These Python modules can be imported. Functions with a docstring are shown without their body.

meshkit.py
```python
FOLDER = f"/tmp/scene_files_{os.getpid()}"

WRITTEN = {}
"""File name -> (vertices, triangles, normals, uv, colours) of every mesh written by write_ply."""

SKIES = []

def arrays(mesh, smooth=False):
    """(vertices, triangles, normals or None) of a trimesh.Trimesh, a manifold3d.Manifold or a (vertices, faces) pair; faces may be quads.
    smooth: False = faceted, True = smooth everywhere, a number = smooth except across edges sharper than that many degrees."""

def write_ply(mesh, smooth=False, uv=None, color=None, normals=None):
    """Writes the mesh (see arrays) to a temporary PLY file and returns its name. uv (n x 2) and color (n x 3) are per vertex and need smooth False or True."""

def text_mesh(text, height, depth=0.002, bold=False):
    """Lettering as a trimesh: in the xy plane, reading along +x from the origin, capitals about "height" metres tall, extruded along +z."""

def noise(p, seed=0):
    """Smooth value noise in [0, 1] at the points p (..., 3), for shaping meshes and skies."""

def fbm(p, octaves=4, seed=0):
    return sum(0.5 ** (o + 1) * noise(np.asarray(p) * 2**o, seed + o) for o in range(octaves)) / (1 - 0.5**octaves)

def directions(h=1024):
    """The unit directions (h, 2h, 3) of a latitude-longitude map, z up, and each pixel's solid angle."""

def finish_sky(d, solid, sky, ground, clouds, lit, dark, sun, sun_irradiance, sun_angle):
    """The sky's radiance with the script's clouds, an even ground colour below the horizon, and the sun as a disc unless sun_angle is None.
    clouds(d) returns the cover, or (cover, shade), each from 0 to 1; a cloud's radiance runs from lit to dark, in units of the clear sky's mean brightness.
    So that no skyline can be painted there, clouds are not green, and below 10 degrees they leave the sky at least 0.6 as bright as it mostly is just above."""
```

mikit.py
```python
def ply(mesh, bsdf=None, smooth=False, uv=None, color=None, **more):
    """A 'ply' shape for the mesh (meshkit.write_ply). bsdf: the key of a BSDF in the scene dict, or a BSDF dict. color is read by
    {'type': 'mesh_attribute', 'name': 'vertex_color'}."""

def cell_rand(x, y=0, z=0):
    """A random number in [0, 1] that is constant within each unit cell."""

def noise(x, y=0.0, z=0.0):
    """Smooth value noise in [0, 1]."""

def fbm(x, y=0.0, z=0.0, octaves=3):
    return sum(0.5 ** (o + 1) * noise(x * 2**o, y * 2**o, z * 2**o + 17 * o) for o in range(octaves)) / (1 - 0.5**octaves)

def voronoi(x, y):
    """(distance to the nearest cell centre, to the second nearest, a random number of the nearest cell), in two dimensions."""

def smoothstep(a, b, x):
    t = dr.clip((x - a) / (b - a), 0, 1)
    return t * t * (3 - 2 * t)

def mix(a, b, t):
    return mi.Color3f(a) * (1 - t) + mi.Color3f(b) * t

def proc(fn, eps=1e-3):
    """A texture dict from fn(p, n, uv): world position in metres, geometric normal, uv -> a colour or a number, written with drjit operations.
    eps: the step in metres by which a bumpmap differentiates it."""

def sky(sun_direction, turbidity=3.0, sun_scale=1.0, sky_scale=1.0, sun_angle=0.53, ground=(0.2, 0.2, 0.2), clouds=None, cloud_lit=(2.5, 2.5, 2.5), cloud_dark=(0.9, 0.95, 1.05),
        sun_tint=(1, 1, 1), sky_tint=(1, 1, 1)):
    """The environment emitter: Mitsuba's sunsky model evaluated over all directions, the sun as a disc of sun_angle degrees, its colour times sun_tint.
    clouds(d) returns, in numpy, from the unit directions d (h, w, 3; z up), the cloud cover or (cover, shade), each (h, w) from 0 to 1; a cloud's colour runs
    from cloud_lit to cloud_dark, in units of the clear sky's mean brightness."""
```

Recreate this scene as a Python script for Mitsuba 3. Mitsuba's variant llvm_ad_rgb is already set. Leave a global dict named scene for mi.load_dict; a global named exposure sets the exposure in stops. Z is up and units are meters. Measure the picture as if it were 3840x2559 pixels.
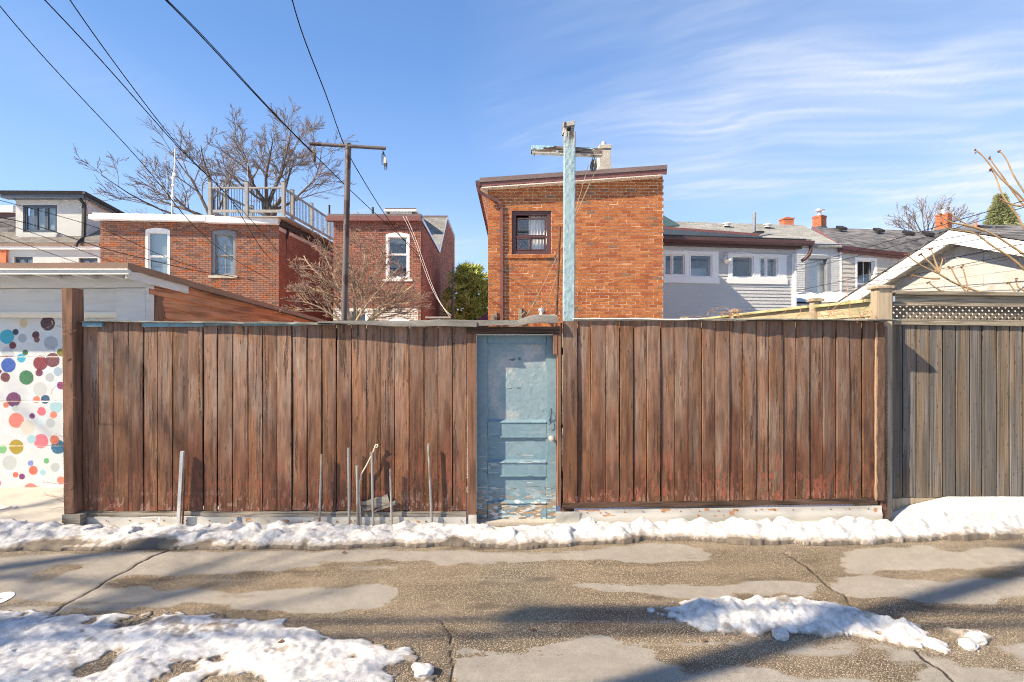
import math, random
import numpy as np
import trimesh
import shapely
from shapely.geometry import Polygon, box as sbox, LineString, MultiPolygon
from shapely import affinity
from scipy import ndimage
import drjit as dr
import mitsuba as mi
import mikit, meshkit
from mikit import noise, fbm, voronoi, cell_rand, smoothstep, mix

T = mi.ScalarTransform4f
scene, labels = {}, {}
# ------------------------------------------------------------------ camera, sky, sun, exposure
F, CX, CY, H = 1854.0, 1920.0, 1279.5, 2.0          # focal length and centre in pixels of the photograph; eye height
scene['camera'] = {'type': 'perspective', 'fov_axis': 'x', 'fov': 2 * math.degrees(math.atan(1920 / F)),
                   'near_clip': 0.05, 'far_clip': 900.0,
                   'to_world': T().look_at(origin=[0, 0, H], target=[0, 10, H], up=[0, 0, 1])}
SUN = np.array([-2.0, -1.0, 1.68]); SUN /= np.linalg.norm(SUN)
exposure = 1.5


def clouds(d):
    """thin cirrus: long wind-drawn streaks on a high flat layer"""
    z = np.maximum(d[..., 2], 0.02)
    k = 1.0 / (z + 0.22)
    x, y = d[..., 0] * k, d[..., 1] * k
    a = math.radians(22)
    s, t = x * math.cos(a) - y * math.sin(a), x * math.sin(a) + y * math.cos(a)
    p = np.stack([s, t, 0 * s], -1)
    w = meshkit.fbm(p * [1.3, 1.3, 1], 3, 5) - 0.5
    q = np.stack([s * 1.3 + 1.2 * w, t * 4.2 + 2.2 * w, 0 * s], -1)
    f = meshkit.fbm(q, 6, 11)
    g = meshkit.fbm(np.stack([s * 2.6 + 2 * w, t * 13 + 5 * w, 0 * s], -1), 4, 23)
    big = meshkit.fbm(np.stack([x * 0.8 + 3.3, y * 0.8 + 1.7, 0 * s], -1), 3, 31)
    fine = meshkit.fbm(np.stack([s * 6 + 5 * w, t * 46 + 12 * w, 0 * s], -1), 5, 41)
    fib = meshkit.fbm(np.stack([s * 14 + 9 * w, t * 90 + 22 * w, 0 * s], -1), 3, 61)
    veil = np.clip((big - 0.30) * 2.4, 0, 1)
    c = np.clip((f - 0.44) * 3.2, 0, 1) * (0.10 + 1.2 * np.clip((g - 0.36) * 2.6, 0, 1)) * (0.2 + 1.0 * np.clip((fine - 0.3) * 1.8, 0, 1) + .6 * np.clip(fib - .35, 0, 1)) * veil
    c = c * 0.8 + 0.55 * veil * np.clip(f * 1.5 - .1, 0, 1) * (0.6 + 0.8 * fine)
    hz = np.clip(1 - d[..., 2] / 0.50, 0, 1) ** 1.35
    return np.clip(c * 0.72 + 0.44 * hz + 0.09, 0, 0.9)


scene['sky'] = mikit.sky(SUN.tolist(), turbidity=2.2, clouds=clouds, cloud_lit=(2.0, 2.12, 2.3), cloud_dark=(1.0, 1.0, 1.05),
                         sky_tint=(0.72, 1.12, 1.50), sky_scale=1.6, sun_scale=2.55, sun_tint=(0.97, 0.985, 1.0), ground=(0.3, 0.29, 0.28))

# ------------------------------------------------------------------ helpers
USED = set()


def uniq(k):
    if k not in USED:
        USED.add(k); return k
    i = 1
    while f'{k}_{i:03d}' in USED:
        i += 1
    k = f'{k}_{i:03d}'; USED.add(k); return k


def tag(k, label=None, category=None, group=None, kind=None):
    d = labels.setdefault(k, {})
    for a, b in (('label', label), ('category', category), ('group', group), ('kind', kind)):
        if b: d[a] = b
    return k


def thing(name, label, category, group=None):
    return tag(uniq(name), label, category, group)


def obj(name, mesh, mat, parent=None, smooth=False, uv=None, **t):
    """one entry of the scene; parent: the key of the thing or part it belongs to"""
    k = uniq((parent + '__' if parent else '') + name)
    d = mesh if isinstance(mesh, dict) else mikit.ply(mesh, mat, smooth=smooth, uv=uv)
    scene[k] = d
    if t: tag(k, **t)
    return k


def at(sx, sy, Y):
    return np.array([(sx - CX) / F * Y, Y, H - (sy - CY) / F * Y])


def gd(sx, sy, z=0.0):
    Y = (H - z) * F / (sy - CY)
    return np.array([(sx - CX) / F * Y, Y])


BF = np.array([[0, 2, 3], [0, 3, 1], [4, 5, 7], [4, 7, 6], [0, 1, 5], [0, 5, 4], [2, 6, 7], [2, 7, 3], [0, 4, 6], [0, 6, 2], [1, 3, 7], [1, 7, 5]])


def box(x0, x1, y0, y1, z0, z1):
    return (np.array([[x, y, z] for x in (x0, x1) for y in (y0, y1) for z in (z0, z1)], float), BF)


def cat(*ms):
    ms = [m for m in ms if m is not None]
    V, Fc, n = [], [], 0
    for v, f in ms:
        V.append(v); Fc.append(np.asarray(f) + n); n += len(v)
    return np.vstack(V), np.vstack(Fc)


def cbox(x0, x1, y0, y1, z0, z1, c=0.006):
    """box with chamfered edges"""
    import manifold3d as m3
    pts = []
    for sx, (a, b) in ((0, (x0, x1)),):
        for x, ix in ((x0, 1), (x1, -1)):
            for y, iy in ((y0, 1), (y1, -1)):
                for z, iz in ((z0, 1), (z1, -1)):
                    pts += [[x + ix * c, y + iy * c, z], [x + ix * c, y, z + iz * c], [x, y + iy * c, z + iz * c]]
    m = m3.Manifold.hull_points(np.array(pts, float)).to_mesh()
    return np.array(m.vert_properties[:, :3], float), np.array(m.tri_verts)


def rot(m, axis, deg, c):
    v, f = m
    c = np.asarray(c, float)
    R = trimesh.transformations.rotation_matrix(math.radians(deg), axis)[:3, :3]
    return (v - c) @ R.T + c, f


def ext(poly, h):
    ps = [g for g in getattr(poly, 'geoms', [poly]) if g.geom_type == 'Polygon' and g.area > 1e-7]
    out = []
    for g in ps:
        m = trimesh.creation.extrude_polygon(g, h, engine='earcut')
        out.append((np.array(m.vertices), np.array(m.faces)))
    return cat(*out) if out else None


def prism(pts, vec):
    """planar polygon pts (n,3) thickened by vec"""
    p = np.asarray(pts, float); n = len(p)
    v = np.vstack([p, p + np.asarray(vec, float)])
    f = [[0, i, i + 1] for i in range(1, n - 1)] + [[n, n + i + 1, n + i] for i in range(1, n - 1)]
    for i in range(n):
        j = (i + 1) % n
        f += [[i, n + i, n + j], [i, n + j, j]]
    return v, np.array(f)


def tube(pts, r, sides=8, cap=True):
    p = np.asarray(pts, float); n = len(p)
    r = np.broadcast_to(np.asarray(r, float), (n,))
    t = np.gradient(p, axis=0); t /= np.linalg.norm(t, axis=1, keepdims=True) + 1e-12
    ref = np.array([0.31, 0.17, 0.93]) if abs(t[:, 2]).mean() < 0.8 else np.array([0.9, 0.35, 0.1])
    a = np.cross(t, ref); a /= np.linalg.norm(a, axis=1, keepdims=True) + 1e-12
    b = np.cross(t, a)
    an = np.arange(sides) * 2 * np.pi / sides
    v = (p[:, None] + r[:, None, None] * (np.cos(an)[None, :, None] * a[:, None] + np.sin(an)[None, :, None] * b[:, None])).reshape(-1, 3)
    i, j = np.meshgrid(np.arange(n - 1), np.arange(sides), indexing='ij')
    k = (j + 1) % sides
    q = np.stack([i * sides + j, i * sides + k, (i + 1) * sides + k, (i + 1) * sides + j], -1).reshape(-1, 4)
    f = np.vstack([q[:, [0, 2, 1]], q[:, [0, 3, 2]]])
    if cap and sides > 3:
        c = [[0, k, k + 1] for k in range(1, sides - 1)]
        e = (n - 1) * sides
        f = np.vstack([f, c, [[e, e + k + 1, e + k] for k in range(1, sides - 1)]])
    return v, f


def spline(pts, n=24):
    from scipy.interpolate import CubicSpline
    p = np.asarray(pts, float)
    if len(p) == 2:
        return p[0] + np.linspace(0, 1, n)[:, None] * (p[1] - p[0])
    s = np.concatenate([[0], np.cumsum(np.linalg.norm(np.diff(p, axis=0), axis=1))])
    return CubicSpline(s, p)(np.linspace(0, s[-1], n))


class Fac:
    """an upright wall face from P0 to P1 (plan), seen from its front; s along, z up, d out of the wall"""
    def __init__(self, P0, P1):
        self.o = np.array(P0[:2], float); q = np.array(P1[:2], float) - self.o
        self.L = np.linalg.norm(q); self.u = q / self.L; self.n = np.array([self.u[1], -self.u[0]])

    def pt(self, s, z, d=0.0):
        q = self.o + self.u * s + self.n * d
        return np.array([q[0], q[1], z])

    def pix(self, sx, sy):
        r = np.array([(sx - CX) / F, 1.0])
        t, s = np.linalg.solve(np.stack([r, -self.u], 1), self.o)
        return s, H - (sy - CY) / F * t

    def rect(self, x0, y0, x1, y1):
        """pixel box -> s0, s1, z0, z1"""
        a, b = self.pix(x0, y0), self.pix(x1, y1)
        return a[0], b[0], (b[1]), (a[1])

    def map(self, m):
        """mesh in (s, z, d) -> world"""
        v, f = m
        w = np.empty_like(v)
        w[:, :2] = self.o + v[:, :1] * self.u + v[:, 2:3] * self.n
        w[:, 2] = v[:, 1]
        return w, f

    def box(self, s0, s1, z0, z1, d0, d1):
        return self.map(box(s0, s1, z0, z1, d0, d1))

    def cbox(self, s0, s1, z0, z1, d0, d1, c=0.006):
        return self.map(cbox(s0, s1, z0, z1, min(d0, d1), max(d0, d1), c))

    def ext(self, poly, d0, d1):
        v, f = ext(poly, d1 - d0)
        v = v + [0, 0, d0]
        return self.map((v, f))

    def ring(self, s0, s1, z0, z1, t, d0, d1, tb=None):
        """four butted boards round a rectangle, t inwards"""
        tb = t if tb is None else tb
        return cat(self.box(s0, s0 + t, z0, z1, d0, d1), self.box(s1 - t, s1, z0, z1, d0, d1),
                   self.box(s0 + t, s1 - t, z1 - t, z1, d0, d1), self.box(s0 + t, s1 - t, z0, z0 + tb, d0, d1))


# ------------------------------------------------------------------ materials
def C(r, g, b):
    """an sRGB colour (0..255) as linear"""
    x = np.array([r, g, b]) / 255.0
    return tuple(float(v) for v in np.where(x < 0.04045, x / 12.92, ((x + 0.055) / 1.055) ** 2.4))


def mat(name, color, rough=0.75, spec=0.4, metal=0.0, bump=None, bscale=1.0, eps=1e-3, two=True):
    col = color if isinstance(color, dict) else {'type': 'rgb', 'value': list(map(float, color))}
    b = {'type': 'principled', 'base_color': col, 'roughness': rough, 'specular': spec, 'metallic': metal}
    if bump is not None:
        b = {'type': 'bumpmap', 'arbitrary': mikit.proc(bump, eps), 'scale': bscale, 'bsdf': b}
    scene[name] = {'type': 'twosided', 'bsdf': b} if two else b
    return name


def weathered(base, amt=0.25, sc=3.0, dirt=None, damt=0.0, stretch=(1, 1, 1)):
    """fine grain, broad fading and some dirt, by world position"""
    base = tuple(base)

    def fn(p, n, uv):
        g = fbm(p.x * sc * stretch[0], p.y * sc * stretch[1], p.z * sc * stretch[2], 3)
        f = noise(p.x * sc * 23 * stretch[0], p.y * sc * 23, p.z * sc * 23 * stretch[2])
        k = 1 + amt * (g - 0.5) * 2 + amt * 0.5 * (f - 0.5)
        c = mi.Color3f(*base) * k
        if dirt is not None:
            c = mix(c, dirt, damt * smoothstep(0.5, 0.72, g))
        return c
    return mikit.proc(fn)


def brown_paint(p, n, uv):
    i = dr.floor(uv.x); x = (uv.x - i) * 0.2; z = uv.y
    r1, r2, r3 = cell_rand(i, 3), cell_rand(i, 7), cell_rand(i, 11)
    g = fbm(x * 95 + i * 31, z * 3.0, 0.0, 3)
    fine = noise(x * 420 + i * 5, z * 22)
    blot = fbm(x * 11 + i * 3.7, z * 2.6, 4.0, 3)
    m = fbm(x * 30 + i * 8.3, z * 4.6, 5.0, 4)              # hand-sized weathering, drawn out along the grain
    hi = smoothstep(0.3, 1.7, z + (blot - 0.5) * 1.5 + (r1 - 0.5) * 0.7)
    c = mix((0.122, 0.050, 0.028), (0.208, 0.124, 0.088), hi)
    c = mix(c, (0.19, 0.092, 0.046), 0.8 * smoothstep(0.48, 0.70, fbm(x * 9 + i * 9.1, z * 1.3, 9.0, 3)))
    c = mix(c, (0.225, 0.18, 0.15), 0.55 * smoothstep(0.55, 0.75, fbm(x * 13 + i * 4.9, z * 2.1, 13.0, 3)) * hi)
    c = c * mi.Float(dr.select(i > 40, 0.80, 1.0)) * (0.74 + 0.42 * r2) * (0.42 + 1.16 * m) * (0.8 + 0.4 * g) * (0.9 + 0.2 * fine)
    # bare, blackened wood where the paint has gone along the grain; some boards far worse than others
    wear = smoothstep(0.58, 0.70, noise(x * 62 + i * 17.3, z * 2.4 + r3 * 9)) * smoothstep(0.58 - 0.20 * r3 * r3, 0.66, fbm(x * 14 + i * 5.1, z * 1.2 + r1 * 20, 2.0, 3))
    c = mix(c, (0.045, 0.026, 0.018), 0.9 * wear * smoothstep(0.2, 0.5, noise(x * 300, z * 30 + i)))
    c = mix(c, (0.055, 0.035, 0.026), 0.55 * smoothstep(0.60, 0.72, m) * smoothstep(0.5, 0.7, noise(x * 90 + i, z * 9)))
    # flakes near the foot: bright primer and red undercoat
    low = smoothstep(0.95, 0.22, z + (r3 - 0.5) * 0.4)
    pl = smoothstep(0.54, 0.60, fbm(x * 30 + i * 2.2, z * 11, 7.0, 4))
    c = mix(c, (0.205, 0.066, 0.040), 0.75 * low * pl)
    c = mix(c, (0.05, 0.028, 0.02), 0.7 * low * smoothstep(0.52, 0.54, fbm(x * 30 + i * 2.2, z * 11, 7.0, 4)) * smoothstep(0.58, 0.55, fbm(x * 30 + i * 2.2, z * 11, 7.0, 4)))
    c = mix(c, (0.30, 0.19, 0.15), 0.6 * smoothstep(0.5, 0.2, z) * smoothstep(0.64, 0.68, fbm(x * 38 + i * 4.4, z * 17, 3.0, 3)))
    # knots
    a, b, w = voronoi(x * 9 + i * 6.1, z * 2.7)
    return mix(c, (0.05, 0.026, 0.018), 0.75 * mi.Float(dr.select(w > 0.6, smoothstep(0.09, 0.04, a), 0.0)))


def brown_relief(p, n, uv):
    i = dr.floor(uv.x); x = (uv.x - i) * 0.2; z = uv.y
    g = fbm(x * 95 + i * 31, z * 3.0, 0.0, 3)
    m = fbm(x * 30 + i * 8.3, z * 4.6, 5.0, 3)
    pl = smoothstep(0.54, 0.60, fbm(x * 30 + i * 2.2, z * 11, 7.0, 4)) * smoothstep(0.95, 0.22, z)
    return 0.0020 * g + 0.0035 * m - 0.0016 * pl + 0.0009 * noise(x * 260, z * 60)


mat('m_brown_board', mikit.proc(brown_paint), 0.62, 0.35, bump=brown_relief)


def grey_wood(p, n, uv):
    i = dr.floor(uv.x); x = (uv.x - i) * 0.2; z = uv.y
    r1, r2 = cell_rand(i, 5), cell_rand(i, 9)
    g = fbm(x * 120 + i * 31, z * 2.4, 0.0, 3)
    br = fbm(x * 12 + i * 3.3, z * 1.0, 6.0, 3)
    c = mix((0.120, 0.111, 0.105), (0.135, 0.105, 0.078), smoothstep(0.45, 0.68, br + (r1 - 0.5) * 0.30))
    c = c * (0.66 + 0.58 * r2) * (0.45 + 1.1 * g)
    dk = smoothstep(0.56, 0.70, fbm(x * 26 + i * 7.7, z * 0.8, 3.0, 3))
    c = mix(c, (0.065, 0.058, 0.052), 0.7 * dk)
    a, b, w = voronoi(x * 12 + i * 6.1, z * 4.2)
    c = mix(c, (0.06, 0.045, 0.035), 0.85 * mi.Float(dr.select(w > 0.35, smoothstep(0.10, 0.05, a), 0.0)))
    return c


def grey_relief(p, n, uv):
    i = dr.floor(uv.x); x = (uv.x - i) * 0.2
    return 0.0026 * fbm(x * 120 + i * 31, uv.y * 2.4, 0.0, 3)


mat('m_grey_board', mikit.proc(grey_wood), 0.85, 0.2, bump=grey_relief)


def grain(base, dark, sc=60.0, along='x', amt=0.6):
    """wood grain along one axis, by world position"""
    def fn(p, n, uv):
        a, b, c_ = {'x': (p.x, p.y, p.z), 'y': (p.y, p.x, p.z), 'z': (p.z, p.x, p.y)}[along]
        g = fbm(b * sc, c_ * sc, a * sc * 0.045, 3)
        h = fbm(b * 7, c_ * 7, a * 1.6, 3)
        c = mix(base, dark, amt * smoothstep(0.42, 0.74, g))
        return c * (0.62 + 0.76 * h)
    return mikit.proc(fn)


mat('m_old_timber', grain((0.27, 0.245, 0.21), (0.07, 0.06, 0.05), 70, 'x', 0.9), 0.9, 0.15)
mat('m_dark_timber', grain((0.085, 0.055, 0.042), (0.025, 0.018, 0.014), 60, 'x', 0.9), 0.9, 0.15)
mat('m_brown_timber', grain((0.185, 0.100, 0.066), (0.05, 0.027, 0.02), 42, 'z', 0.7), 0.75, 0.25)
mat('m_grey_rail', grain((0.27, 0.24, 0.19), (0.09, 0.08, 0.065), 60, 'x', 0.8), 0.85, 0.2)
mat('m_grey_rail_deep', grain((0.40, 0.35, 0.24), (0.24, 0.22, 0.12), 50, 'y', 0.7), 0.85, 0.2)
mat('m_grey_post', grain((0.34, 0.285, 0.21), (0.16, 0.13, 0.10), 50, 'z', 0.7), 0.85, 0.2)
mat('m_lattice_shaded', grain((0.15, 0.13, 0.105), (0.10, 0.085, 0.07), 40, 'x', 0.6), 0.85, 0.2)  # darker than the rails: shade below the cap rail is in the colour
mat('m_rail_lit', weathered((0.42, 0.40, 0.24), 0.5, 7, (0.20, 0.20, 0.08), 0.7), 0.9, 0.1)  # yellowish lit tone put into the rail colour, with greenish mottling
mat('m_garage_board', grain((0.50, 0.22, 0.11), (0.23, 0.095, 0.052), 32, 'y', 0.7), 0.7, 0.25)


def bark_strip(p, n, uv):
    g = fbm(p.x * 60, p.y * 60, p.z * 9, 3)
    x0 = (3281 - 1920.0) / 1854.0 * 5.33
    e = smoothstep(x0 + 0.018, x0 + 0.008, p.x + 0.022 * (fbm(p.z * 14, 0.0, 0.0, 3) - 0.5))
    return mix(mix((0.055, 0.038, 0.03), (0.15, 0.095, 0.07), g), (0.34, 0.23, 0.16), e)


mat('m_bark_strip', mikit.proc(bark_strip), 0.9, 0.1)


def blue_door(p, n, uv):
    x, z = p.x, p.z
    b = fbm(x * 5, z * 5, 1.0, 3)
    c = mix((0.125, 0.215, 0.275), (0.185, 0.275, 0.325), b)
    c = c * (0.86 + 0.28 * fbm(x * 30, z * 34, 4.0, 3))
    low = smoothstep(1.25, 0.2, z)
    ln = fbm(x * 5, z * 44, 3.0, 4)
    c = mix(c, (0.06, 0.05, 0.042), 0.92 * smoothstep(0.655, 0.675, ln) * smoothstep(0.72, 0.69, ln) * low)
    c = mix(c, (0.50, 0.53, 0.53), 0.7 * smoothstep(0.69, 0.73, ln) * low)
    foot = smoothstep(0.46, 0.10, z)
    pl = fbm(x * 11, z * 38, 8.0, 4)
    c = mix(c, (0.30, 0.215, 0.14), 0.95 * smoothstep(0.52, 0.545, pl) * foot)
    c = mix(c, (0.055, 0.045, 0.038), 0.85 * smoothstep(0.49, 0.51, pl) * smoothstep(0.535, 0.515, pl) * foot)
    return mix(c, (0.52, 0.55, 0.55), 0.75 * smoothstep(0.60, 0.63, fbm(x * 17, z * 46, 2.0, 3)) * foot)


def blue_panel(p, n, uv):
    x, z = p.x, p.z
    b = fbm(x * 5, z * 5, 1.0, 3)
    c = mix((0.155, 0.240, 0.295), (0.22, 0.305, 0.345), b)
    c = mix(c, (0.38, 0.395, 0.40), 0.8 * smoothstep(0.44, 0.66, fbm(x * 2.6 + 5, z * 2.6, 5.0, 4)))
    c = c * (0.82 + 0.36 * fbm(x * 45, z * 45, 2.0, 3))
    for (qx, qz, w, h) in ((0.00, 1.795, .05, .022), (0.085, 1.80, .03, .03), (-0.02, 1.475, .05, .010), (0.075, 1.478, .05, .012)):
        d = dr.sqrt(dr.square((x - qx) / w) + dr.square((z - qz - .12 * (x - qx)) / h)) + 1.1 * (fbm(x * 60, z * 60, 6.0, 3) - 0.5)
        c = mix(c, (0.045, 0.06, 0.07), 0.8 * smoothstep(0.75, 0.45, d))
    return c


def blue_door_relief(p, n, uv):
    x, z = p.x, p.z
    foot = smoothstep(0.5, 0.1, z)
    return 0.0010 * fbm(x * 60, z * 60, 0.0, 2) - 0.0016 * smoothstep(0.655, 0.675, fbm(x * 5, z * 44, 3.0, 4)) * smoothstep(1.25, 0.2, z) - 0.003 * foot * smoothstep(0.52, 0.545, fbm(x * 11, z * 38, 8.0, 4))


mat('m_blue_door', mikit.proc(blue_door), 0.55, 0.4, bump=blue_door_relief)


def plaster_relief(p, n, uv):
    return 0.0075 * fbm(p.x * 36, p.z * 36, 2.0, 3) + 0.0025 * fbm(p.x * 120, p.z * 90, 0.0, 2)


mat('m_blue_rough', mikit.proc(blue_panel), 0.6, 0.35, bump=plaster_relief)


def blue_post(p, n, uv):
    x, y, z = p.x, p.y, p.z
    g = fbm(x * 30, y * 30, z * 9, 3)
    c = mix((0.185, 0.290, 0.345), (0.285, 0.385, 0.425), g)
    ck = smoothstep(0.66, 0.72, fbm(x * 34, y * 34, z * 13, 4))
    c = mix(c, (0.13, 0.22, 0.27), 0.75 * ck)
    top = smoothstep(4.05, 4.28, z + 0.25 * (g - 0.5))
    c = mix(c, mix((0.34, 0.345, 0.34), (0.05, 0.042, 0.038), smoothstep(0.4, 0.6, fbm(x * 60, y * 60, z * 8, 3))), top)
    # brown paint below the fence line
    dn = smoothstep(2.12, 2.02, z + 0.3 * (g - 0.5))
    br = mix((0.24, 0.15, 0.12), (0.17, 0.08, 0.05), smoothstep(1.9, 1.0, z)) * (0.7 + 0.6 * g)
    return mix(c, br, dn)


def post_relief(p, n, uv):
    return 0.011 * fbm(p.x * 34, p.y * 34, p.z * 20, 3)


mat('m_blue_post', mikit.proc(blue_post), 0.6, 0.35, bump=post_relief)


def arm_wood(p, n, uv):
    g = fbm(p.x * 7, p.y * 60, p.z * 70, 3)
    c = mix((0.20, 0.165, 0.14), (0.05, 0.04, 0.035), smoothstep(0.4, 0.62, g))
    return mix(c, (0.30, 0.50, 0.60), 0.9 * smoothstep(0.58, 0.62, fbm(p.x * 8 + 2, p.y * 14, p.z * 22, 3)))


mat('m_arm', mikit.proc(arm_wood), 0.8, 0.2, bump=post_relief)
mat('m_arm_lit_under', weathered((0.66, 0.70, 0.70), 0.25, 14, (0.2, 0.18, 0.16), 0.7), 0.8, 0.2)  # pale colour paints the light on the underside of the arm

mat('m_flashing', mikit.proc(lambda p, n, uv: mix(mix((0.47, 0.465, 0.44), (0.34, 0.335, 0.31), smoothstep(0.4, 0.75, fbm(p.x * 3, p.y * 3, p.z * 9, 3))),
    (0.34, 0.15, 0.05), 0.85 * smoothstep(0.69, 0.76, fbm(p.x * 11, p.y * 3, p.z * 16 + 4, 3)))), 0.45, 0.5)
mat('m_nail', (0.20, 0.085, 0.03), 0.9, 0.1)
mat('m_felt', mikit.proc(lambda p, n, uv: mi.Color3f(0.13, 0.127, 0.12) * (0.45 + 1.1 * noise(p.x * 330, p.y * 330, p.z * 330)) * (0.6 + 0.8 * fbm(p.x * 4, p.y * 4, p.z * 9, 3))), 0.95, 0.1)
mat('m_felt_edge', weathered((0.10, 0.105, 0.095), 0.5, 9, (0.26, 0.26, 0.23), 0.6), 0.9, 0.1)
mat('m_blue_trim', weathered((0.16, 0.31, 0.40), 0.35, 6, (0.12, 0.11, 0.10), 0.7), 0.7, 0.3)
mat('m_pipe', mikit.proc(lambda p, n, uv: mix((0.36, 0.36, 0.35), (0.23, 0.185, 0.14), smoothstep(0.45, 0.7, fbm(p.x * 20, p.y * 20, p.z * 5, 3)))), 0.42, 0.5, 0.35)
mat('m_white_bar', weathered((0.55, 0.55, 0.54), 0.15, 9), 0.5, 0.4)
mat('m_rust', weathered((0.13, 0.065, 0.04), 0.6, 16), 0.9, 0.2)
mat('m_pole_steel', mikit.proc(lambda p, n, uv: mix((0.105, 0.088, 0.088), (0.045, 0.026, 0.022), 0.9 * smoothstep(0.60, 0.66, fbm(p.x * 7, p.y * 7, p.z * 3.2, 3)))), 0.6, 0.4,
    bump=lambda p, n, uv: 0.002 * fbm(p.x * 50, p.y * 50, p.z * 30, 2))
mat('m_black', (0.022, 0.022, 0.024), 0.55, 0.4)
mat('m_wire', (0.018, 0.018, 0.02), 0.7, 0.2)
mat('m_rope', (0.60, 0.53, 0.42), 0.9, 0.1)
mat('m_tarnish', weathered((0.15, 0.13, 0.105), 0.5, 40), 0.5, 0.5, 0.4)
mat('m_brass', (0.66, 0.62, 0.54), 0.3, 0.5, 0.6)
mat('m_galv', (0.62, 0.63, 0.64), 0.35, 0.5, 0.7)
mat('m_maroon', weathered((0.080, 0.034, 0.034), 0.2, 2), 0.42, 0.5)
mat('m_maroon_light', weathered((0.165, 0.068, 0.062), 0.15, 2), 0.45, 0.5)
mat('m_flash_brown', weathered((0.155, 0.115, 0.11), 0.15, 2), 0.45, 0.5)
mat('m_garage_cap', weathered((0.20, 0.125, 0.085), 0.18, 2), 0.42, 0.5)
mat('m_cream', weathered((0.72, 0.68, 0.60), 0.1, 3), 0.7, 0.3)
mat('m_soffit', weathered((0.58, 0.50, 0.44), 0.08, 3), 0.7, 0.3)
mat('m_white_trim', weathered((0.74, 0.745, 0.745), 0.07, 4), 0.6, 0.35)
mat('m_white_old', weathered((0.58, 0.585, 0.57), 0.14, 5, (0.42, 0.40, 0.36), 0.35, (0.5, 1, 3)), 0.7, 0.3)
mat('m_stucco', weathered((0.46, 0.48, 0.475), 0.06, 2.5), 0.9, 0.15, bump=lambda p, n, uv: 0.003 * fbm(p.x * 30, p.y * 30, p.z * 30, 2))
mat('m_steel_blue', weathered((0.06, 0.075, 0.10), 0.12, 3), 0.35, 0.5)
mat('m_grey_sash', weathered((0.20, 0.22, 0.25), 0.1, 4), 0.5, 0.4)
mat('m_taupe', weathered((0.28, 0.27, 0.25), 0.1, 4), 0.5, 0.4)
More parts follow.
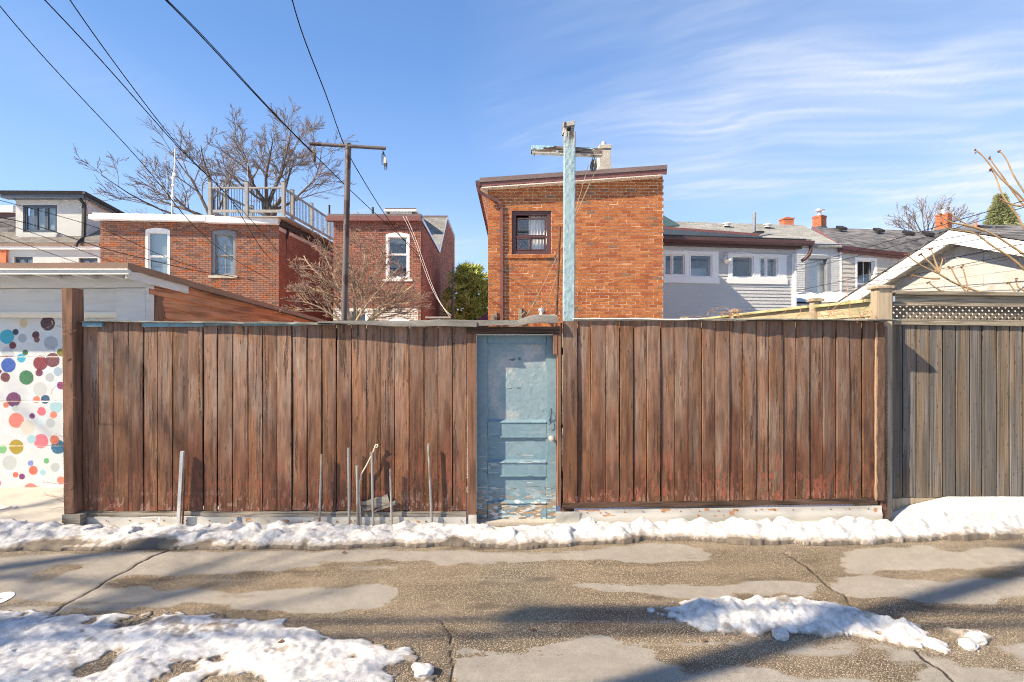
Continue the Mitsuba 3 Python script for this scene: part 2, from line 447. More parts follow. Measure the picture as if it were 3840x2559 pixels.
mat('m_siding', weathered((0.46, 0.47, 0.48), 0.07, 1.2), 0.5, 0.4)
mat('m_siding_beige', weathered((0.46, 0.44, 0.405), 0.07, 1.2), 0.5, 0.4)
mat('m_beige_stone', weathered((0.45, 0.43, 0.36), 0.25, 6), 0.85, 0.2)
mat('m_concrete', weathered((0.40, 0.375, 0.335), 0.28, 5, (0.30, 0.28, 0.25), 0.5), 0.9, 0.15)
mat('m_room', (0.05, 0.05, 0.055), 0.9, 0.1)
mat('m_curtain', weathered((0.66, 0.66, 0.66), 0.08, 5), 0.9, 0.1)
mat('m_blind', weathered((0.40, 0.45, 0.48), 0.06, 5), 0.7, 0.2)
mat('m_shade_skytint', weathered((0.24, 0.31, 0.34), 0.10, 4), 0.8, 0.2)  # bluish tint paints the sky reflection of the panes onto the blind
mat('m_teal', weathered((0.07, 0.13, 0.15), 0.2, 4), 0.6, 0.3)
mat('m_deck_wood', weathered((0.30, 0.295, 0.285), 0.2, 6), 0.8, 0.2)
scene['m_glass'] = {'type': 'thindielectric', 'int_ior': 1.75, 'ext_ior': 1.0}


def shingle(a, b, course, tab):
    def fn(p, n, uv):
        h = p.z * 2.0
        r = dr.floor(h / course)
        x = p.x + 0.3 * p.y
        i = dr.floor(x / tab + cell_rand(r, 1) * 7)
        k = cell_rand(r, i, 2)
        c = mix(a, b, k)
        e = smoothstep(0.0, 0.22, h / course - r)
        return c * (0.55 + 0.45 * e) * (0.75 + 0.5 * noise(p.x * 60, p.y * 60, p.z * 60)) * (0.8 + 0.4 * fbm(p.x * 0.7, p.y * 0.7, p.z, 2))
    return mikit.proc(fn)


mat('m_shingle_grey', shingle((0.17, 0.175, 0.172), (0.24, 0.245, 0.24), 0.16, 0.33), 0.95, 0.1)
mat('m_shingle_dark', shingle((0.05, 0.053, 0.06), (0.14, 0.14, 0.15), 0.16, 0.30), 0.95, 0.1)
mat('m_shingle_brown', shingle((0.13, 0.125, 0.12), (0.20, 0.19, 0.175), 0.16, 0.33), 0.95, 0.1)
mat('m_roof_felt', weathered((0.10, 0.10, 0.10), 0.3, 2), 0.9, 0.1)


def brick_color(fc, pitch, course, z0, cols, dark, pd, jitter=0.35):
    """a tone per brick of the wall fc (the same lattice that lays the bricks), with a sandy face"""
    def fn(p, n, uv):
        s = (p.x - fc.o[0]) * fc.u[0] + (p.y - fc.o[1]) * fc.u[1]
        r = dr.floor((p.z - z0) / course + 1e-3)
        i = dr.floor(s / pitch + 0.5 * (r - 2 * dr.floor(r * 0.5)) + 40)
        k, k2, k3 = cell_rand(r, i, 1), cell_rand(r, i, 2), cell_rand(r, i, 3)
        c = mix(cols[0], cols[1], k)
        c = mix(c, cols[2], smoothstep(0.62, 0.95, k2))
        c = mix(c, dark, mi.Float(dr.select(k3 < pd, 0.85, 0.0)))
        g = fbm(s * 24, p.z * 40, p.y * 20, 3)
        return c * (1 - jitter + 2 * jitter * g)
    return mikit.proc(fn)


def brick_flat(fc, pitch, course, z0, cols, mortar):
    """far or steeply foreshortened brickwork: too small to build brick by brick"""
    def fn(p, n, uv):
        s = (p.x - fc.o[0]) * fc.u[0] + (p.y - fc.o[1]) * fc.u[1]
        h = (p.z - z0) / course
        r = dr.floor(h)
        q = s / pitch + 0.5 * (r - 2 * dr.floor(r * 0.5)) + 40
        i = dr.floor(q)
        m = mi.Float(dr.select((h - r < 0.16) | (q - i < 0.05), 1.0, 0.0))
        c = mix(cols[0], cols[1], cell_rand(r, i, 1)) * (0.75 + 0.5 * fbm(s * 3, p.z * 3, 0.0, 3))
        return mix(c, mortar, m)
    return mikit.proc(fn)


mat('m_mortar_pale', weathered((0.58, 0.49, 0.37), 0.15, 6), 0.95, 0.1)
mat('m_mortar_shadowed', weathered((0.10, 0.072, 0.06), 0.3, 4), 0.95, 0.1)  # shadow inside the raked joints is put into this mortar colour
mat('m_white_brick', weathered((0.56, 0.55, 0.52), 0.25, 9, (0.36, 0.22, 0.17), 0.5), 0.85, 0.2)
mat('m_brick_red', weathered((0.50, 0.17, 0.09), 0.35, 7), 0.9, 0.1)
mat('m_block', weathered((0.46, 0.455, 0.44), 0.12, 3, (0.36, 0.35, 0.33), 0.5), 0.95, 0.1)
mat('m_block_joint', (0.36, 0.355, 0.34), 0.95, 0.1)
mat('m_bark', weathered((0.12, 0.10, 0.088), 0.45, 5), 0.95, 0.1)
mat('m_bark_pale', weathered((0.21, 0.175, 0.155), 0.35, 5), 0.95, 0.1)
mat('m_maple', weathered((0.40, 0.32, 0.22), 0.4, 9), 0.8, 0.2)
mat('m_maple_twig', weathered((0.30, 0.20, 0.15), 0.4, 14), 0.8, 0.2)
mat('m_sumac', weathered((0.34, 0.235, 0.135), 0.35, 9), 0.8, 0.2)
mat('m_bud', (0.16, 0.085, 0.06), 0.9, 0.1)
mat('m_vine', weathered((0.36, 0.20, 0.125), 0.4, 20), 0.85, 0.15)
mat('m_needle_light', weathered((0.44, 0.49, 0.16), 0.4, 5), 0.8, 0.2)
mat('m_needle_blue', weathered((0.24, 0.27, 0.14), 0.4, 5), 0.8, 0.2)
# ------------------------------------------------------------------ the ground
FY = 5.33                                           # the fence line

def big_sheet(name, x0, x1, y0, y1, z, m, **t):
    return obj(name, (np.array([[x0, y0, z], [x1, y0, z], [x1, y1, z], [x0, y1, z]], float), np.array([[0, 1, 2], [0, 2, 3]])), m, kind='structure', **t)


mat('m_yard', mikit.proc(lambda p, n, uv: mix((0.30, 0.26, 0.20), (0.80, 0.81, 0.83), smoothstep(0.42, 0.55, fbm(p.x * 0.4, p.y * 0.4, 0.0, 3)))), 0.95, 0.1)
big_sheet('ground', -400, 400, -300, 600, -0.10, 'm_yard')


def G(k, pts):
    """points of a crop of the photograph -> pixels"""
    ox, oy, s = {1: (0, 1950, 1.838), 2: (1280, 1950, 1.838), 3: (2560, 1850, 1.838)}[k]
    return [(ox + a / s, oy + b / s) for a, b in pts]


DRY = [
    G(1, [(-600, 270), (0, 262), (300, 240), (700, 230), (1100, 215), (1500, 215), (2000, 205), (2353, 210)]) + G(2, [(400, 215), (700, 215), (1000, 225), (1400, 240), (1600, 235), (1900, 190), (2100, 155), (2353, 175)])
    + G(3, [(60, 370), (150, 385), (195, 420), (170, 480), (0, 475)]) + G(2, [(2353, 292), (2050, 300), (1900, 280), (1700, 270), (1500, 275), (1250, 295), (1100, 285), (700, 310), (500, 280), (300, 275), (0, 300)])
    + G(1, [(2100, 320), (1800, 360), (1500, 375), (1200, 385), (850, 385), (740, 420), (700, 455), (960, 468), (1020, 492), (1290, 462), (1430, 480), (1560, 508), (1800, 495), (2000, 465), (2353, 465)])
    + G(2, [(200, 440), (330, 428), (430, 455), (390, 520), (310, 570), (100, 620), (0, 625)]) + G(1, [(1900, 640), (1700, 620), (1500, 590), (1300, 578), (1000, 600), (750, 615), (500, 600), (400, 632), (150, 615), (0, 595), (-600, 600)]),
    G(2, [(1530, 450), (1800, 440), (2353, 460)]) + G(3, [(150, 645), (400, 620), (600, 596), (700, 600), (850, 640), (980, 660), (930, 690), (940, 720), (700, 690), (500, 700), (200, 720), (0, 715)]) + G(2, [(2353, 520), (2000, 505), (1700, 475)]),
    G(3, [(1110, 400), (1300, 385), (1600, 365), (1780, 370), (1830, 400), (1960, 415), (1970, 385), (2100, 375), (2353, 380), (2900, 385), (2900, 505), (2353, 510), (2000, 520), (1500, 545), (1130, 545), (1110, 480)]),
    G(3, [(1010, 590), (1150, 565), (1400, 570), (1700, 600), (2000, 600), (2353, 575), (2900, 575), (2900, 700), (2353, 700), (2150, 720), (2250, 785), (1900, 760), (1600, 730), (1400, 715), (1150, 725), (1090, 680)]),
    G(2, [(740, 1300), (740, 1119), (770, 1000), (790, 900), (830, 870), (900, 875), (1100, 895), (1400, 870), (1600, 800), (1750, 790), (1850, 820), (1950, 860), (2150, 885), (2190, 910), (2120, 950), (2280, 1010), (2353, 1090), (2353, 1300)]),
    G(3, [(0, 1500), (-20, 1215), (300, 1205), (430, 1190), (700, 1230), (800, 1290), (1100, 1260), (1400, 1310), (1400, 1500)]),
    G(3, [(420, 1060), (700, 1075), (1000, 1060), (1300, 1040), (1480, 1050), (1600, 1090), (1690, 1190), (1500, 1170), (1310, 1160), (1480, 1115), (1420, 1095), (1250, 1085), (800, 1100), (500, 1090)]),
    G(3, [(1650, 1130), (1900, 1150), (2030, 1200), (2230, 1215), (2353, 1250), (2600, 1250), (2600, 1500), (1300, 1500), (1400, 1303), (1560, 1270), (1690, 1225)]),
    G(3, [(2250, 1010), (2353, 1020), (2600, 1050), (2600, 1180), (2353, 1185), (2240, 1150)]),
]
WET_IN = [G(1, [(150, 440), (230, 370), (400, 310), (540, 305), (560, 330), (450, 370), (330, 415)]), G(1, [(480, 600), (-20, 590), (-20, 520), (300, 560)])]


def raster(polys, xs, ys, warp=0.03, soft=1.2, seed=3):
    """share of each grid point covered by the ground polygons (pixels), with frayed edges"""
    X, Y = np.meshgrid(xs, ys)
    p = np.stack([X, Y, 0 * X], -1)
    wx = (meshkit.fbm(p * [6, 14, 1], 6, seed) - 0.5) * warp * 3.4
    wy = (meshkit.fbm(p * [5, 14, 1], 6, seed + 7) - 0.5) * warp * 2
    m = np.zeros(X.shape)
    for q in polys:
        g = Polygon([gd(a, b) for a, b in q]).buffer(0)
        m = np.maximum(m, shapely.contains_xy(g, X + wx, Y + wy).astype(float))
    return ndimage.gaussian_filter(m, soft)


LX, LY = np.arange(-6.3, 6.6, 0.016), np.arange(2.45, 5.36, 0.012)
dry = raster(DRY, LX, LY, warp=.075, soft=2.0)
dry = np.clip(dry - raster(WET_IN, LX, LY), 0, 1)
XX, YY = np.meshgrid(LX, LY)
crack_foot_shade = np.zeros_like(dry)
for pts, w in ((G(1, [(1170, 205), (1040, 250), (880, 345), (750, 410), (700, 445), (560, 525), (450, 580), (370, 640)]), 0.016),
               (G(3, [(690, 410), (740, 440), (850, 505), (920, 570), (1000, 635), (1100, 700), (1190, 795)]), 0.011),
               (G(3, [(1590, 1080), (1660, 1140), (1760, 1210), (1830, 1270), (1900, 1340)]), 0.013),
               (G(2, [(690, 700), (735, 780), (745, 860), (760, 960), (755, 1040), (745, 1119), (740, 1200)]), 0.008)):
    l = np.array([gd(a, b) for a, b in pts])
    jit = (meshkit.fbm(np.stack([XX * 9, YY * 9, 0 * XX], -1), 4, 51) - 0.5) * 0.05
    d = np.full(XX.shape, 9.0)
    for a, b in zip(l[:-1], l[1:]):
        e = b - a
        t = np.clip(((XX + jit - a[0]) * e[0] + (YY - a[1]) * e[1]) / (e @ e), 0, 1)
        d = np.minimum(d, np.hypot(XX + jit - a[0] - t * e[0], YY - a[1] - t * e[1]))
    crack_foot_shade = np.maximum(crack_foot_shade, np.clip(1.35 - d / w, 0, 1))


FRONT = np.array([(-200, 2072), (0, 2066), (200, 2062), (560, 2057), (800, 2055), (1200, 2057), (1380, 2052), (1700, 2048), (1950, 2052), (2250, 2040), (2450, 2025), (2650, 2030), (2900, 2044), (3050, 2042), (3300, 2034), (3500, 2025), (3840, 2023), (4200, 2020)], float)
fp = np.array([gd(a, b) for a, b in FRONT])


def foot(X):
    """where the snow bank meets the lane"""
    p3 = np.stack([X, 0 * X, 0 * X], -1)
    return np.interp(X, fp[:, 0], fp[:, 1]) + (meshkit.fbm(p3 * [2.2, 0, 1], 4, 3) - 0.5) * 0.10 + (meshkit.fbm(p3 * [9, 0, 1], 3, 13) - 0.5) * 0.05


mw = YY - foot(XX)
crack_foot_shade = np.maximum(crack_foot_shade, np.clip(1 - np.abs(mw) / 0.030, 0, 1) * 0.9)  # wet rim and contact shadow below the snow, both painted dark into the lane
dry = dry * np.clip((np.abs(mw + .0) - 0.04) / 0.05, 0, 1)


def grid_mesh(X, Y, Z, keep=None):
    h, w = X.shape
    i = np.arange(h * w).reshape(h, w)
    q = np.stack([i[:-1, :-1], i[:-1, 1:], i[1:, 1:], i[1:, :-1]], -1)
    if keep is not None:
        k = keep[:-1, :-1] | keep[1:, 1:] | keep[:-1, 1:] | keep[1:, :-1]
        q = q[k]
    q = q.reshape(-1, 4)
    f = np.vstack([q[:, [0, 1, 2]], q[:, [0, 2, 3]]])
    v = np.stack([X.ravel(), Y.ravel(), Z.ravel()], 1)
    u = np.unique(f); r = np.full(len(v), -1); r[u] = np.arange(len(u))
    return (v[u], r[f]), u


def lane_tex(p, n, uv):
    d, k = uv.x, uv.y
    a, b, w = voronoi(p.x * 130, p.y * 130)
    st = mi.Float(dr.select(a < 0.42, 1.0, 0.0))
    f = fbm(p.x * 1.7, p.y * 4.5, 3.0, 3)
    track = fbm(p.x * 0.55, p.y * 8.5, 11.0, 4)              # streaks that traffic and meltwater draw along the lane
    gr = noise(p.x * 230, p.y * 230)
    me = fbm(p.x * 14, p.y * 22, 5.0, 3)
    wet = mix((0.086, 0.070, 0.051), (0.158, 0.130, 0.095), smoothstep(0.3, 0.7, 0.5 * f + 0.5 * track)) * (0.68 + 0.64 * gr) * (0.75 + 0.5 * me)
    wet = mix(wet, mix((0.16, 0.12, 0.08), (0.50, 0.43, 0.33), w * w), st * smoothstep(0.2, 0.8, w))
    dryc = mix((0.218, 0.203, 0.180), (0.295, 0.277, 0.248), 0.5 * f + 0.5 * track) * (0.84 + 0.32 * gr) * (0.86 + 0.28 * me)
    dryc = mix(dryc, (0.15, 0.135, 0.115), 0.5 * mi.Float(dr.select((w > 0.80) & (a < 0.5), 1.0, 0.0)))
    e = d + 0.40 * (fbm(p.x * 22, p.y * 36, 1.0, 4) - 0.5) + 0.55 * (track - 0.5)
    e = e + 0.42 * smoothstep(0.60, 0.74, fbm(p.x * 0.8, p.y * 15, 31.0, 4)) * (1 - d) - 0.42 * smoothstep(0.60, 0.74, fbm(p.x * 0.9, p.y * 13, 41.0, 4)) * d
    soft = 0.05 + 0.20 * smoothstep(0.35, 0.65, fbm(p.x * 1.3, p.y * 2.3, 8.0, 2))
    c = mix(wet, dryc, smoothstep(0.49 - soft, 0.49 + soft, e))
    c = mix(c, (0.055, 0.045, 0.034), 0.6 * smoothstep(0.64, 0.80, fbm(p.x * 2.2, p.y * 7, 21.0, 4)) * (1 - d))
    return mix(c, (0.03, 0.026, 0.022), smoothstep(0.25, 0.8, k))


def lane_rough(p, n, uv):
    return 0.42 + 0.46 * smoothstep(0.42, 0.56, uv.x)


scene['m_lane'] = {'type': 'twosided', 'bsdf': {'type': 'principled', 'base_color': mikit.proc(lane_tex), 'roughness': mikit.proc(lane_rough), 'specular': 0.35}}
lane_z = -0.010 * crack_foot_shade + 0.004 * (meshkit.fbm(np.stack([XX * 1.1, YY * 1.6, 0 * XX], -1), 3, 9) - 0.5)
(lm, _) = grid_mesh(XX, YY, lane_z)
luv = np.stack([dry.ravel(), crack_foot_shade.ravel()], 1)
side = [(-60, LX[0], -1.6, LY[-1]), (LX[-1], 60, -1.6, LY[-1]), (LX[0], LX[-1], -1.6, LY[0])]
lv, lf = lm; lf = list(lf)
ev = []
for x0, x1, y0, y1 in side:
    b = len(lv) + len(ev)
    ev += [[x0, y0, 0], [x1, y0, 0], [x1, y1, 0], [x0, y1, 0]]
    lf += [[b, b + 1, b + 2], [b, b + 2, b + 3]]
lane_mesh = (np.vstack([lv, ev]), np.array(lf))
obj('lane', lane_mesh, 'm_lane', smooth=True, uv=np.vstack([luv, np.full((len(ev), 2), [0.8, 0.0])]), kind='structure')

# concrete apron in front of the garage and the white mark painted on the lane
ap = Polygon([(-9.6, 5.0), (-4.55, 5.0), (-4.55, 6.9), (-9.6, 6.9)])
v, f = ext(ap, 0.02)
obj('garage_apron_pavement', (v + [0, 0, -0.014], f), 'm_concrete', kind='structure')
c0 = gd(0, 2252)
ringp = affinity.translate(affinity.scale(shapely.Point(0, 0).buffer(0.105), 1, 1.15).difference(affinity.scale(shapely.Point(0, 0).buffer(0.045), 1.0, 0.8)), c0[0] - 0.045, c0[1])
v, f = ext(ringp, 0.003)
k = obj('road_mark', (v + [0, 0, 0.002], f), 'm_white_trim', label='round white mark painted on the lane at the far left edge', category='road marking')

# ------------------------------------------------------------------ snow


def snow_tex(p, n, uv):
    d = uv.x
    g = fbm(p.x * 30, p.y * 30, p.z * 30, 3)
    c = mix((0.58, 0.585, 0.59), (0.42, 0.425, 0.43), smoothstep(0.3, 0.7, g)) * (0.86 + 0.28 * noise(p.x * 150, p.y * 150, p.z * 150))
    c = c * (1 - (0.25 + 0.4 * d) * smoothstep(0.74, 0.86, noise(p.x * 210 + 7, p.y * 210, p.z * 210)))
    e = smoothstep(0.30, 0.72, d + 0.55 * (g - 0.5))
    c = mix(c, (0.25, 0.215, 0.175), 0.8 * e)
    return mix(c, (0.10, 0.08, 0.06), 0.8 * smoothstep(0.80, 0.95, d + 0.3 * (g - 0.5)))


mat('m_snow', mikit.proc(snow_tex), 0.75, 0.3)


def lumps(p, scale, seed):
    """rounded clods: 1 at a clod's centre, 0 in the seams"""
    q = p * scale
    i = np.floor(q).astype(int)
    best = np.full(q.shape[:-1], 9.0); val = np.zeros_like(best)
    for a in (-1, 0, 1):
        for b in (-1, 0, 1):
            c = i + [a, b]
            h = lambda k: (np.abs(np.sin(c[..., 0] * 127.1 + c[..., 1] * 311.7 + k * 74.7 + seed) * 43758.5453) % 1.0)
            d = np.hypot(c[..., 0] + h(1) - q[..., 0], c[..., 1] + h(2) - q[..., 1])
            m = d < best
            best = np.where(m, d, best); val = np.where(m, h(3), val)
    return np.clip(1 - best, 0, 1) * (0.55 + 0.9 * val)


def snow_sheet(name, xs, ys, height, dirt, label, cat_, thr=0.004):
    X, Y = np.meshgrid(xs, ys)
    Z = height(X, Y)
    keep = Z > thr
    m, u = grid_mesh(X, Y, np.where(keep, Z, -0.03), keep)
    d = dirt(X, Y, Z).ravel()[u]
    return obj(name, m, 'm_snow', smooth=True, uv=np.stack([d, d * 0], 1), label=label, category=cat_, kind='stuff')


TOPZ = np.array([(-6.2, .10), (-5.0, .11), (-4.6, .075), (-3.6, .085), (-2.2, .09), (-1.2, .08), (-.3, .095), (.4, .10), (1.2, .125), (2.2, .13), (3.2, .125), (3.9, .14), (4.6, .17), (6.2, .18)])


def bank_h(X, Y):
    p2 = np.stack([X, Y], -1); p3 = np.stack([X, Y, 0 * X], -1)
    y0 = foot(X)
    t = Y - y0
    top = np.interp(X, TOPZ[:, 0], TOPZ[:, 1])
    rise = np.clip(t / 0.16, 0, 1) ** 0.55
    back = np.clip((5.325 - Y) / 0.13, 0.0, 1) ** 0.7
    gap = 0.25 + 0.75 * back
    l = lumps(p2, np.array([5.5, 6.5]), 1.3); l2 = lumps(p2, np.array([13.0, 15.0]), 7.9)
    rough = meshkit.fbm(p3 * [9, 10, 1], 4, 17)
    z = top * rise * gap * (0.36 + 0.55 * l + 0.12 * l2 + 0.50 * rough) + 0.006 * (meshkit.fbm(p3 * [45, 45, 1], 3, 91) - 0.5) * rise
    # the doorway is trodden, and the drift at the grey fence climbs to its boards
    door = np.exp(-((X + 0.02) / 0.34) ** 2) * np.clip((Y - 5.08) / 0.1, 0, 1)
    z *= 1 - 0.85 * door
    z *= 1 - 0.5 * np.clip((Y - 5.17) / 0.1, 0, 1)
    return np.where((t > 0) & (z > 0), z, -0.05)


def bank_dirt(X, Y, Z):
    p3 = np.stack([X, Y, 0 * X], -1)
    y0 = foot(X)
    low = np.clip(1.15 - np.maximum(Z, 0) / 0.060, 0, 1)
    pat = np.clip((meshkit.fbm(p3 * [3.5, 6, 1], 4, 77) - 0.50) * 4.5, 0, 1) * np.clip(1.25 - (Y - y0) / 0.2, 0, 1)
    west = 0.5 + 0.5 * np.clip((0.4 - X) / 2, 0, 1)
    return np.clip(1.0 * low * np.clip(1.6 - (Y - y0) / 0.14, 0, 1) + 0.85 * pat * west + .12, 0, 1)


snow_sheet('snow_bank', np.arange(-6.3, 6.5, 0.013), np.arange(4.60, 5.325, 0.011), bank_h, bank_dirt,
           'long lumpy bank of white snow with a dirty foot along the base of the fences', 'snow')


def drift_h(X, Y):
    p3 = np.stack([X, Y, 0 * X], -1)
    z = 0.255 * np.clip((X - 4.13) / 0.75, 0, 1) ** 0.6 * np.clip((Y - 5.10 - 0.08 * (meshkit.fbm(p3 * [2, 0, 1], 3, 2) - .5)) / 0.36, 0, 1) ** 0.75
    return np.where(z > 0.01, z + 0.02 * (meshkit.fbm(p3 * [2.5, 3, 1], 3, 5) - 0.5), -0.05)


snow_sheet('snow_drift', np.arange(4.1, 6.6, 0.022), np.arange(5.02, 5.545, 0.02), drift_h, lambda X, Y, Z: 0 * X,
           'smooth clean snow drift heaped against the foot of the grey fence', 'snow')


def patch(polys, holes, hmax, seed, tread=None):
    gs = shapely.union_all([Polygon([gd(a, b) for a, b in q]).buffer(0) for q in polys])
    hs = shapely.union_all([Polygon([gd(a, b) for a, b in q]).buffer(0) for q in holes]) if holes else None

    def h(X, Y):
        p3 = np.stack([X, Y, 0 * X], -1); p2 = np.stack([X, Y], -1)
        wx = (meshkit.fbm(p3 * [9, 12, 1], 5, seed) - 0.5) * 0.24; wy = (meshkit.fbm(p3 * [9, 12, 1], 5, seed + 3) - 0.5) * 0.17
        m = shapely.contains_xy(gs, X + wx, Y + wy)
        if hs is not None:
            m &= ~shapely.contains_xy(hs, X + wx, Y + wy)
        step = abs(X[0, 1] - X[0, 0])
        d = ndimage.distance_transform_edt(m) * step
        m &= meshkit.fbm(p3 * [6, 8, 1], 5, seed + 44) + 0.9 * np.minimum(d, .30) > 0.335
        d = ndimage.distance_transform_edt(m) * step
        e = np.clip(d / 0.14, 0, 1) ** 0.8
        l, l2 = lumps(p2, np.array([7.0, 9.0]), seed + .3), lumps(p2, np.array([17.0, 21.0]), seed + 5.7)
        r = meshkit.fbm(p3 * [13, 16, 1], 4, seed + 9)
        z = hmax * e * (0.20 + 0.22 * l * (0.3 + d / 0.35).clip(0, 1.2) + 0.10 * l2 + 0.62 * r) + 0.012 * e * (meshkit.fbm(p3 * [40, 44, 1], 4, seed + 21) - 0.5) + 0.010 * e * (meshkit.fbm(p3 * [3, 4, 1], 3, seed + 31) - .5)
        return np.where(m, z, -0.05)
    return h


def patch_dirt(seed, amt=0.6):
    def fn(X, Y, Z):
        p3 = np.stack([X, Y, 0 * X], -1)
        a = np.clip((meshkit.fbm(p3 * [4, 6, 1], 5, seed) - 0.50) * 4, 0, 1)
        b = np.clip((meshkit.fbm(p3 * [22, 26, 1], 4, seed + 2) - 0.54) * 6, 0, 1)
        thin = np.clip(1 - np.maximum(Z, 0) / 0.020, 0, 1)
        return np.clip(amt * a + 0.35 * b + 0.9 * thin, 0, 0.9)
    return fn


P_LEFT = [[(-300, 2280), (0, 2292), (200, 2300), (420, 2306), (640, 2300), (900, 2318), (1130, 2342), (1260, 2378), (1420, 2410), (1500, 2420), (1560, 2440), (1640, 2490), (1650, 2540), (1600, 2700), (-300, 2700)]]
P_HOLES = [G(1, [(490, 1030), (560, 985), (700, 960), (780, 905), (810, 940), (790, 1000), (700, 1045), (560, 1060)]), G(1, [(1060, 1110), (1150, 1060), (1200, 1000), (1280, 985), (1300, 1030), (1230, 1080), (1120, 1140)]),
           G(1, [(1400, 1119), (1560, 1070), (1700, 1085), (1800, 1119), (1800, 1300), (1350, 1300)]), G(2, [(240, 850), (290, 840), (330, 860), (290, 890)]), G(2, [(400, 1050), (480, 1010), (520, 1040), (460, 1080), (440, 1300), (380, 1300)])]
snow_sheet('snow_patch', np.arange(-5.4, -.35, 0.011), np.arange(2.45, 3.80, 0.0095), patch(P_LEFT, P_HOLES, 0.062, 4), patch_dirt(8),
           'wide crusty snow patch with bare holes filling the near left of the lane', 'snow')
P_RIDGE = [[(2430, 2290), (2540, 2262), (2700, 2248), (2900, 2246), (3080, 2262), (3200, 2290), (3360, 2328), (3480, 2372), (3562, 2425), (3560, 2440), (3430, 2430), (3330, 2408), (3250, 2385), (3200, 2376), (3080, 2384), (2960, 2385), (2930, 2400), (2870, 2362), (2820, 2390), (2700, 2382), (2620, 2372), (2560, 2340), (2500, 2310)],
           G(3, [(1760, 935), (1900, 928), (2030, 960), (2110, 1000), (2100, 1050), (1990, 1080), (1900, 1010)])]
snow_sheet('snow_ridge', np.arange(.9, 3.6, 0.011), np.arange(3.0, 3.90, 0.0095), patch(P_RIDGE, [], 0.115, 14), patch_dirt(18, 0.75),
           'low grey ridge of icy snow in the shadow band right of the middle of the lane', 'snow')
P_AP = [G(1, [(-200, 0), (0, 5), (180, 12), (190, 45), (140, 60), (170, 95), (0, 88), (-200, 90)]), [(-100, 1895), (0, 1893), (60, 1903), (50, 1912), (0, 1918), (-100, 1925)]]
gz = patch(P_AP, [], 0.05, 24)
snow_sheet('snow_patch', np.arange(-6.2, -4.5, 0.014), np.arange(4.9, 6.2, 0.012), lambda X, Y: gz(X, Y) + 0.008, patch_dirt(28, 0.7),
           'small dirty snow scraps on the concrete apron in front of the polka dot door', 'snow')
rng = np.random.default_rng(5)


def clod(x, y, r, seed):
    m = trimesh.creation.icosphere(subdivisions=3, radius=1)
    v = np.array(m.vertices)
    v = v * (0.62 + 0.75 * meshkit.fbm(v * 1.6 + seed, 4, seed))[:, None] * [r * 1.2, r, r * 0.8]
    return v + [x, y, r * 0.35], np.array(m.faces)


for (sx, sy, r, lab) in ((2972, 2370, .028, 'small white ice lump just below the middle of the snow ridge'), (2925, 2390, .045, 'pointed white ice chunk spilling from the near side of the snow ridge'),
                         (2440, 2292, .022, 'tiny ice lump at the left tip of the snow ridge'), (1565, 2508, .03, 'loose ice chip near the right end of the snow patch'),
                         (1590, 2530, .05, 'flat ice piece beside the right end of the snow patch'), (3655, 2405, .05, 'larger broken ice chunk beyond the right tip of the snow ridge'), (3630, 2428, .045, 'lower broken ice chunk beyond the right tip of the snow ridge')):
    q = gd(sx, sy)
    m = clod(q[0], q[1], r, int(sx))
    obj('ice_chunk', m, 'm_snow', smooth=True, uv=np.full((len(m[0]), 2), 0.12), label=lab, category='ice chunk')
# leaves and twigs lying about
for (sx, sy, lab) in ((1290, 2055 + 22, 'curled dead leaf on the lane just below the pipes'), (1995, 2368, 'small dark leaf on the wet lane in the middle'), (1055, 2429, 'dark leaf crumbs on the snow patch'),
                      (2640, 2410, 'small dark leaf on the lane left of the snow ridge')):
    q = gd(sx, sy)
    v = np.array([[-.022, -.004, .004], [0, -.013, .012], [.024, 0, .006], [.002, .012, .018]]) + [q[0], q[1], .03 if 'crumbs' in lab else 0.004]
    obj('dead_leaf', prism(v, [0, 0, .002]), 'm_bud', label=lab, category='leaf')
# ------------------------------------------------------------------ plank fences


def board(x0, x1, z0, z1, yf, th, idx, rng, nseg=14, amp=1.0):
    c = 0.0035
    zs = np.linspace(z0, z1, nseg + 1)
    zs[0] += rng.normal(0, 0.003)
    b0, tilt, b1 = rng.normal(0, 0.003) * amp, rng.normal(0, 0.0045) * amp, rng.normal(0, 0.005) * amp
    ex = [rng.normal(0, 0.0007, nseg + 1).cumsum() * 0.6 for _ in range(2)]
    rows = []
    for i, z in enumerate(zs):
        t = (z - z0) / (z1 - z0)
        a, b = x0 + ex[0][i] - ex[0].mean(), x1 + ex[1][i] - ex[1].mean()
        bow = b0 + b1 * math.sin(math.pi * t) + rng.normal(0, 0.0004) * amp
        yl, yr = yf + bow - tilt * (1 - 0.4 * t), yf + bow + tilt * (1 - 0.4 * t)
        rows.append([(a, yf + th, z), (a, yl + c, z), (a + c, yl, z), ((a + b) / 2, (yl + yr) / 2 - 0.0012 * amp, z), (b - c, yr, z), (b, yr + c, z), (b, yf + th, z)])
    v = np.array(rows); n, m = v.shape[:2]
    v = v.reshape(-1, 3)
    i, j = np.meshgrid(np.arange(n - 1), np.arange(m), indexing='ij')
    k = (j + 1) % m
    q = np.stack([i * m + j, i * m + k, (i + 1) * m + k, (i + 1) * m + j], -1).reshape(-1, 4)
    f = np.vstack([q[:, [0, 1, 2]], q[:, [0, 2, 3]], [[0, a + 1, a] for a in range(1, m - 1)], [[(n - 1) * m, (n - 1) * m + a, (n - 1) * m + a + 1] for a in range(1, m - 1)]])
    uv = np.stack([idx + 0.1 + 0.8 * np.clip((v[:, 0] - x0) / (x1 - x0), -0.05, 1.05), v[:, 2]], 1)
    return (v, f), uv


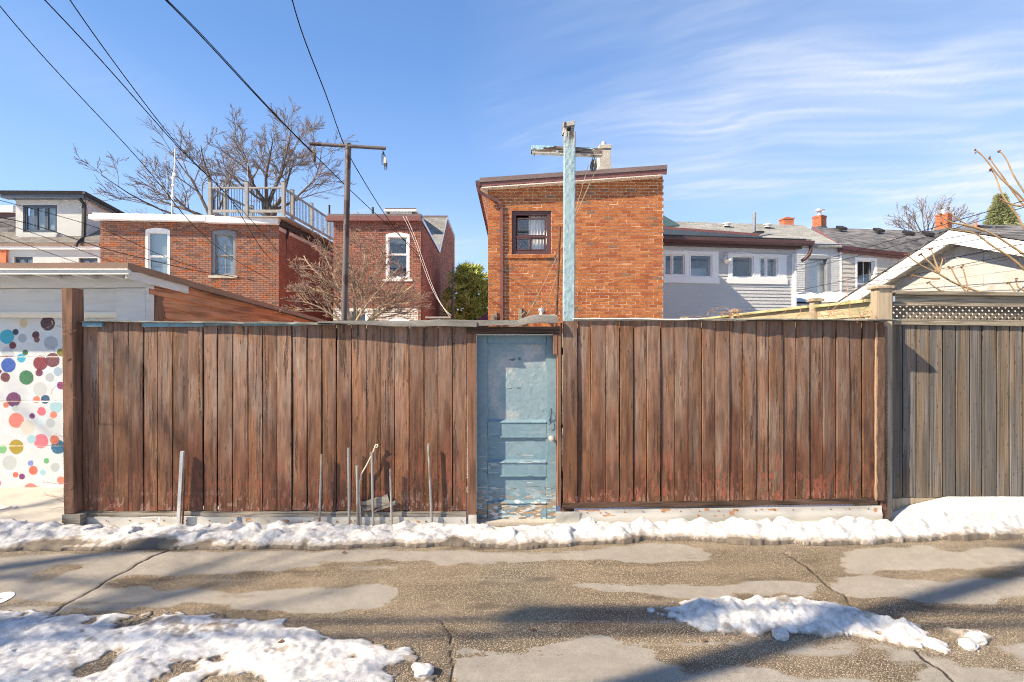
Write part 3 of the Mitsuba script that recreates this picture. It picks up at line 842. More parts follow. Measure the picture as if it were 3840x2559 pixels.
S5 = F / FY
px = lambda sx, Y=FY: (sx - CX) / F * Y
pz = lambda sy, Y=FY: H - (sy - CY) / F * Y
rng = np.random.default_rng(12)
fl = thing('plank_fence', 'long brown plank fence left of the blue door with metal pipes in front', 'fence')
EL = [312, 367, 422, 482, 536, 592, 648, 705, 760, 814, 873, 929, 985, 1039, 1094, 1151, 1206, 1261, 1317, 1373, 1426, 1479, 1533, 1589, 1642, 1697, 1751]
for i, (a, b) in enumerate(zip(EL[:-1], EL[1:])):
    g = rng.choice([0.004, 0.006, 0.008, 0.011], p=[.35, .3, .2, .15])
    m, uv = board(px(a) + g, px(b) - g * 0.4, pz(1917) + rng.normal(0, 0.004), 2.205 - 0.045 * (a - 312) / 1440, FY, 0.02, i + 1, rng)
    obj('board', m, 'm_brown_board', fl, uv=uv)
# horizontal rails behind the boards, the sill timber and the sheet metal skirt
obj('rail', cat(box(px(312), px(1751), FY + .026, FY + .07, .42, .50), box(px(312), px(1751), FY + .026, FY + .07, 1.85, 1.93)), 'm_dark_timber', fl)


def rough_beam(x0, x1, y0, y1, z0, z1, seed, amp=0.006, n=60):
    xs = np.linspace(x0, x1, n)
    cr = [(y1, z0), (y0, z0), (y0, (z0 + z1) / 2), (y0, z1), (y1, z1)]
    v = np.array([[[x, y, z] for y, z in cr] for x in xs])
    nz = meshkit.fbm(v * [6, 30, 30], 4, seed) - 0.5
    v[..., 1] += nz * amp * 2.2; v[..., 2] += (meshkit.fbm(v * [5, 30, 30], 4, seed + 5) - 0.5) * amp * 2
    m = len(cr); v = v.reshape(-1, 3)
    i, j = np.meshgrid(np.arange(n - 1), np.arange(m), indexing='ij'); k = (j + 1) % m
    q = np.stack([i * m + j, i * m + k, (i + 1) * m + k, (i + 1) * m + j], -1).reshape(-1, 4)
    f = np.vstack([q[:, [0, 2, 1]], q[:, [0, 3, 2]], [[0, a, a + 1] for a in range(1, m - 1)], [[(n - 1) * m, (n - 1) * m + a + 1, (n - 1) * m + a] for a in range(1, m - 1)]])
    return v, f


obj('sill_timber', rough_beam(px(300), px(1748), FY - .008, FY + .06, pz(1938), pz(1919), 3), 'm_old_timber', fl, label='weathered grey sill timber under the boards')


def sheet(x0, x1, y, z0, z1, seed, lip=0.010, n=40, crumple=0.004, fold=None):
    xs, zs = np.linspace(x0, x1, n), np.linspace(z0, z1, 7)
    X, Z = np.meshgrid(xs, zs)
    Y = y + (meshkit.fbm(np.stack([X * 5, Z * 14, 0 * X], -1), 4, seed) - 0.5) * crumple * 2
    if fold is not None:
        Y -= fold * np.exp(-((Z - (z0 + z1) * 0.52) / 0.012) ** 2)
    h, w = X.shape
    i = np.arange(h * w).reshape(h, w)
    q = np.stack([i[:-1, :-1], i[:-1, 1:], i[1:, 1:], i[1:, :-1]], -1).reshape(-1, 4)
    v = np.stack([X.ravel(), Y.ravel(), Z.ravel()], 1)
    v2 = v + [0, 0.0015, 0]
    f = np.vstack([q[:, [0, 1, 2]], q[:, [0, 2, 3]]])
    rim = np.concatenate([i[0], i[1:, -1], i[-1, -2::-1], i[-2:0:-1, 0]])
    N = len(v); r2 = np.roll(rim, -1)
    f = np.vstack([f, f[:, ::-1] + N, np.stack([rim, r2, r2 + N], 1), np.stack([rim, r2 + N, rim + N], 1)])
    return np.vstack([v, v2]), f


def nails(xs, y, z, seed):
    r = np.random.default_rng(seed)
    return cat(*[rot(tube([(x, y, z + r.normal(0, .006)), (x, y - .006, z)], .006, 6), [1, 0, 0], 0, (0, 0, 0)) for x in xs])


for i, (a, b) in enumerate(((303, 598), (604, 893), (912, 1180), (1183, 1748))):
    k = obj('metal_skirt', sheet(px(a), px(b), FY - .020 - .004 * (i % 2), -.01, pz(1938) + .004 * (i % 2), 20 + i, crumple=.006), 'm_flashing', fl, smooth=40, label='white sheet metal skirt with rusty nail heads')
    obj('nail', nails(np.linspace(px(a) + .05, px(b) - .05, max(3, int((b - a) / 62))), FY - .026, pz(1950), i), 'm_nail', k, kind='stuff')


def cap_strip(x0, x1, lipz, over, topz, seed, n=90, back=0.16, wav=0.008):
    """roofing felt folded over the fence top: back edge, ridge, front edge and a drooping lip"""
    xs = np.linspace(x0, x1, n)
    lip = lipz(xs); ov = over(xs); tz = topz(xs)
    w = (meshkit.fbm(np.stack([xs * 3, 0 * xs, 0 * xs], -1), 4, seed) - 0.5) * wav * 2
    prof = np.stack([np.stack([xs, FY + back + 0 * xs, tz - .02], 1), np.stack([xs, FY + .02 + 0 * xs, tz + w], 1),
                     np.stack([xs, FY - ov * .75, tz - lip * .35 + w], 1), np.stack([xs, FY - ov, tz - lip + w * .6], 1),
                     np.stack([xs, FY - ov + .004, tz - lip - .003 + w * .6], 1), np.stack([xs, FY + .02 + 0 * xs, tz - .012 + w - .25 * lip], 1), np.stack([xs, FY + back + 0 * xs, tz - .032], 1)], 1)
    m = prof.shape[1]; v = prof.reshape(-1, 3)
    i, j = np.meshgrid(np.arange(n - 1), np.arange(m), indexing='ij'); k = (j + 1) % m
    q = np.stack([i * m + j, i * m + k, (i + 1) * m + k, (i + 1) * m + j], -1).reshape(-1, 4)
    f = np.vstack([q[:, [0, 2, 1]], q[:, [0, 3, 2]], [[0, a, a + 1] for a in range(1, m - 1)], [[(n - 1) * m, (n - 1) * m + a + 1, (n - 1) * m + a] for a in range(1, m - 1)]])
    return v, f


I = lambda xp, fp_: (lambda xs: np.interp(xs, [px(a) for a in xp], fp_))
obj('felt_cap', cap_strip(px(305), px(1265), I([305, 1265], [.012, .03]), I([305, 700, 1265], [.06, .065, .095]), I([305, 1265], [2.222, 2.205]), 4), 'm_felt_edge', fl, label='thin grey felt capping on the left part of the fence')
obj('felt_cap', cap_strip(px(1200), px(1790), I([1200, 1400, 1600, 1790], [.02, .05, .075, .075]), I([1200, 1500, 1790], [.10, .12, .12]), I([1200, 1350, 1480, 1640, 1790], [2.212, 2.222, 2.215, 2.235, 2.222]), 5), 'm_felt', fl, smooth=50, label='dark granular roofing felt drooping over the fence top')
for a_, b_, z0_, z1_ in ((318, 392, 2.155, 2.198), (540, 770, 2.152, 2.194), (772, 1150, 2.165, 2.19)):
    obj('trim_board', box(px(a_), px(b_), FY - .034, FY - .004, z0_, z1_), 'm_blue_trim', fl, label='flaking blue trim board under the cap')
obj('end_slat', cat(box(px(277), px(289), FY + .01, FY + .05, .1, 2.17), box(px(296), px(304), FY + .05, FY + .08, .1, 2.16)), 'm_dark_timber', fl)

obj('gap_dark_panel', cat(box(px(318), px(1640), FY + .071, FY + .08, .2, 2.14), box(px(1650), px(1748), FY + .071, FY + .08, .2, 2.14)), 'm_dark_timber', fl)  # dark panel added so the gaps between the boards look dark
fr = thing('plank_fence', 'brown plank fence right of the blue door with red primer flaking at its foot', 'fence')
ER = [2109, 2166, 2217, 2271, 2323, 2375, 2425, 2476, 2529, 2580, 2632, 2682, 2735, 2786, 2835, 2884, 2935, 2986, 3036, 3086, 3136, 3184, 3232, 3279]
for i, (a, b) in enumerate(zip(ER[:-1], ER[1:])):
    g = rng.choice([0.0035, 0.005, 0.007, 0.010], p=[.4, .3, .2, .1])
    m, uv = board(px(a) + g, px(b) - g * 0.4, pz(1888 - 20 * (a - 2109) / 1170) + rng.normal(0, 0.003), 2.215, FY - (.012 if i == 0 else 0), 0.02, i + 41, rng, amp=1.25)
    obj('board', m, 'm_brown_board', fr, uv=uv)
obj('rail', cat(box(px(2109), px(3279), FY + .026, FY + .07, .5, .58), box(px(2109), px(3279), FY + .026, FY + .07, 1.85, 1.93)), 'm_dark_timber', fr)
obj('gap_dark_panel', box(px(2112), px(3276), FY + .071, FY + .08, .3, 2.14), 'm_dark_timber', fr)  # added dark panel, keeps the board gaps dark
obj('sill_timber', rot(rough_beam(px(2108), px(3290), FY - .006, FY + .06, pz(1907), pz(1886), 8), [0, 1, 0], -.85, (px(2108), 0, pz(1907))), 'm_dark_timber', fr, label='rotten dark sill timber under the boards')
k = obj('metal_skirt', rot(sheet(px(2165), px(3302), FY - .020, -.02, pz(1912), 31, crumple=.007, n=70, fold=.012), [0, 1, 0], -.85, (px(2108), 0, pz(1907))), 'm_flashing', fr, smooth=40, label='long pale sheet metal skirt with rust spots')
obj('nail', cat(*[tube([(px(a), FY - .02, pz(1920 - 16 * (a - 2165) / 1140)), (px(a), FY - .027, pz(1921 - 16 * (a - 2165) / 1140))], .006, 6) for a in range(2200, 3300, 70)]), 'm_nail', k, kind='stuff')
obj('metal_skirt', sheet(px(2082), px(2172), FY - .030, -.01, pz(1914), 33, crumple=.028, n=26), 'm_flashing', fr, smooth=30, label='crumpled sheet metal corner beside the door')
obj('cap', cap_strip(px(2150), px(2790), I([2150, 2790], [.010, .014]), I([2150, 2400, 2790], [.04, .045, .065]), I([2150, 2790], [2.252, 2.235]), 6, wav=.012), 'm_white_old', fr, label='curled pale strip along the top of the boards')
obj('cap', cap_strip(px(2580), px(3347), I([2580, 3347], [.016, .02]), I([2580, 2800, 3347], [.055, .105, .125]), I([2580, 3347], [2.243, 2.238]), 7, back=.2), 'm_felt_edge', fr, label='mossy felt capping on the right part of the fence')
v, f = rough_beam(pz(1876), 2.2, FY - .014, FY + .05, 0, .095, 11, .012, 70)
v = np.stack([px(3281) + v[:, 2], v[:, 1], v[:, 0]], 1)
obj('end_post', (v, f), 'm_bark_strip', fr, label='end post with splintered bark edge')
m, uv = board(px(3304), px(3334), .02, 2.16, FY + .012, .03, 71, rng)
obj('edge_board', m, 'm_brown_board', fr, uv=uv)

# timber post at the left end
def square_post(x0, x1, y0, y1, z0, z1, seed, amp=.004, n=40, c=.012, twist=0.0, lean=(0, 0)):
    zs = np.linspace(z0, z1, n)
    cr = np.array([(x0, y1), (x0, y0 + c), (x0 + c, y0), (x1 - c, y0), (x1, y0 + c), (x1, y1)])
    mid = cr.mean(0)
    out = []
    for z in zs:
        t = (z - z0) / (z1 - z0)
        a = math.radians(twist)
        q = (cr - mid) @ np.array([[math.cos(a), math.sin(a)], [-math.sin(a), math.cos(a)]]) + mid + np.array(lean) * t
        out.append(np.column_stack([q, np.full(len(q), z)]))
    v = np.array(out)
    v[..., 0] += (meshkit.fbm(v * [20, 20, 5], 4, seed) - .5) * amp * 2
    v[..., 1] += (meshkit.fbm(v * [20, 20, 5], 4, seed + 3) - .5) * amp * 2
    v[-1, :, 2] += (meshkit.noise(v[-1] * 60, seed) - .5) * amp * 6
    m = len(cr); v = v.reshape(-1, 3)
    i, j = np.meshgrid(np.arange(n - 1), np.arange(m), indexing='ij'); k = (j + 1) % m
    q = np.stack([i * m + j, i * m + k, (i + 1) * m + k, (i + 1) * m + j], -1).reshape(-1, 4)
    f = np.vstack([q[:, [0, 1, 2]], q[:, [0, 2, 3]], [[(n - 1) * m, (n - 1) * m + a, (n - 1) * m + a + 1] for a in range(1, m - 1)], [[0, a + 1, a] for a in range(1, m - 1)]])
    return v, f


tp = thing('timber_post', 'thick square brown timber post between the polka dot door and the plank fence', 'post')
obj('post', square_post(px(236, 5.24), px(281, 5.24), 5.24, 5.37, .17, pz(1080, 5.24), 3, .004, 50, .012, 0, (-.022, 0)), 'm_brown_timber', tp)
for i, (z0, z1, dx) in enumerate(((-.01, .07, .01), (.075, .165, 0))):
    obj('block', rough_beam(px(232 + dx * 300, 5.22), px(300, 5.22), 5.22, 5.40, z0, z1, 60 + i, .008, 24), 'm_old_timber', tp, label='grey rotten timber block under the post')
vines = []
r = np.random.default_rng(8)
for j in range(12):
    z = [2.16, 2.14, 2.12, 1.85, 1.6, 1.3, .9, .5, .35, .3, .25, .45][j]
    x = px(r.uniform(262, 300))
    p = [np.array([x, 5.22, z])]
    d = np.array([r.uniform(-1, 1), -.3, r.uniform(-.6, .6)])
    for _ in range(7):
        d = d + r.normal(0, .5, 3) * [1, .3, 1]; d /= np.linalg.norm(d)
        p.append(p[-1] + d * .035)
    vines.append(tube(spline(p, 16), np.linspace(.003, .0014, 16), 4))
for j in range(5):
    zz = np.linspace(.12, 2.1, 30)
    xx = px(293) + .02 * np.sin(zz * (5 + j) + j * 2) + r.normal(0, .006, 30).cumsum() * .3
    vines.append(tube(np.stack([np.clip(xx, px(283), px(303)), 5.36 + .015 * np.cos(zz * 7 + j), zz], 1), .0025, 4))
obj('dry_vine', cat(*vines), 'm_vine', label='dry vine tendrils clinging round the square timber post', category='vine')

# ------------------------------------------------------------------ blue door and its frame
dt = thing('wooden_door', 'peeling pale blue panel door set in the brown plank fence', 'door')
DY = FY + .125
dx = lambda s: px(s, DY)
dz = lambda s: pz(s, DY)
Xl, Xr, Zt, Zb = dx(1787), dx(2086), dz(1256), dz(1966)
sl, sr = dx(1827), dx(2050)
obj('stile', cbox(Xl, sl - .001, DY, DY + .04, Zb, Zt, .003), 'm_blue_door', dt)
obj('stile', cbox(sr + .001, Xr, DY, DY + .04, Zb, Zt, .003), 'm_blue_door', dt)
for a, b, lab in ((1256, 1290, 'top_rail'), (1585, 1638, 'lock_rail'), (1736, 1784, 'middle_rail'), (1888, 1966, 'bottom_rail')):
    obj(lab, cbox(sl + .0025, sr - .0025, DY + .0015, DY + .04, dz(b), dz(a), .003), 'm_blue_door', dt)
obj('panel', box(sl, sr, DY + .024, DY + .03, dz(1585), dz(1290)), 'm_blue_rough', dt, label='rough plastered blue upper panel')
for a, b in ((1638, 1736), (1784, 1888)):
    obj('panel', box(sl, sr, DY + .022, DY + .03, dz(b), dz(a)), 'm_blue_door', dt)
    z0, z1 = dz(b), dz(a); t = .012
    obj('panel_moulding', cat(prism([(sl, DY + .002, z0), (sl, DY + .016, z0), (sl + t, DY + .016, z0 + t)], (0, 0, z1 - z0)) if False else box(sl, sl + t, DY + .006, DY + .0155, z0, z1),
        box(sr - t, sr, DY + .006, DY + .0155, z0, z1), box(sl + t, sr - t, DY + .006, DY + .0155, z1 - t, z1), box(sl + t, sr - t, DY + .006, DY + .0155, z0, z0 + t)), 'm_blue_door', dt)
for a_ in (1585, 1736, 1888):
    z0 = dz(a_)
    v = prism([(sl + .004, DY + .022, z0 + .030), (sl + .004, DY - .009, z0 + .006), (sl + .004, DY - .009, z0 - .003), (sl + .004, DY + .022, z0 - .003)], (sr - sl - .008, 0, 0))
    obj('ledge', v, 'm_blue_door', dt)
for a_ in (1290, 1638, 1784):
    z0 = dz(a_)
    obj('ledge', box(sl + .004, sr - .004, DY - .007, DY + .022, z0 - .010, z0 + .004), 'm_blue_door', dt)
z0, z1 = dz(1585), dz(1290); t = .010
obj('panel_moulding', cat(box(sl, sl + t, DY + .006, DY + .0175, z0, z1), box(sr - t, sr, DY + .006, DY + .0175, z0, z1), box(sl + t, sr - t, DY + .006, DY + .0175, z1 - t, z1), box(sl + t, sr - t, DY + .004, DY + .0175, z0, z0 + t)), 'm_blue_door', dt)


def lathe(prof, c, axis='y', n=24):
    """prof: (radius, offset towards the viewer)"""
    an = np.arange(n) * 2 * np.pi / n
    v = np.array([[(c[0] + r_ * math.cos(a), c[1] - o, c[2] + r_ * math.sin(a)) if axis == 'y' else (c[0] + r_ * math.cos(a), c[1] + r_ * math.sin(a), c[2] + o) for a in an] for r_, o in prof]).reshape(-1, 3)
    f = []
    for i in range(len(prof) - 1):
        for j in range(n):
            k = (j + 1) % n
            f += [[i * n + j, i * n + k, (i + 1) * n + k], [i * n + j, (i + 1) * n + k, (i + 1) * n + j]]
    return v, np.array(f)


kb = obj('knob', lathe([(.030, .0), (.030, .006), (.014, .010), (.013, .03), (.026, .040), (.031, .052), (.028, .064), (.016, .070), (.0001, .071)], (dx(2067), DY, dz(1643))), 'm_brass', dt, smooth=40, label='round tarnished door knob')
obj('hasp', cat(box(dx(2053), dx(2061), DY - .012, DY + .001, dz(1590), dz(1532)), box(dx(2050), dx(2066), DY - .006, DY + .001, dz(1548), dz(1530)),
    tube(spline([(dx(2057), DY - .012, dz(1536)), (dx(2064), DY - .03, dz(1545)), (dx(2062), DY - .028, dz(1562)), (dx(2056), DY - .014, dz(1575))], 12), .004, 6),
    prism([(dx(2056), DY - .008, dz(1592)), (dx(2076), DY - .008, dz(1586)), (dx(2079), DY - .008, dz(1606)), (dx(2068), DY - .008, dz(1614)), (dx(2056), DY - .008, dz(1606))], (0, .008, 0))), 'm_blue_door', dt, label='blue painted hasp and staple')
obj('door_jamb', cat(cbox(px(1752), px(1786), FY - .012, DY + .03, .06, 2.16, .004), cbox(dx(2087), px(2104), FY - .006, DY + .03, .22, 2.16, .004)), 'm_brown_timber', dt, label='brown jambs on both sides')
obj('jamb_edge', box(px(1786.5), px(1788.6), FY + .004, FY + .012, .16, 2.10), 'm_white_old', dt)
obj('jamb_foot', sheet(px(1757), px(1788), FY - .020, -.01, pz(1929), 47, crumple=.012, n=14), 'm_flashing', dt, smooth=30, label='bent metal plate at the foot of the left jamb')
obj('lintel', rough_beam(px(1752), px(2098), FY - .02, DY + .03, pz(1254), pz(1226), 77, .006, 40), 'm_dark_timber', dt, label='dark brown lintel under the felt')
obj('lintel_edge', box(px(1790), px(2072), FY + .0, FY + .02, pz(1257.5), pz(1254.5)), 'm_white_old', dt)
obj('corner_block', cbox(px(2075), px(2090), FY - .012, FY + .05, pz(1330), pz(1246), .003), 'm_brown_timber', dt)
obj('felt_cap', cap_strip(px(1786), px(2089), I([1786, 1900, 1990, 2089], [.065, .055, .085, .095]), I([1786, 1950, 2089], [.09, .085, .10]), I([1786, 1940, 1985, 2010, 2089], [2.222, 2.225, 2.27, 2.285, 2.285]), 9), 'm_felt', dt, smooth=50, label='dark roofing felt humped over the door')
obj('backing', box(Xl, Xr, DY + .041, DY + .05, Zb, Zt), 'm_dark_timber', dt)
obj('threshold', box(dx(1790), dx(2086), DY - .10, DY + .05, .0, .035), 'm_concrete', dt)
# step back wall closing the gap beside the door
obj('side_board', cat(box(px(2104), px(2109), FY + .05, FY + .07, .05, 2.2)), 'm_dark_timber', fr)

# ------------------------------------------------------------------ pipes and stakes in front of the left fence
def stake(top, bot, g, wpx, sides, matn, name, label, category, tilt_y=0.0, group=None, hollow=True):
    Y = FY - g
    a, b = at(*top, Y + tilt_y), at(*bot, Y)
    b = b + (b - a) / np.linalg.norm(b - a) * .12
    r_ = wpx / F * Y / 2
    if sides == 4:
        d = (a - b); L = np.linalg.norm(d)
        m = box(-r_, r_, -r_, r_, 0, L)
        R = trimesh.geometry.align_vectors([0, 0, 1], d / L)[:3, :3]
        v = rot(m, [0, 0, 1], 8, (0, 0, 0))[0] @ R.T + b
        m = (v, m[1])
    else:
        m = tube([b, (a + b) / 2, a], r_, 12)
        if hollow:   # rim and dark bore of an open pipe
            m = cat(m, tube([a + (a - b) / np.linalg.norm(a - b) * .0005, a + (a - b) / np.linalg.norm(a - b) * .004], r_ * 1.12, 12))
    return obj(name, m, matn, smooth=35 if sides != 4 else False, label=label, category=category)


stake((684, 1693), (669, 1978), .07, 11, 4, 'm_white_bar', 'square_stake', 'white square stake at the left end of the row of pipes', 'stake')
stake((693, 1760), (684, 1977), .07, 7, 8, 'm_rust', 'rusty_stake', 'short dark rusty rod right behind the white square stake', 'rod', hollow=False)
stake((1207, 1705), (1197, 1982), .07, 8.5, 12, 'm_pipe', 'metal_pipe', 'leftmost thin metal pipe in the cluster before the fence', 'pipe')
stake((1307, 1682), (1310, 1987), .07, 9.5, 12, 'm_pipe', 'metal_pipe', 'tall grey pipe just left of the short pipe in the cluster', 'pipe')
stake((1339, 1749), (1342, 1982), .07, 9.5, 12, 'm_pipe', 'metal_pipe', 'short pipe with a rusty rim beside the bent rod', 'pipe')
stake((1394.5, 1698), (1400, 1977), .07, 9.5, 12, 'm_pipe', 'metal_pipe', 'metal pipe standing in front of the grey scrap planks', 'pipe')
stake((1464, 1761), (1469.5, 1979), .07, 8.5, 12, 'm_pipe', 'metal_pipe', 'tan short pipe at the right end of the grey scrap planks', 'pipe')
stake((1606.6, 1666), (1620, 1969), .07, 9.5, 12, 'm_pipe', 'metal_pipe', 'rightmost metal pipe standing alone and leaning left', 'pipe')
Yb = FY - .055
pts = [at(1350, 1990, Yb), at(1349, 1900, Yb), at(1350.5, 1796, Yb), at(1356, 1778, Yb), at(1365, 1762, Yb), at(1388, 1719, Yb), at(1405, 1680, Yb), at(1408, 1672, Yb), at(1412, 1667, Yb + .01), at(1417, 1669, Yb), at(1416, 1676, Yb), at(1408, 1678, Yb)]
obj('bent_rod', tube(spline(pts, 60), 5.5 / F * Yb / 2, 8), 'm_rope', smooth=True, label='bent tan rod with a hooked top leaning among the pipes', category='rod')
for q, lab in (([(1478, 755), (1672, 698), (1690, 765), (1490, 825)], 'upper grey scrap plank leaning behind the pipes'), ([(1572, 826), (1752, 766), (1726, 744), (1692, 768), (1600, 796)], 'lower splintered grey scrap plank under the upper one')):
    Yp = FY - (.040 if 'upper' in lab else .028)
    P = [at(600 + a / 1.961, 1500 + b / 1.961, Yp) for a, b in q]
    obj('scrap_plank', prism(P, (0, .02, 0)), 'm_old_timber', label=lab, category='plank')

# ------------------------------------------------------------------ grey fence on the right
GY = 5.55
gx = lambda s: px(s, GY)
gz_ = lambda s: pz(s, GY)
fg = thing('lattice_fence', 'weathered grey board fence with a lattice top at the right', 'fence')
EG = [3337, 3386, 3437, 3487, 3536.5, 3587, 3638, 3686, 3739, 3788, 3838, 3888, 3940, 3992, 4044, 4096, 4150, 4204]
for i, (a, b) in enumerate(zip(EG[:-1], EG[1:])):
    m, uv = board(gx(a) + .002, gx(b) - .011, gz_(1866), gz_(1212), GY, .018, i + 101, rng, amp=.6)
    obj('board', m, 'm_grey_board', fg, uv=uv)
    # a dark panel added behind the boards makes the gaps dark
XE = gx(4204)
obj('gap_dark_panel', box(gx(3337), XE, GY + .022, GY + .036, gz_(1866), gz_(1212)), 'm_dark_timber', fg)
cx0 = gx(3342)
def sl_rail(a, b, y0, y1, d=0.0):
    """rail that runs a touch downhill to the right, as the whole fence does"""
    m = cbox(cx0, XE, y0, y1, gz_(b), gz_(a), .004)
    return rot(m, [0, 1, 0], .75, (cx0, 0, gz_(b)))
obj('cap_rail', sl_rail(1092, 1106, GY - .06, GY + .09), 'm_grey_rail', fg)
obj('face_board', sl_rail(1107, 1138, GY - .008, GY + .02), 'm_grey_rail', fg)
obj('rail', sl_rail(1138.5, 1147, GY - .04, GY + .05), 'm_grey_rail', fg)
obj('rail', sl_rail(1196, 1218, GY - .035, GY + .05), 'm_grey_rail', fg)
obj('kick_board', box(gx(3372), XE, GY + .002, GY + .03, .03, gz_(1868)), 'm_grey_post', fg)
obj('kick_board', box(gx(3340), gx(3366), GY - .03, GY + .03, .05, gz_(1868)), 'm_grey_post', fg)
la = sbox(cx0, gz_(1203), XE, gz_(1142))
pitch = 24.7 / F * GY
for dsign in (1, -1):
    n = int((XE - cx0) / pitch) + 4
    for i in range(-3, n):
        x = cx0 + i * pitch
        l = LineString([(x - dsign * .3, gz_(1172) - .3), (x + dsign * .3, gz_(1172) + .3)]).buffer(.0150, cap_style=2).intersection(la)
        if l.is_empty or l.area < 1e-4: continue
        v, f = ext(l, .007)
        v = np.stack([v[:, 0], GY + (.004 if dsign > 0 else .0125) - v[:, 2] + .007, v[:, 1] - (v[:, 0] - cx0) * math.tan(math.radians(.75))], 1)
        obj('slat', (v, f), 'm_lattice_shaded', fg)
pk = obj('post', square_post(px(3284, 5.47), px(3337, 5.47), 5.43, 5.55, .0, pz(1084, 5.47), 91, .001, 12, .004), 'm_grey_post', fg, label='pale corner post with a flat cap')
cz = pz(1084, 5.47)
obj('cap', cat(cbox(px(3279, 5.45), px(3343, 5.45), 5.40, 5.58, cz, cz + .030, .004), prism([(px(3284, 5.45), 5.42, cz + .031), (px(3338, 5.45), 5.42, cz + .031), (px(3326, 5.45), 5.46, cz + .043), (px(3296, 5.45), 5.46, cz + .043)], (0, .12, 0))), 'm_grey_post', pk)
obj('bracket', box(gx(3341), gx(3349), GY - .03, GY - .009, gz_(1133), gz_(1112)), 'm_galv', fg)

# fence between the two gardens, running back from the corner post
fs = thing('garden_fence', 'pale garden fence running back from the corner post behind the brown fence', 'fence')
SX = 4.06
obj('cap_rail', cat(box(SX - .07, SX + .07, 5.58, 6.55, 2.44, 2.475), box(SX - .07, SX + .07, 6.69, 8.95, 2.45, 2.485), box(SX - .07, SX + .07, 9.09, 11.6, 2.45, 2.485)), 'm_rail_lit', fs, label='top rail with yellowish light in its colour')
obj('face_board', cat(box(SX - .012, SX + .012, 5.58, 6.55, 2.28, 2.435), box(SX - .012, SX + .012, 6.69, 8.95, 2.29, 2.445), box(SX - .012, SX + .012, 9.09, 11.6, 2.29, 2.445)), 'm_grey_rail_deep', fs)
for Y in (6.62, 9.02, 11.65):
    pk = obj('post', box(SX - .05, SX + .05, Y - .05, Y + .05, 0, 2.53), 'm_grey_post', fs)
    obj('cap', cat(box(SX - .075, SX + .075, Y - .075, Y + .075, 2.53, 2.56), box(SX - .05, SX + .05, Y - .05, Y + .05, 2.56, 2.575)), 'm_grey_post', pk)
sl_ = []
lb = sbox(5.56, 2.02, 11.6, 2.28)
for dsign in (1, -1):
    for i in range(0, 86):
        y = 5.4 + i * .074
        l = LineString([(y - dsign * .3, 1.85), (y + dsign * .3, 2.45)]).buffer(.0150, cap_style=2).intersection(lb)
        if l.is_empty: continue
        v, f = ext(l, .007)
        sl_.append((np.stack([SX + (.0 if dsign > 0 else .008) + v[:, 2], v[:, 0], v[:, 1]], 1), f))
obj('lattice', cat(*sl_), 'm_grey_rail_deep', fs, kind='stuff')
obj('board_panel', box(SX - .01, SX + .01, 5.56, 11.6, .05, 2.02), 'm_grey_rail_deep', fs)
# dry vine over the fence top
vs = []
r = np.random.default_rng(31)
def arc(P, r0=.004, r1=.002):
    q = spline([at(*p) for p in P], 26)
    q += np.cumsum(r.normal(0, .0012, q.shape), 0)
    vs.append(tube(q, np.linspace(r0, r1, 26), 5))
for P in ([(2655, 1172, 5.5), (2690, 1155, 5.6), (2720, 1153, 5.7), (2745, 1170, 5.6), (2757, 1180, 5.5)], [(2650, 1186, 5.5), (2680, 1168, 5.5), (2700, 1178, 5.5), (2712, 1188, 5.5)], [(2580, 1192, 5.4), (2610, 1187, 5.45), (2640, 1194, 5.4)],
          [(2740, 1190, 5.5), (2752, 1160, 5.55), (2745, 1150, 5.55)], [(2760, 1187, 5.5), (2780, 1160, 5.5), (2795, 1172, 5.5), (2799, 1176, 5.5)], [(2765, 1190, 5.5), (2800, 1176, 5.5), (2830, 1175, 5.5)],
          [(2925, 1190, 5.45), (2950, 1165, 5.5), (2965, 1155, 5.5)], [(2985, 1192, 5.4), (2998, 1160, 5.5), (3010, 1145, 5.6), (3025, 1148, 5.6)], [(3105, 1190, 5.42), (3125, 1160, 5.5), (3150, 1140, 5.55), (3190, 1128, 5.6), (3240, 1126, 5.6), (3275, 1129, 5.6)],
          [(3110, 1170, 5.45), (3160, 1166, 5.4), (3200, 1178, 5.35), (3240, 1186, 5.3), (3285, 1197, 5.25)], [(3182, 1130, 5.6), (3180, 1090, 5.7), (3176, 1052, 5.75), (3160, 1025, 5.8)], [(3232, 1128, 5.6), (3232, 1110, 5.6), (3222, 1092, 5.65)],
          [(3214, 1210, 5.22), (3217, 1195, 5.24), (3240, 1180, 5.3), (3238, 1172, 5.4)], [(3268, 1206, 5.22), (3280, 1199, 5.23), (3290, 1194, 5.24)], [(3060, 1188, 5.4), (3120, 1182, 5.38), (3190, 1180, 5.36), (3250, 1178, 5.36)], [(3106, 1160, 5.5), (3108, 1135, 5.5)], [(3185, 1186, 5.4), (3188, 1130, 5.5)]):
    arc(P)
for i in range(34):
    x = r.uniform(3020, 3280) if i < 22 else r.uniform(2700, 2780)
    y = r.uniform(1172, 1194)
    arc([(x, y, 5.42), (x + r.uniform(-16, 16), y - r.uniform(2, 14), 5.44), (x + r.uniform(-34, 34), y + r.uniform(-8, 6), 5.42)], .003, .0015)
obj('dry_vine', cat(*vs), 'm_vine', label='tangle of dry reddish vine lying on top of the right brown fence', category='vine')
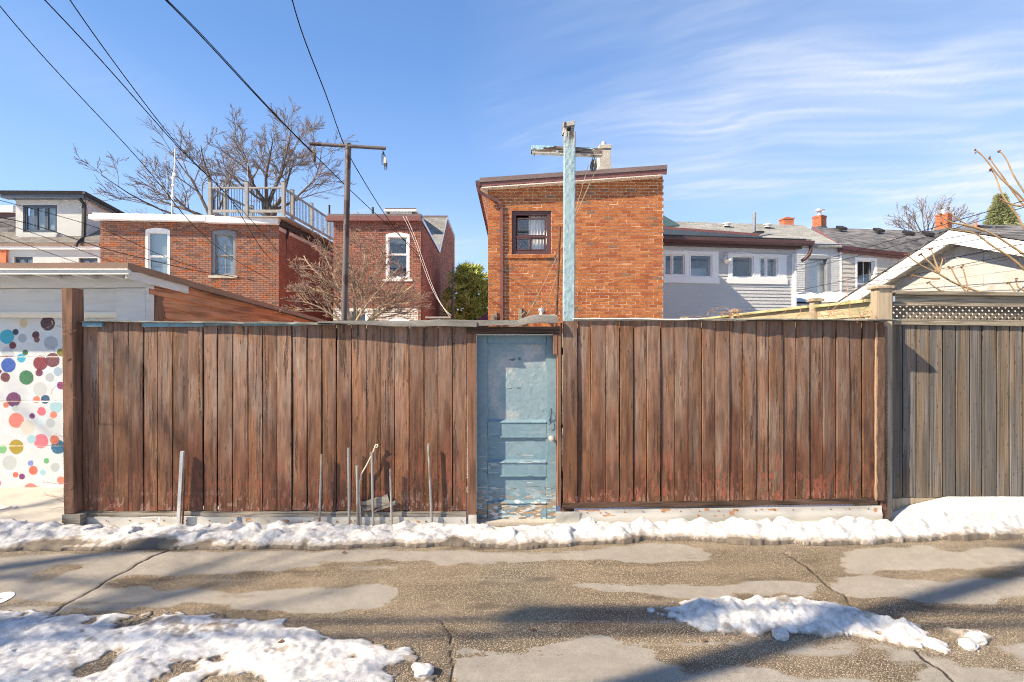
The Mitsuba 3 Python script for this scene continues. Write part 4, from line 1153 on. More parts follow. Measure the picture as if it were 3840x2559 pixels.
# ------------------------------------------------------------------ clothes line posts
bp = thing('clothesline_post', 'tall flaking pale blue wooden post with a weathered cross arm beside the door', 'post')
PY = 5.43
x0, x1 = px(2108, PY), px(2151, PY)
m = square_post(x0, x1, PY - .05, PY + .055, 0, pz(500, PY), 15, .0035, 150, .010, -3, (px(2112, PY) - px(2106, PY), 0))
obj('post', m, 'm_blue_post', bp)
xt = px(2131, PY)
zt = pz(500, PY)
obj('rotten_top', cat(rot(rough_beam(-.07, .06, -.05, .055, zt + .062, zt + .118, 5, .012, 20), [0, 1, 0], -7, (0, 0, zt + .09)), ), 'm_arm_lit_under', bp) if False else None
tops = cat(square_post(xt - .064, xt - .02, PY - .045, PY + .055, zt - .01, pz(476, PY), 16, .006, 12, .006), square_post(xt + .028, xt + .062, PY - .02, PY + .055, zt - .01, pz(474, PY), 17, .006, 12, .006),
           square_post(xt - .02, xt + .03, PY + .02, PY + .055, zt - .01, pz(474, PY), 18, .006, 12, .006))
capm = square_post(xt - .064, xt + .066, PY - .055, PY + .055, pz(480, PY), pz(463, PY), 19, .009, 14, .008)
v, f = capm; v[:, 2] += (v[:, 0] - xt) * .16
obj('rotten_top', cat(tops, (v, f)), 'm_blue_post', bp, label='rotten hollow head of the post')
Ya = 5.53
A, B = at(1992, 562, Ya), at(2257, 573, Ya)
arm = rough_beam(0, B[0] - A[0], -.04, .045, -.035, .035, 23, .005, 50)
v, f = arm; v = v + A; v[:, 2] += (v[:, 0] - A[0]) / (B[0] - A[0]) * (B[2] - A[2])
am = obj('cross_arm', (v, f), 'm_arm', bp, label='dark weathered cross arm')
v, f = box(.01, B[0] - A[0] - .01, -.038, .043, -.041, -.034); v = v + A; v[:, 2] += (v[:, 0] - A[0]) / (B[0] - A[0]) * (B[2] - A[2])
obj('under_face', (v, f), 'm_arm_lit_under', am)
obj('hook', tube(spline([A + [.03, 0, -.04], A + [.035, -.01, -.06], A + [.03, 0, -.075]], 8), .003, 5), 'm_black', bp)


def ring(c, R, r_, nrm, n=28, s=8):
    """a torus"""
    nrm = np.array(nrm, float) / np.linalg.norm(nrm)
    a = np.cross(nrm, [0, 0, 1.0]); a /= np.linalg.norm(a); b = np.cross(nrm, a)
    an = np.linspace(0, 2 * np.pi, n + 1)
    return tube([c + R * (math.cos(t) * a + math.sin(t) * b) for t in an], r_, s, cap=False)


def pulley(name, sx, ytop, ybot, Y, nrm, label, twist=0.0):
    c = at(sx, (ytop + ybot) / 2 + 4, Y); R = (ybot - ytop) / F * Y * .40
    n_ = np.array(nrm, float) / np.linalg.norm(nrm)
    a = np.cross(n_, [0, 0, 1.0]); a /= np.linalg.norm(a)
    w = [ring(c + n_ * .010, R, .006, n_), ring(c - n_ * .010, R, .006, n_), ring(c, R * .86, .006, n_), ring(c, R * .25, .008, n_)]
    for k in range(5):
        t = k * 2 * math.pi / 5 + .3
        w.append(tube([c, c + R * .9 * (math.cos(t) * a + math.sin(t) * np.array([0, 0, 1.0]))], .0035, 5))
    k = thing(name, label, 'pulley')
    obj('wheel', cat(*w), 'm_tarnish', k, smooth=True)
    t = at(sx, ytop - 6, Y)
    obj('hanger', cat(tube(spline([t, c + [0, 0, R * 1.08] + n_ * .018, c + n_ * .018], 10), .004, 5), tube(spline([t, c + [0, 0, R * 1.08] - n_ * .018, c - n_ * .018], 10), .004, 5), tube([c - n_ * .02, c + n_ * .02], .006, 6)), 'm_tarnish', k, smooth=True)
    return c, R


c1, R1 = pulley('line_pulley', 2226, 592, 642, 5.53, (1, .28, .0), 'grey clothesline pulley hanging from the right end of the blue post\'s cross arm')
hy = 11.74
for q, (sx, sy), lab in ((c1 + [-R1, 0, 0], (2036, 1180), 'thin tan clothesline running from the blue post\'s pulley towards the orange brick house'), (c1 + [.02, .02, -R1], (1962, 1205), 'lower thin tan clothesline hanging from the blue post\'s pulley')):
    e = at(sx, sy, hy)
    P = q + np.linspace(0, 1, 30)[:, None] * (e - q); P[:, 2] -= .10 * np.sin(np.linspace(0, np.pi, 30))
    obj('clothesline', tube(P, .0042, 5), 'm_rope', smooth=True, label=lab, category='clothesline')
obj('iron_pipe', tube([np.array([px(2080, 5.75), 5.75, .0]), at(2085, 1203, 5.75), at(2100, 850, 5.75)], .0155, 10), 'm_rust', smooth=True, label='dark rusty pipe leaning behind the blue post', category='pipe')

mp = thing('clothesline_pole', 'rusty grey metal T pole rising behind the left plank fence', 'pole')
MY = 6.6
a, b = at(1290, 1230, MY), at(1306, 545, MY)
b0 = a + (a - b) / (b[2] - a[2]) * (a[2]) * -1 if False else np.array([a[0] - .012, MY, 0])
obj('post', tube([b0, a, (a + b) / 2, b], 21.5 / F * MY / 2, 16), 'm_pole_steel', mp, smooth=40)
obj('cross_bar', tube([at(1163, 539.5, MY - .02), at(1304, 548.5, MY - .02), at(1446, 557, MY - .02)], 13 / F * MY / 2, 12), 'm_pole_steel', mp, smooth=40)
obj('weld_collar', tube([at(1304.5, 540, MY), at(1305, 562, MY)], 24.5 / F * MY / 2, 14), 'm_pole_steel', mp, smooth=40)
pulley('line_pulley', 1179, 553, 608, MY - .03, (1, .55, 0), 'pale clothesline pulley hanging from the left end of the metal T pole')
k = thing('peg_bundle', 'bundle of wire and wooden pegs hanging at the right end of the T pole', 'pulley')
r = np.random.default_rng(3)
t0 = at(1437, 566, MY - .02)
obj('wire', cat(*[tube(spline([t0 + [r.normal(0, .004), r.normal(0, .004), 0], at(1437 + d1, 592, MY - .03 + i * .008), at(1441 + d1, 620, MY - .03 + i * .008)], 14), .0035, 5) for i, d1 in enumerate((-7, -3, 1, 6, 9))]), 'm_black', k)
obj('peg', cat(*[prism([at(x, 588 + y, MY - .02), at(x + 4, 588 + y, MY - .02), at(x + 5, 622 + y, MY - .02), at(x, 620 + y, MY - .02)], (0, .015, 0)) for x, y in ((1439, 0), (1443, 3))]), 'm_rope', k)
obj('clip', cat(*[prism([at(x, 612, MY - .03), at(x + 5, 612, MY - .03), at(x + 3.5, 638, MY - .03), at(x + 2, 638, MY - .03)], (0, .012, 0)) for x in (1440, 1447)]), 'm_black', k)

# ------------------------------------------------------------------ building kit


def brickwork(fc, key, region, pitch, course, joint, z0, mat_, rng, nparts=300, depth=.010, name='brick', prefer=None):
    """lay bricks over region (shapely, in s,z); the nparts that show largest are entries of their own, the rest one mesh"""
    a0, b0_, a1, b1 = region.bounds
    cells = []
    for rrow in range(int(math.floor((b0_ - z0) / course)), int(math.ceil((b1 - z0) / course))):
        zb, zt = z0 + rrow * course, z0 + (rrow + 1) * course - joint
        strip = region.intersection(LineString([(a0 - 1, (zb + zt) / 2), (a1 + 1, (zb + zt) / 2)]))
        segs = [g.bounds[::2] for g in getattr(strip, 'geoms', [strip]) if not g.is_empty]
        top = region.intersection(LineString([(a0 - 1, zt), (a1 + 1, zt)]))
        if top.is_empty: continue
        off = 0.5 * (rrow % 2)
        for (p, q) in segs:
            i0, i1 = int(math.floor(p / pitch + off)), int(math.ceil(q / pitch + off))
            for i in range(i0, i1):
                u0, u1 = max((i - off) * pitch, p), min((i + 1 - off) * pitch - joint, q)
                if u1 - u0 > .03:
                    cells.append((u0, u1, zb, zt))
    full = pitch - joint
    hh = course - joint
    order = sorted(range(len(cells)), key=lambda i: (-round(cells[i][1] - cells[i][0], 2), prefer(cells[i]) if prefer else cells[i][2]))
    pick = set(order[:nparts])
    variants = []
    for k in range(3):
        w = np.random.default_rng(k + 77)
        v, f = box(0, full, 0, hh, -.012, depth)
        v = v + w.normal(0, .0022, v.shape) * [1, 1, 1]
        v[:, 0] = np.clip(v[:, 0], 0.0005, full)
        variants.append(mikit.ply(fc.map((v, f)), mat_))
    o3 = fc.pt(0, 0)
    rest = []
    for i, (u0, u1, zb, zt) in enumerate(cells):
        dd = rng.normal(0, .0022)
        if i in pick and abs(u1 - u0 - full) < .004:
            w = fc.pt(u0, zb, dd) - o3
            k = uniq(f'{key}__{name}')
            scene[k] = {**variants[int(rng.integers(3))], 'to_world': T().translate(w.tolist())}
        else:
            v, f = box(u0, u1, zb, zt, -.012, depth + dd)
            v = v + rng.normal(0, .0018, v.shape)
            if i in pick:
                obj(name, fc.map((v, f)), mat_, key)
            else:
                rest.append((v, f))
    if rest:
        obj(name, fc.map(cat(*rest)), mat_, key, kind='stuff')


def room(fc, w, s0, s1, z0, z1, d0=-.26, d1=-1.0):
    obj('dark_room', cat(fc.ring(s0 - .12, s1 + .12, z0 - .12, z1 + .12, .02, d1, d0), fc.box(s0 - .12, s1 + .12, z0 - .12, z1 + .12, d1 - .02, d1)), 'm_room', w)


def sash_window(fc, key, s0, s1, z0, z1, kind, frame_m='m_white_trim', ft=.07, proud=.02, recess=.06, split=.5, blind='m_shade_skytint', bd=.12, bfull=(0, 1), mullion=False, arch=False, sash_m=None, sill=None, sill_m=None, frame=True):
    """window part with frame, sashes, panes, something behind the glass and a sill"""
    sash_m = sash_m or frame_m
    w = uniq(key + '__window')
    if frame:
        scene[w + '__frame'] = mikit.ply(fc.ring(s0, s1, z0, z1, ft, -recess - .05, proud, ft * .7), frame_m); USED.add(w + '__frame')
    a, b, c, d = s0 + ft, s1 - ft, z0 + ft * .7, z1 - ft
    st = .035
    if arch:
        n = 14
        top = [(s0 + (s1 - s0) * t, z1 + arch * (1 - (2 * t - 1) ** 2)) for t in np.linspace(0, 1, n)]
        obj('arch_head', fc.ext(Polygon([(s0, z1 + .001)] + top + [(s1, z1 + .001)]), -recess - .04, proud), frame_m, w)
    zm = c + (d - c) * split
    if kind == 'hung':
        obj('sash', fc.ring(a, b, zm - .02, d, st, -recess - .02, -recess + .012), sash_m, w)
        obj('sash', fc.ring(a, b, c, zm - .021, st, -recess - .055, -recess - .022), sash_m, w)
        if mullion:
            m_ = (a + b) / 2
            obj('glazing_bar', cat(fc.box(m_ - .012, m_ + .012, zm + st - .02, d - st, -recess - .015, -recess + .005), fc.box(m_ - .012, m_ + .012, c + st, zm - .021 - st, -recess - .05, -recess - .03)), sash_m, w)
        panes = [(a + st, b - st, zm - .02 + st, d - st, -recess - .004), (a + st, b - st, c + st, zm - .021 - st, -recess - .04)]
    elif kind == 'slider':
        m_ = a + (b - a) * .42
        obj('sash', fc.ring(m_ - .02, b, c, d, st, -recess - .02, -recess + .012), sash_m, w)
        obj('sash', fc.ring(a, m_ - .021, c, d, st, -recess - .055, -recess - .022), sash_m, w)
        panes = [(m_ - .02 + st, b - st, c + st, d - st, -recess - .004), (a + st, m_ - .021 - st, c + st, d - st, -recess - .04)]
    elif kind == 'triple':
        panes = []
        n = 3; ww = (b - a) / n
        for i in range(n):
            obj('sash', fc.ring(a + i * ww + .002, a + (i + 1) * ww - .002, c, d, .055, -recess - .03, -recess + .012), sash_m, w)
            panes.append((a + i * ww + .057, a + (i + 1) * ww - .057, c + .055, d - .055, -recess - .01))
    elif kind == 'double':
        panes = []
        ww = (b - a) / 2
        for i in range(2):
            obj('sash', fc.ring(a + i * ww + .002, a + (i + 1) * ww - .002, c, d, .05, -recess - .03, -recess + .012), sash_m, w)
            panes.append((a + i * ww + .052, a + (i + 1) * ww - .052, c + .05, d - .05, -recess - .01))
    else:
        obj('sash', fc.ring(a, b, c, d, st, -recess - .03, -recess + .01), sash_m, w)
        panes = [(a + st, b - st, c + st, d - st, -recess - .01)]
    for (p, q, e, g, dp) in panes:
        v = np.array([fc.pt(p, e, dp), fc.pt(q, e, dp), fc.pt(q, g, dp), fc.pt(p, g, dp)])
        obj('pane', (v, np.array([[0, 1, 2], [0, 2, 3]])), 'm_glass', w)
    if blind:
        zb0, zb1 = c + (d - c) * bfull[0], c + (d - c) * bfull[1]
        if blind == 'm_blind':
            n = int((zb1 - zb0) / .05)
            obj('blind', cat(*[fc.map(rot(box(a, b, zb0 + i * .05, zb0 + i * .05 + .046, -recess - bd - .002, -recess - bd), [1, 0, 0], 12, (0, zb0 + i * .05, -recess - bd))) for i in range(n)]), blind, w)
        elif blind == 'm_curtain':
            ss = np.linspace(a + (b - a) * .40, b, 70)
            dd = -recess - bd + .022 * np.sin(ss * 75) + .01 * np.sin(ss * 31)
            v = np.array([[s_, z_, d_] for z_ in (zb0, zb1) for s_, d_ in zip(ss, dd)]); n = len(ss)
            i = np.arange(n - 1)
            q = np.stack([i, i + 1, i + 1 + n, i + n], 1)
            obj('curtain', fc.map((v, np.vstack([q[:, [0, 1, 2]], q[:, [0, 2, 3]]]))), blind, w, smooth=True)
        else:
            obj('blind', fc.box(a, b, zb0, zb1, -recess - bd - .01, -recess - bd), blind, w)
    room(fc, w, s0, s1, z0, z1 + (arch or 0))
    if sill:
        obj('sill', fc.cbox(s0 - sill, s1 + sill, z0 - .09, z0 - .002, -.08, .05, .008), sill_m or frame_m, w)
    return w


def wall_slab(fc, key, name, poly, thick, m, **t):
    return obj(name, fc.ext(poly, -thick, -.006), m, key, **t)


def strips(fc, key, region, exposure, z0, m, out=.021, name='siding_board', big=1.0):
    """clapboards: every course leans out at its foot; regions cut by windows give two pieces"""
    a0, b0_, a1, b1 = region.bounds
    i = 0
    z = z0
    while z < b1:
        band = region.intersection(sbox(a0 - 1, z, a1 + 1, z + exposure - .0005))
        for g in getattr(band, 'geoms', [band]):
            if g.geom_type != 'Polygon' or g.area < .003: continue
            v, f = ext(g, 1.0)
            t = (v[:, 1] - z) / exposure
            front = out * (1 - t) + .003
            v[:, 2] = np.where(v[:, 2] > .5, front, -.01)
            obj(name, fc.map((v, f)), m, key)
        z += exposure
        i += 1


# ------------------------------------------------------------------ orange brick house
ho = thing('brick_house', 'bright orange brick house with a slanted maroon roof edge behind the door', 'house')
fo = Fac((px(1830, 11.8), 11.8), (px(2488, 11.8), 11.8))
PI, CO, JO = .2135, .0748, .0145
ZO = 2.2
fo_roof = lambda s: 5.62 + (s / fo.L) * .29
ws = fo.rect(1919.5, 790, 2067.5, 953)
reg = Polygon([(0, ZO), (fo.L, ZO), (fo.L, fo_roof(fo.L) + .02), (0, fo_roof(0) + .02)])
sill = fo.rect(1903, 954, 2080, 968.5)
hole = sbox(ws[0], ws[2], ws[1], ws[3])
mat('m_brick_orange', brick_color(fo, PI, CO, ZO, ((0.325, 0.112, 0.042), (0.385, 0.148, 0.058), (0.28, 0.082, 0.034)), (0.19, 0.115, 0.075), .03, .25), 0.9, 0.15,
    bump=lambda p, n, uv: 0.004 * fbm(p.x * 70, p.y * 70, p.z * 90, 2))
wk = uniq(ho + '__wall')
scene[wk] = mikit.ply(fo.ext(Polygon([(0.004, 0), (fo.L - .012, 0), (fo.L - .012, fo_roof(fo.L) + .02), (0, fo_roof(0) + .02)]).difference(hole), -.25, .0), 'm_mortar_pale')
brickwork(fo, wk, reg.difference(hole).difference(sbox(sill[0] - .01, sill[2] - .01, sill[1] + .01, sill[3] + .012)), PI, CO, JO, ZO, 'm_brick_orange', np.random.default_rng(2))
obj('side_wall', cat(box(fo.o[0] + .001, fo.o[0] + .25, 12.06, 18, 0, 5.6), box(px(2488, 11.8) - .25, px(2488, 11.8), 12.06, 18, 0, 5.9), box(fo.o[0], px(2488, 11.8), 18, 18.2, 0, 5.7)), 'm_brick_red', ho)
# row of upright sill bricks
n = 17
w = (sill[1] - sill[0]) / n
for i in range(n):
    v, f = box(sill[0] + i * w, sill[0] + (i + 1) * w - .009, sill[2], sill[3], -.02, .045)
    v[v[:, 2] > 0, 1] -= .008
    obj('sill_brick', fo.map((v + np.random.default_rng(i).normal(0, .002, v.shape), f)), 'm_brick_orange', wk)
obj('sill_mortar', fo.box(sill[0], sill[1], sill[2] + .002, sill[3] - .004, -.02, .034), 'm_mortar_pale', wk)
# the window, a fixed light over a slider
w = uniq(ho + '__window')
a, b, c, d = ws
obj('frame', cat(fo.ring(a, b, c, d, .10, -.12, -.045, .085), fo.box(a - .02, b + .0, c - .035, c - .001, -.1, .02)), 'm_maroon', w)
u = fo.rect(1938, 815, 2048, 884); l1 = fo.rect(1938, 890.5, 1989.5, 937.5); l2 = fo.rect(1990, 890.5, 2045, 937.5)
for (p, q, e, g), dd in ((u, -.1), (l1, -.085), (l2, -.1)):
    obj('sash', fo.ring(p, q, e, g, .028, dd - .02, dd + .03), 'm_maroon', w)
    v = np.array([fo.pt(p + .02, e + .02, dd), fo.pt(q - .02, e + .02, dd), fo.pt(q - .02, g - .02, dd), fo.pt(p + .02, g - .02, dd)])
    obj('pane', (v, np.array([[0, 1, 2], [0, 2, 3]])), 'm_glass', w)
obj('transom', fo.box(a + .1, b - .1, u[2] - .042, u[2] - .001, -.115, -.05), 'm_maroon', w)
ss = np.linspace(u[0] + (u[1] - u[0]) * .42, u[1] + .03, 80)
dd = -.24 + .02 * np.sin(ss * 80) + .012 * np.sin(ss * 37)
v = np.array([[s_, z_, d_] for z_ in (c + .05, d - .05) for s_, d_ in zip(ss, dd)]); n = len(ss); i = np.arange(n - 1); q = np.stack([i, i + 1, i + 1 + n, i + n], 1)
obj('curtain', fo.map((v, np.vstack([q[:, [0, 1, 2]], q[:, [0, 2, 3]]]))), 'm_curtain', w, smooth=True)
room(fo, w, a, b, c, d)
# roof: sloping to the left, fascia, flashing, soffit strip
rk = uniq(ho + '__roof')
YF = 11.58
RL, RR = px(1799, YF), px(2500, YF)
zt = lambda sx, sy: pz(sy, YF)
def band(y0l, y1l, y0r, y1r, Y0, Y1, xl=RL, xr=RR):
    return prism([(xl, Y0, pz(y0l, YF)), (xr, Y0, pz(y0r, YF)), (xr, Y0, pz(y1r, YF)), (xl, Y0, pz(y1l, YF))], (0, Y1 - Y0, 0))
scene[rk] = mikit.ply(prism([(RL - .1, YF + .02, pz(676, YF)), (RR - .02, YF + .02, pz(628, YF)), (RR - .02, YF + .02, pz(640, YF)), (RL - .1, YF + .02, pz(688, YF))], (0, 6.9, 0)), 'm_roof_felt')
obj('flashing', band(670, 686.5, 621, 637, YF - .05, YF + .019), 'm_flash_brown', rk)
obj('fascia', band(687, 702, 637.5, 654, YF - .02, YF + .018), 'm_maroon_light', rk)
obj('soffit', prism([(RL + .03, YF - .015, pz(703, YF)), (RR - .1, YF - .015, pz(655, YF)), (RR - .1, 11.8, pz(655, YF) - .0), (RL + .03, 11.8, pz(703, YF))], (0, 0, -.02)), 'm_cream', rk, label='cream soffit strip under the roof edge')
gxl = px(1783, YF - .03)
gzt = pz(683, YF)
obj('soffit', prism([(fo.o[0], YF + .03, gzt - .17), (gxl + .1, YF + .03, gzt - .13), (gxl + .1, 17.9, gzt - .13), (fo.o[0], 17.9, gzt - .17)], (0, 0, .02)), 'm_soffit', rk, label='tan soffit along the left eave')
gut = prism([(gxl, YF - .04, gzt), (gxl + .015, YF - .04, gzt - .09), (gxl + .05, YF - .04, gzt - .115), (gxl + .11, YF - .04, gzt - .115), (gxl + .11, YF - .04, gzt)], (0, 6.35, 0))
obj('gutter', gut, 'm_maroon', ho)
dp = [at(1791, 702, YF - .02), at(1794, 715, YF), at(1806, 727, 11.62), at(1862, 752, 11.72), at(1874, 763, 11.74), at(1880, 782, 11.745), at(1880.5, 900, 11.745), at(1881, 1215, 11.745)]
dp.append(np.array([dp[-1][0], 11.745, 0.05]))
def sq_pipe(P, w_, h_, m_=None):
    P = np.asarray(P); t = np.gradient(P, axis=0); t /= np.linalg.norm(t, axis=1, keepdims=True)
    rows = []
    for p, d in zip(P, t):
        a_ = np.cross(d, [0, -1, 0]); a_ /= np.linalg.norm(a_); b_ = np.cross(d, a_)
        rows.append([p + a_ * w_ * i + b_ * h_ * j for i, j in ((-1, -1), (1, -1), (1, 1), (-1, 1))])
    v = np.array(rows); n = len(P); v = v.reshape(-1, 3)
    f = []
    for i in range(n - 1):
        for j in range(4):
            k = (j + 1) % 4
            f += [[i * 4 + j, i * 4 + k, (i + 1) * 4 + k], [i * 4 + j, (i + 1) * 4 + k, (i + 1) * 4 + j]]
    return v, np.array(f)
obj('downpipe', sq_pipe(dp, .034, .026), 'm_maroon_light', ho)
ribs = []
for j in range(8):
    t = j / 7
    ribs.append(box(dp[4][0] - .04, dp[4][0] + .042, dp[4][1] - .03, dp[4][1] + .03, dp[5][2] + t * (dp[4][2] - dp[5][2]) * 1.1, dp[5][2] + t * (dp[4][2] - dp[5][2]) * 1.1 + .006))
obj('elbow_rib', cat(*ribs), 'm_maroon_light', ho)
# chimney behind the blue post's arm
ck = uniq(rk + '__chimney')
YC = 13.6
scene[ck] = mikit.ply(cat(cbox(px(2248, YC), px(2291, YC), YC, YC + .4, 5.8, pz(560, YC), .01), cbox(px(2246, YC), px(2294, YC), YC - .03, YC + .43, pz(558, YC), pz(544, YC), .01), cbox(px(2242, YC), px(2294, YC), YC - .02, YC + .42, pz(640, YC), pz(627, YC), .01)), 'm_concrete')
obj('chimney_cap', lathe([(.05, -.06), (.05, .02), (.085, .03), (.075, .13), (.055, .17), (.0001, .18)], (px(2269, YC), YC + .2, pz(545, YC)), 'z', 20), 'm_galv', ho, smooth=35)
# odds and ends on the wall
def on_wall(name, m, matn, label, category, **k):
    return obj(name, m, matn, label=label, category=category, **k)
q = fo.rect(1944, 1156, 1957, 1214); on_wall('wall_block', fo.cbox(q[0], q[1], q[2], q[3], .012, .09, .004), 'm_old_timber', 'grey wooden block with a rope loop on the orange brick wall', 'wooden block')
q = fo.rect(1855, 1171, 1864, 1218); on_wall('wall_block', fo.cbox(q[0], q[1], q[2], q[3], .012, .09, .004), 'm_old_timber', 'narrow grey wooden upright beside the maroon downpipe', 'wooden block')
q = fo.rect(1841.5, 1182, 1852, 1208); on_wall('wall_block', fo.cbox(q[0], q[1], q[2], q[3], .06, .13, .004), 'm_old_timber', 'short cracked wooden block nearest the left corner of the orange wall', 'wooden block')
s, z = fo.pix(2029, 1165)
lf_ = thing('floodlight', 'small white floodlight on the orange brick wall left of the blue post', 'light')
cpt = fo.pt(s, z, .012)
obj('base', lathe([(.062, 0), (.062, .018), (.045, .03), (.0001, .032)], cpt, 'y', 20), 'm_galv', lf_, smooth=35)
obj('arm', tube(spline([cpt + [0, -.03, 0], cpt + [.0, -.07, -.01], cpt + [-.005, -.10, -.05]], 8), .017, 8), 'm_galv', lf_, smooth=40)
obj('lamp', tube([cpt + [-.004, -.095, -.045], cpt + [-.008, -.105, -.085], cpt + [-.012, -.12, -.13], cpt + [-.012, -.12, -.135]], [.02, .038, .042, .03], 12), 'm_white_trim', lf_, smooth=40)
obj('rope_loop', tube(spline([fo.pt(*fo.pix(1953, 1185), .1), fo.pt(*fo.pix(1962, 1176), .12), fo.pt(*fo.pix(1968, 1170), .09)], 10), .004, 5), 'm_rope', label='loose rope end tied to the wooden block on the orange wall', category='rope')
obj('rope_loop', tube(spline([fo.pt(*fo.pix(1951, 1208), .1), fo.pt(*fo.pix(1966, 1203), .14), fo.pt(*fo.pix(1976, 1192), .12), fo.pt(*fo.pix(1978, 1188), .1)], 14), .0045, 5), 'm_rope', label='curved rope end with a knot below the wooden block', category='rope')

# ------------------------------------------------------------------ old red brick house on the left (A)
ha = thing('brick_house', 'old red brick house with two tall windows and a railed roof deck', 'house')
YA0, YA1 = 17.8, 18.35
fa = Fac((px(377, YA0), YA0), (px(1046, YA1), YA1))
PA, CA, JA, ZA = .2255, .0755, .013, 2.7
mat('m_brick_a', brick_color(fa, PA, CA, ZA, ((0.245, 0.130, 0.096), (0.305, 0.168, 0.126), (0.36, 0.125, 0.058)), (0.16, 0.098, 0.080), .10, .3), 0.92, 0.1)
ztopA = 6.32
w1 = fa.rect(546, 862, 638, 1062); w2 = fa.rect(793, 868, 883, 1035)
arch1 = .075
def arch_hole(q, h):
    n = 12
    return Polygon([(q[0], q[2]), (q[1], q[2])] + [(q[0] + (q[1] - q[0]) * t, q[3] + h * (1 - (2 * t - 1) ** 2)) for t in np.linspace(1, 0, n)])
hA = [arch_hole(w1, arch1), arch_hole(w2, arch1)]
regA = sbox(0, ZA, fa.L, ztopA)
for q in hA: regA = regA.difference(q)
arch_band = [affinity.scale(affinity.translate(q, 0, .11), 1.06, 1, origin='center').intersection(sbox(0, w1[3], fa.L, ztopA)) for q in hA]
regB = regA
for q in arch_band: regB = regB.difference(q)
wk = uniq(ha + '__wall')
full = sbox(0, 0, fa.L, ztopA)
for q in hA: full = full.difference(q)
scene[wk] = mikit.ply(fa.ext(full, -.3, 0), 'm_mortar_shadowed')
brickwork(fa, wk, regB, PA, CA, JA, ZA, 'm_brick_a', np.random.default_rng(3), prefer=lambda c: -c[2] if c[2] < 5.9 else 9)
for q, h in ((w1, arch1), (w2, arch1)):
    n = 13
    for i in range(n):
        t0, t1 = i / n, (i + .86) / n
        f_ = lambda t: (q[0] - .02 + (q[1] - q[0] + .04) * t, q[3] + .008 + h * (1 - (2 * t - 1) ** 2))
        p0, p1 = f_(t0), f_(t1); lean = (t0 - .5) * .10
        obj('arch_brick', fa.ext(Polygon([p0, p1, (p1[0] + lean, p1[1] + .105), (p0[0] + lean, p0[1] + .105)]), -.01, .012), 'm_brick_a', wk)
sash_window(fa, ha, *w1, 'hung', 'm_white_trim', ft=.085, split=.52, arch=arch1, recess=.05, proud=.012, blind='m_shade_skytint', bd=.10)
sash_window(fa, ha, *w2, 'hung', 'm_grey_sash', ft=.10, split=.48, arch=arch1, recess=.12, proud=-.03, blind='m_shade_skytint', bd=.09, mullion=True, sash_m='m_taupe', sill=.09, sill_m='m_beige_stone')
P1A = fa.pt(fa.L, 0)
fas = Fac((P1A[0], P1A[1]), (P1A[0], 25.0))
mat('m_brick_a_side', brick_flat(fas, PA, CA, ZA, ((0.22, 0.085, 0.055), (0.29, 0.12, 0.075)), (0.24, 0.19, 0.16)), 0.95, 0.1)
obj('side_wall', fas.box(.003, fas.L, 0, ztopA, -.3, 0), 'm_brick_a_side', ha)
obj('side_wall', cat(box(fa.o[0], fa.o[0] + .3, fa.o[1] + .31, 25, 0, ztopA), box(fa.o[0], P1A[0], 25, 25.2, 0, ztopA)), 'm_brick_red', ha)
rk = uniq(ha + '__roof')
scene[rk] = mikit.ply(cat(prism([fa.pt(-.1, 6.42, -.1), fa.pt(fa.L + .1, 6.42, -.1), (P1A[0] + .1, 25, 6.42), (fa.o[0] - .1, 25, 6.42)], (0, 0, .05))), 'm_roof_felt')
qf = fa.rect(366, 812, 1052, 835)
obj('fascia', cat(fa.box(-.22, 3.72, 6.335, 6.50, -.02, .27), fa.box(3.725, fa.L + .06, 6.30, 6.52, -.02, .26)), 'm_white_trim', rk, label='white metal fascia')
obj('parapet_cap', fa.box(-.14, 4.0, 6.502, 6.57, -.2, .20), 'm_cream', rk)
obj('gutter_end', fa.cbox(-.34, -.205, 6.45, 6.53, .05, .20, .006), 'm_maroon', rk)
obj('gutter', prism([(P1A[0] + .04, YA1 - .1, 6.38), (P1A[0] + .16, YA1 - .1, 6.40), (P1A[0] + .16, YA1 - .1, 6.28), (P1A[0] + .06, YA1 - .1, 6.26)], (0, 6.6, 0)), 'm_black', ha)
obj('frieze_board', fas.box(.01, fas.L, 6.10, 6.24, .003, .03), 'm_soffit', ha)
dpa = [at(1083, 855, YA1 + .55), at(1078, 880, YA1 + .6), at(1070, 905, YA1 + .6), at(1069, 1000, YA1 + .6)]
dpa.append(np.array([dpa[-1][0], dpa[-1][1], .1]))
obj('downpipe', tube(dpa, .05, 8), 'm_black', ha, smooth=40)
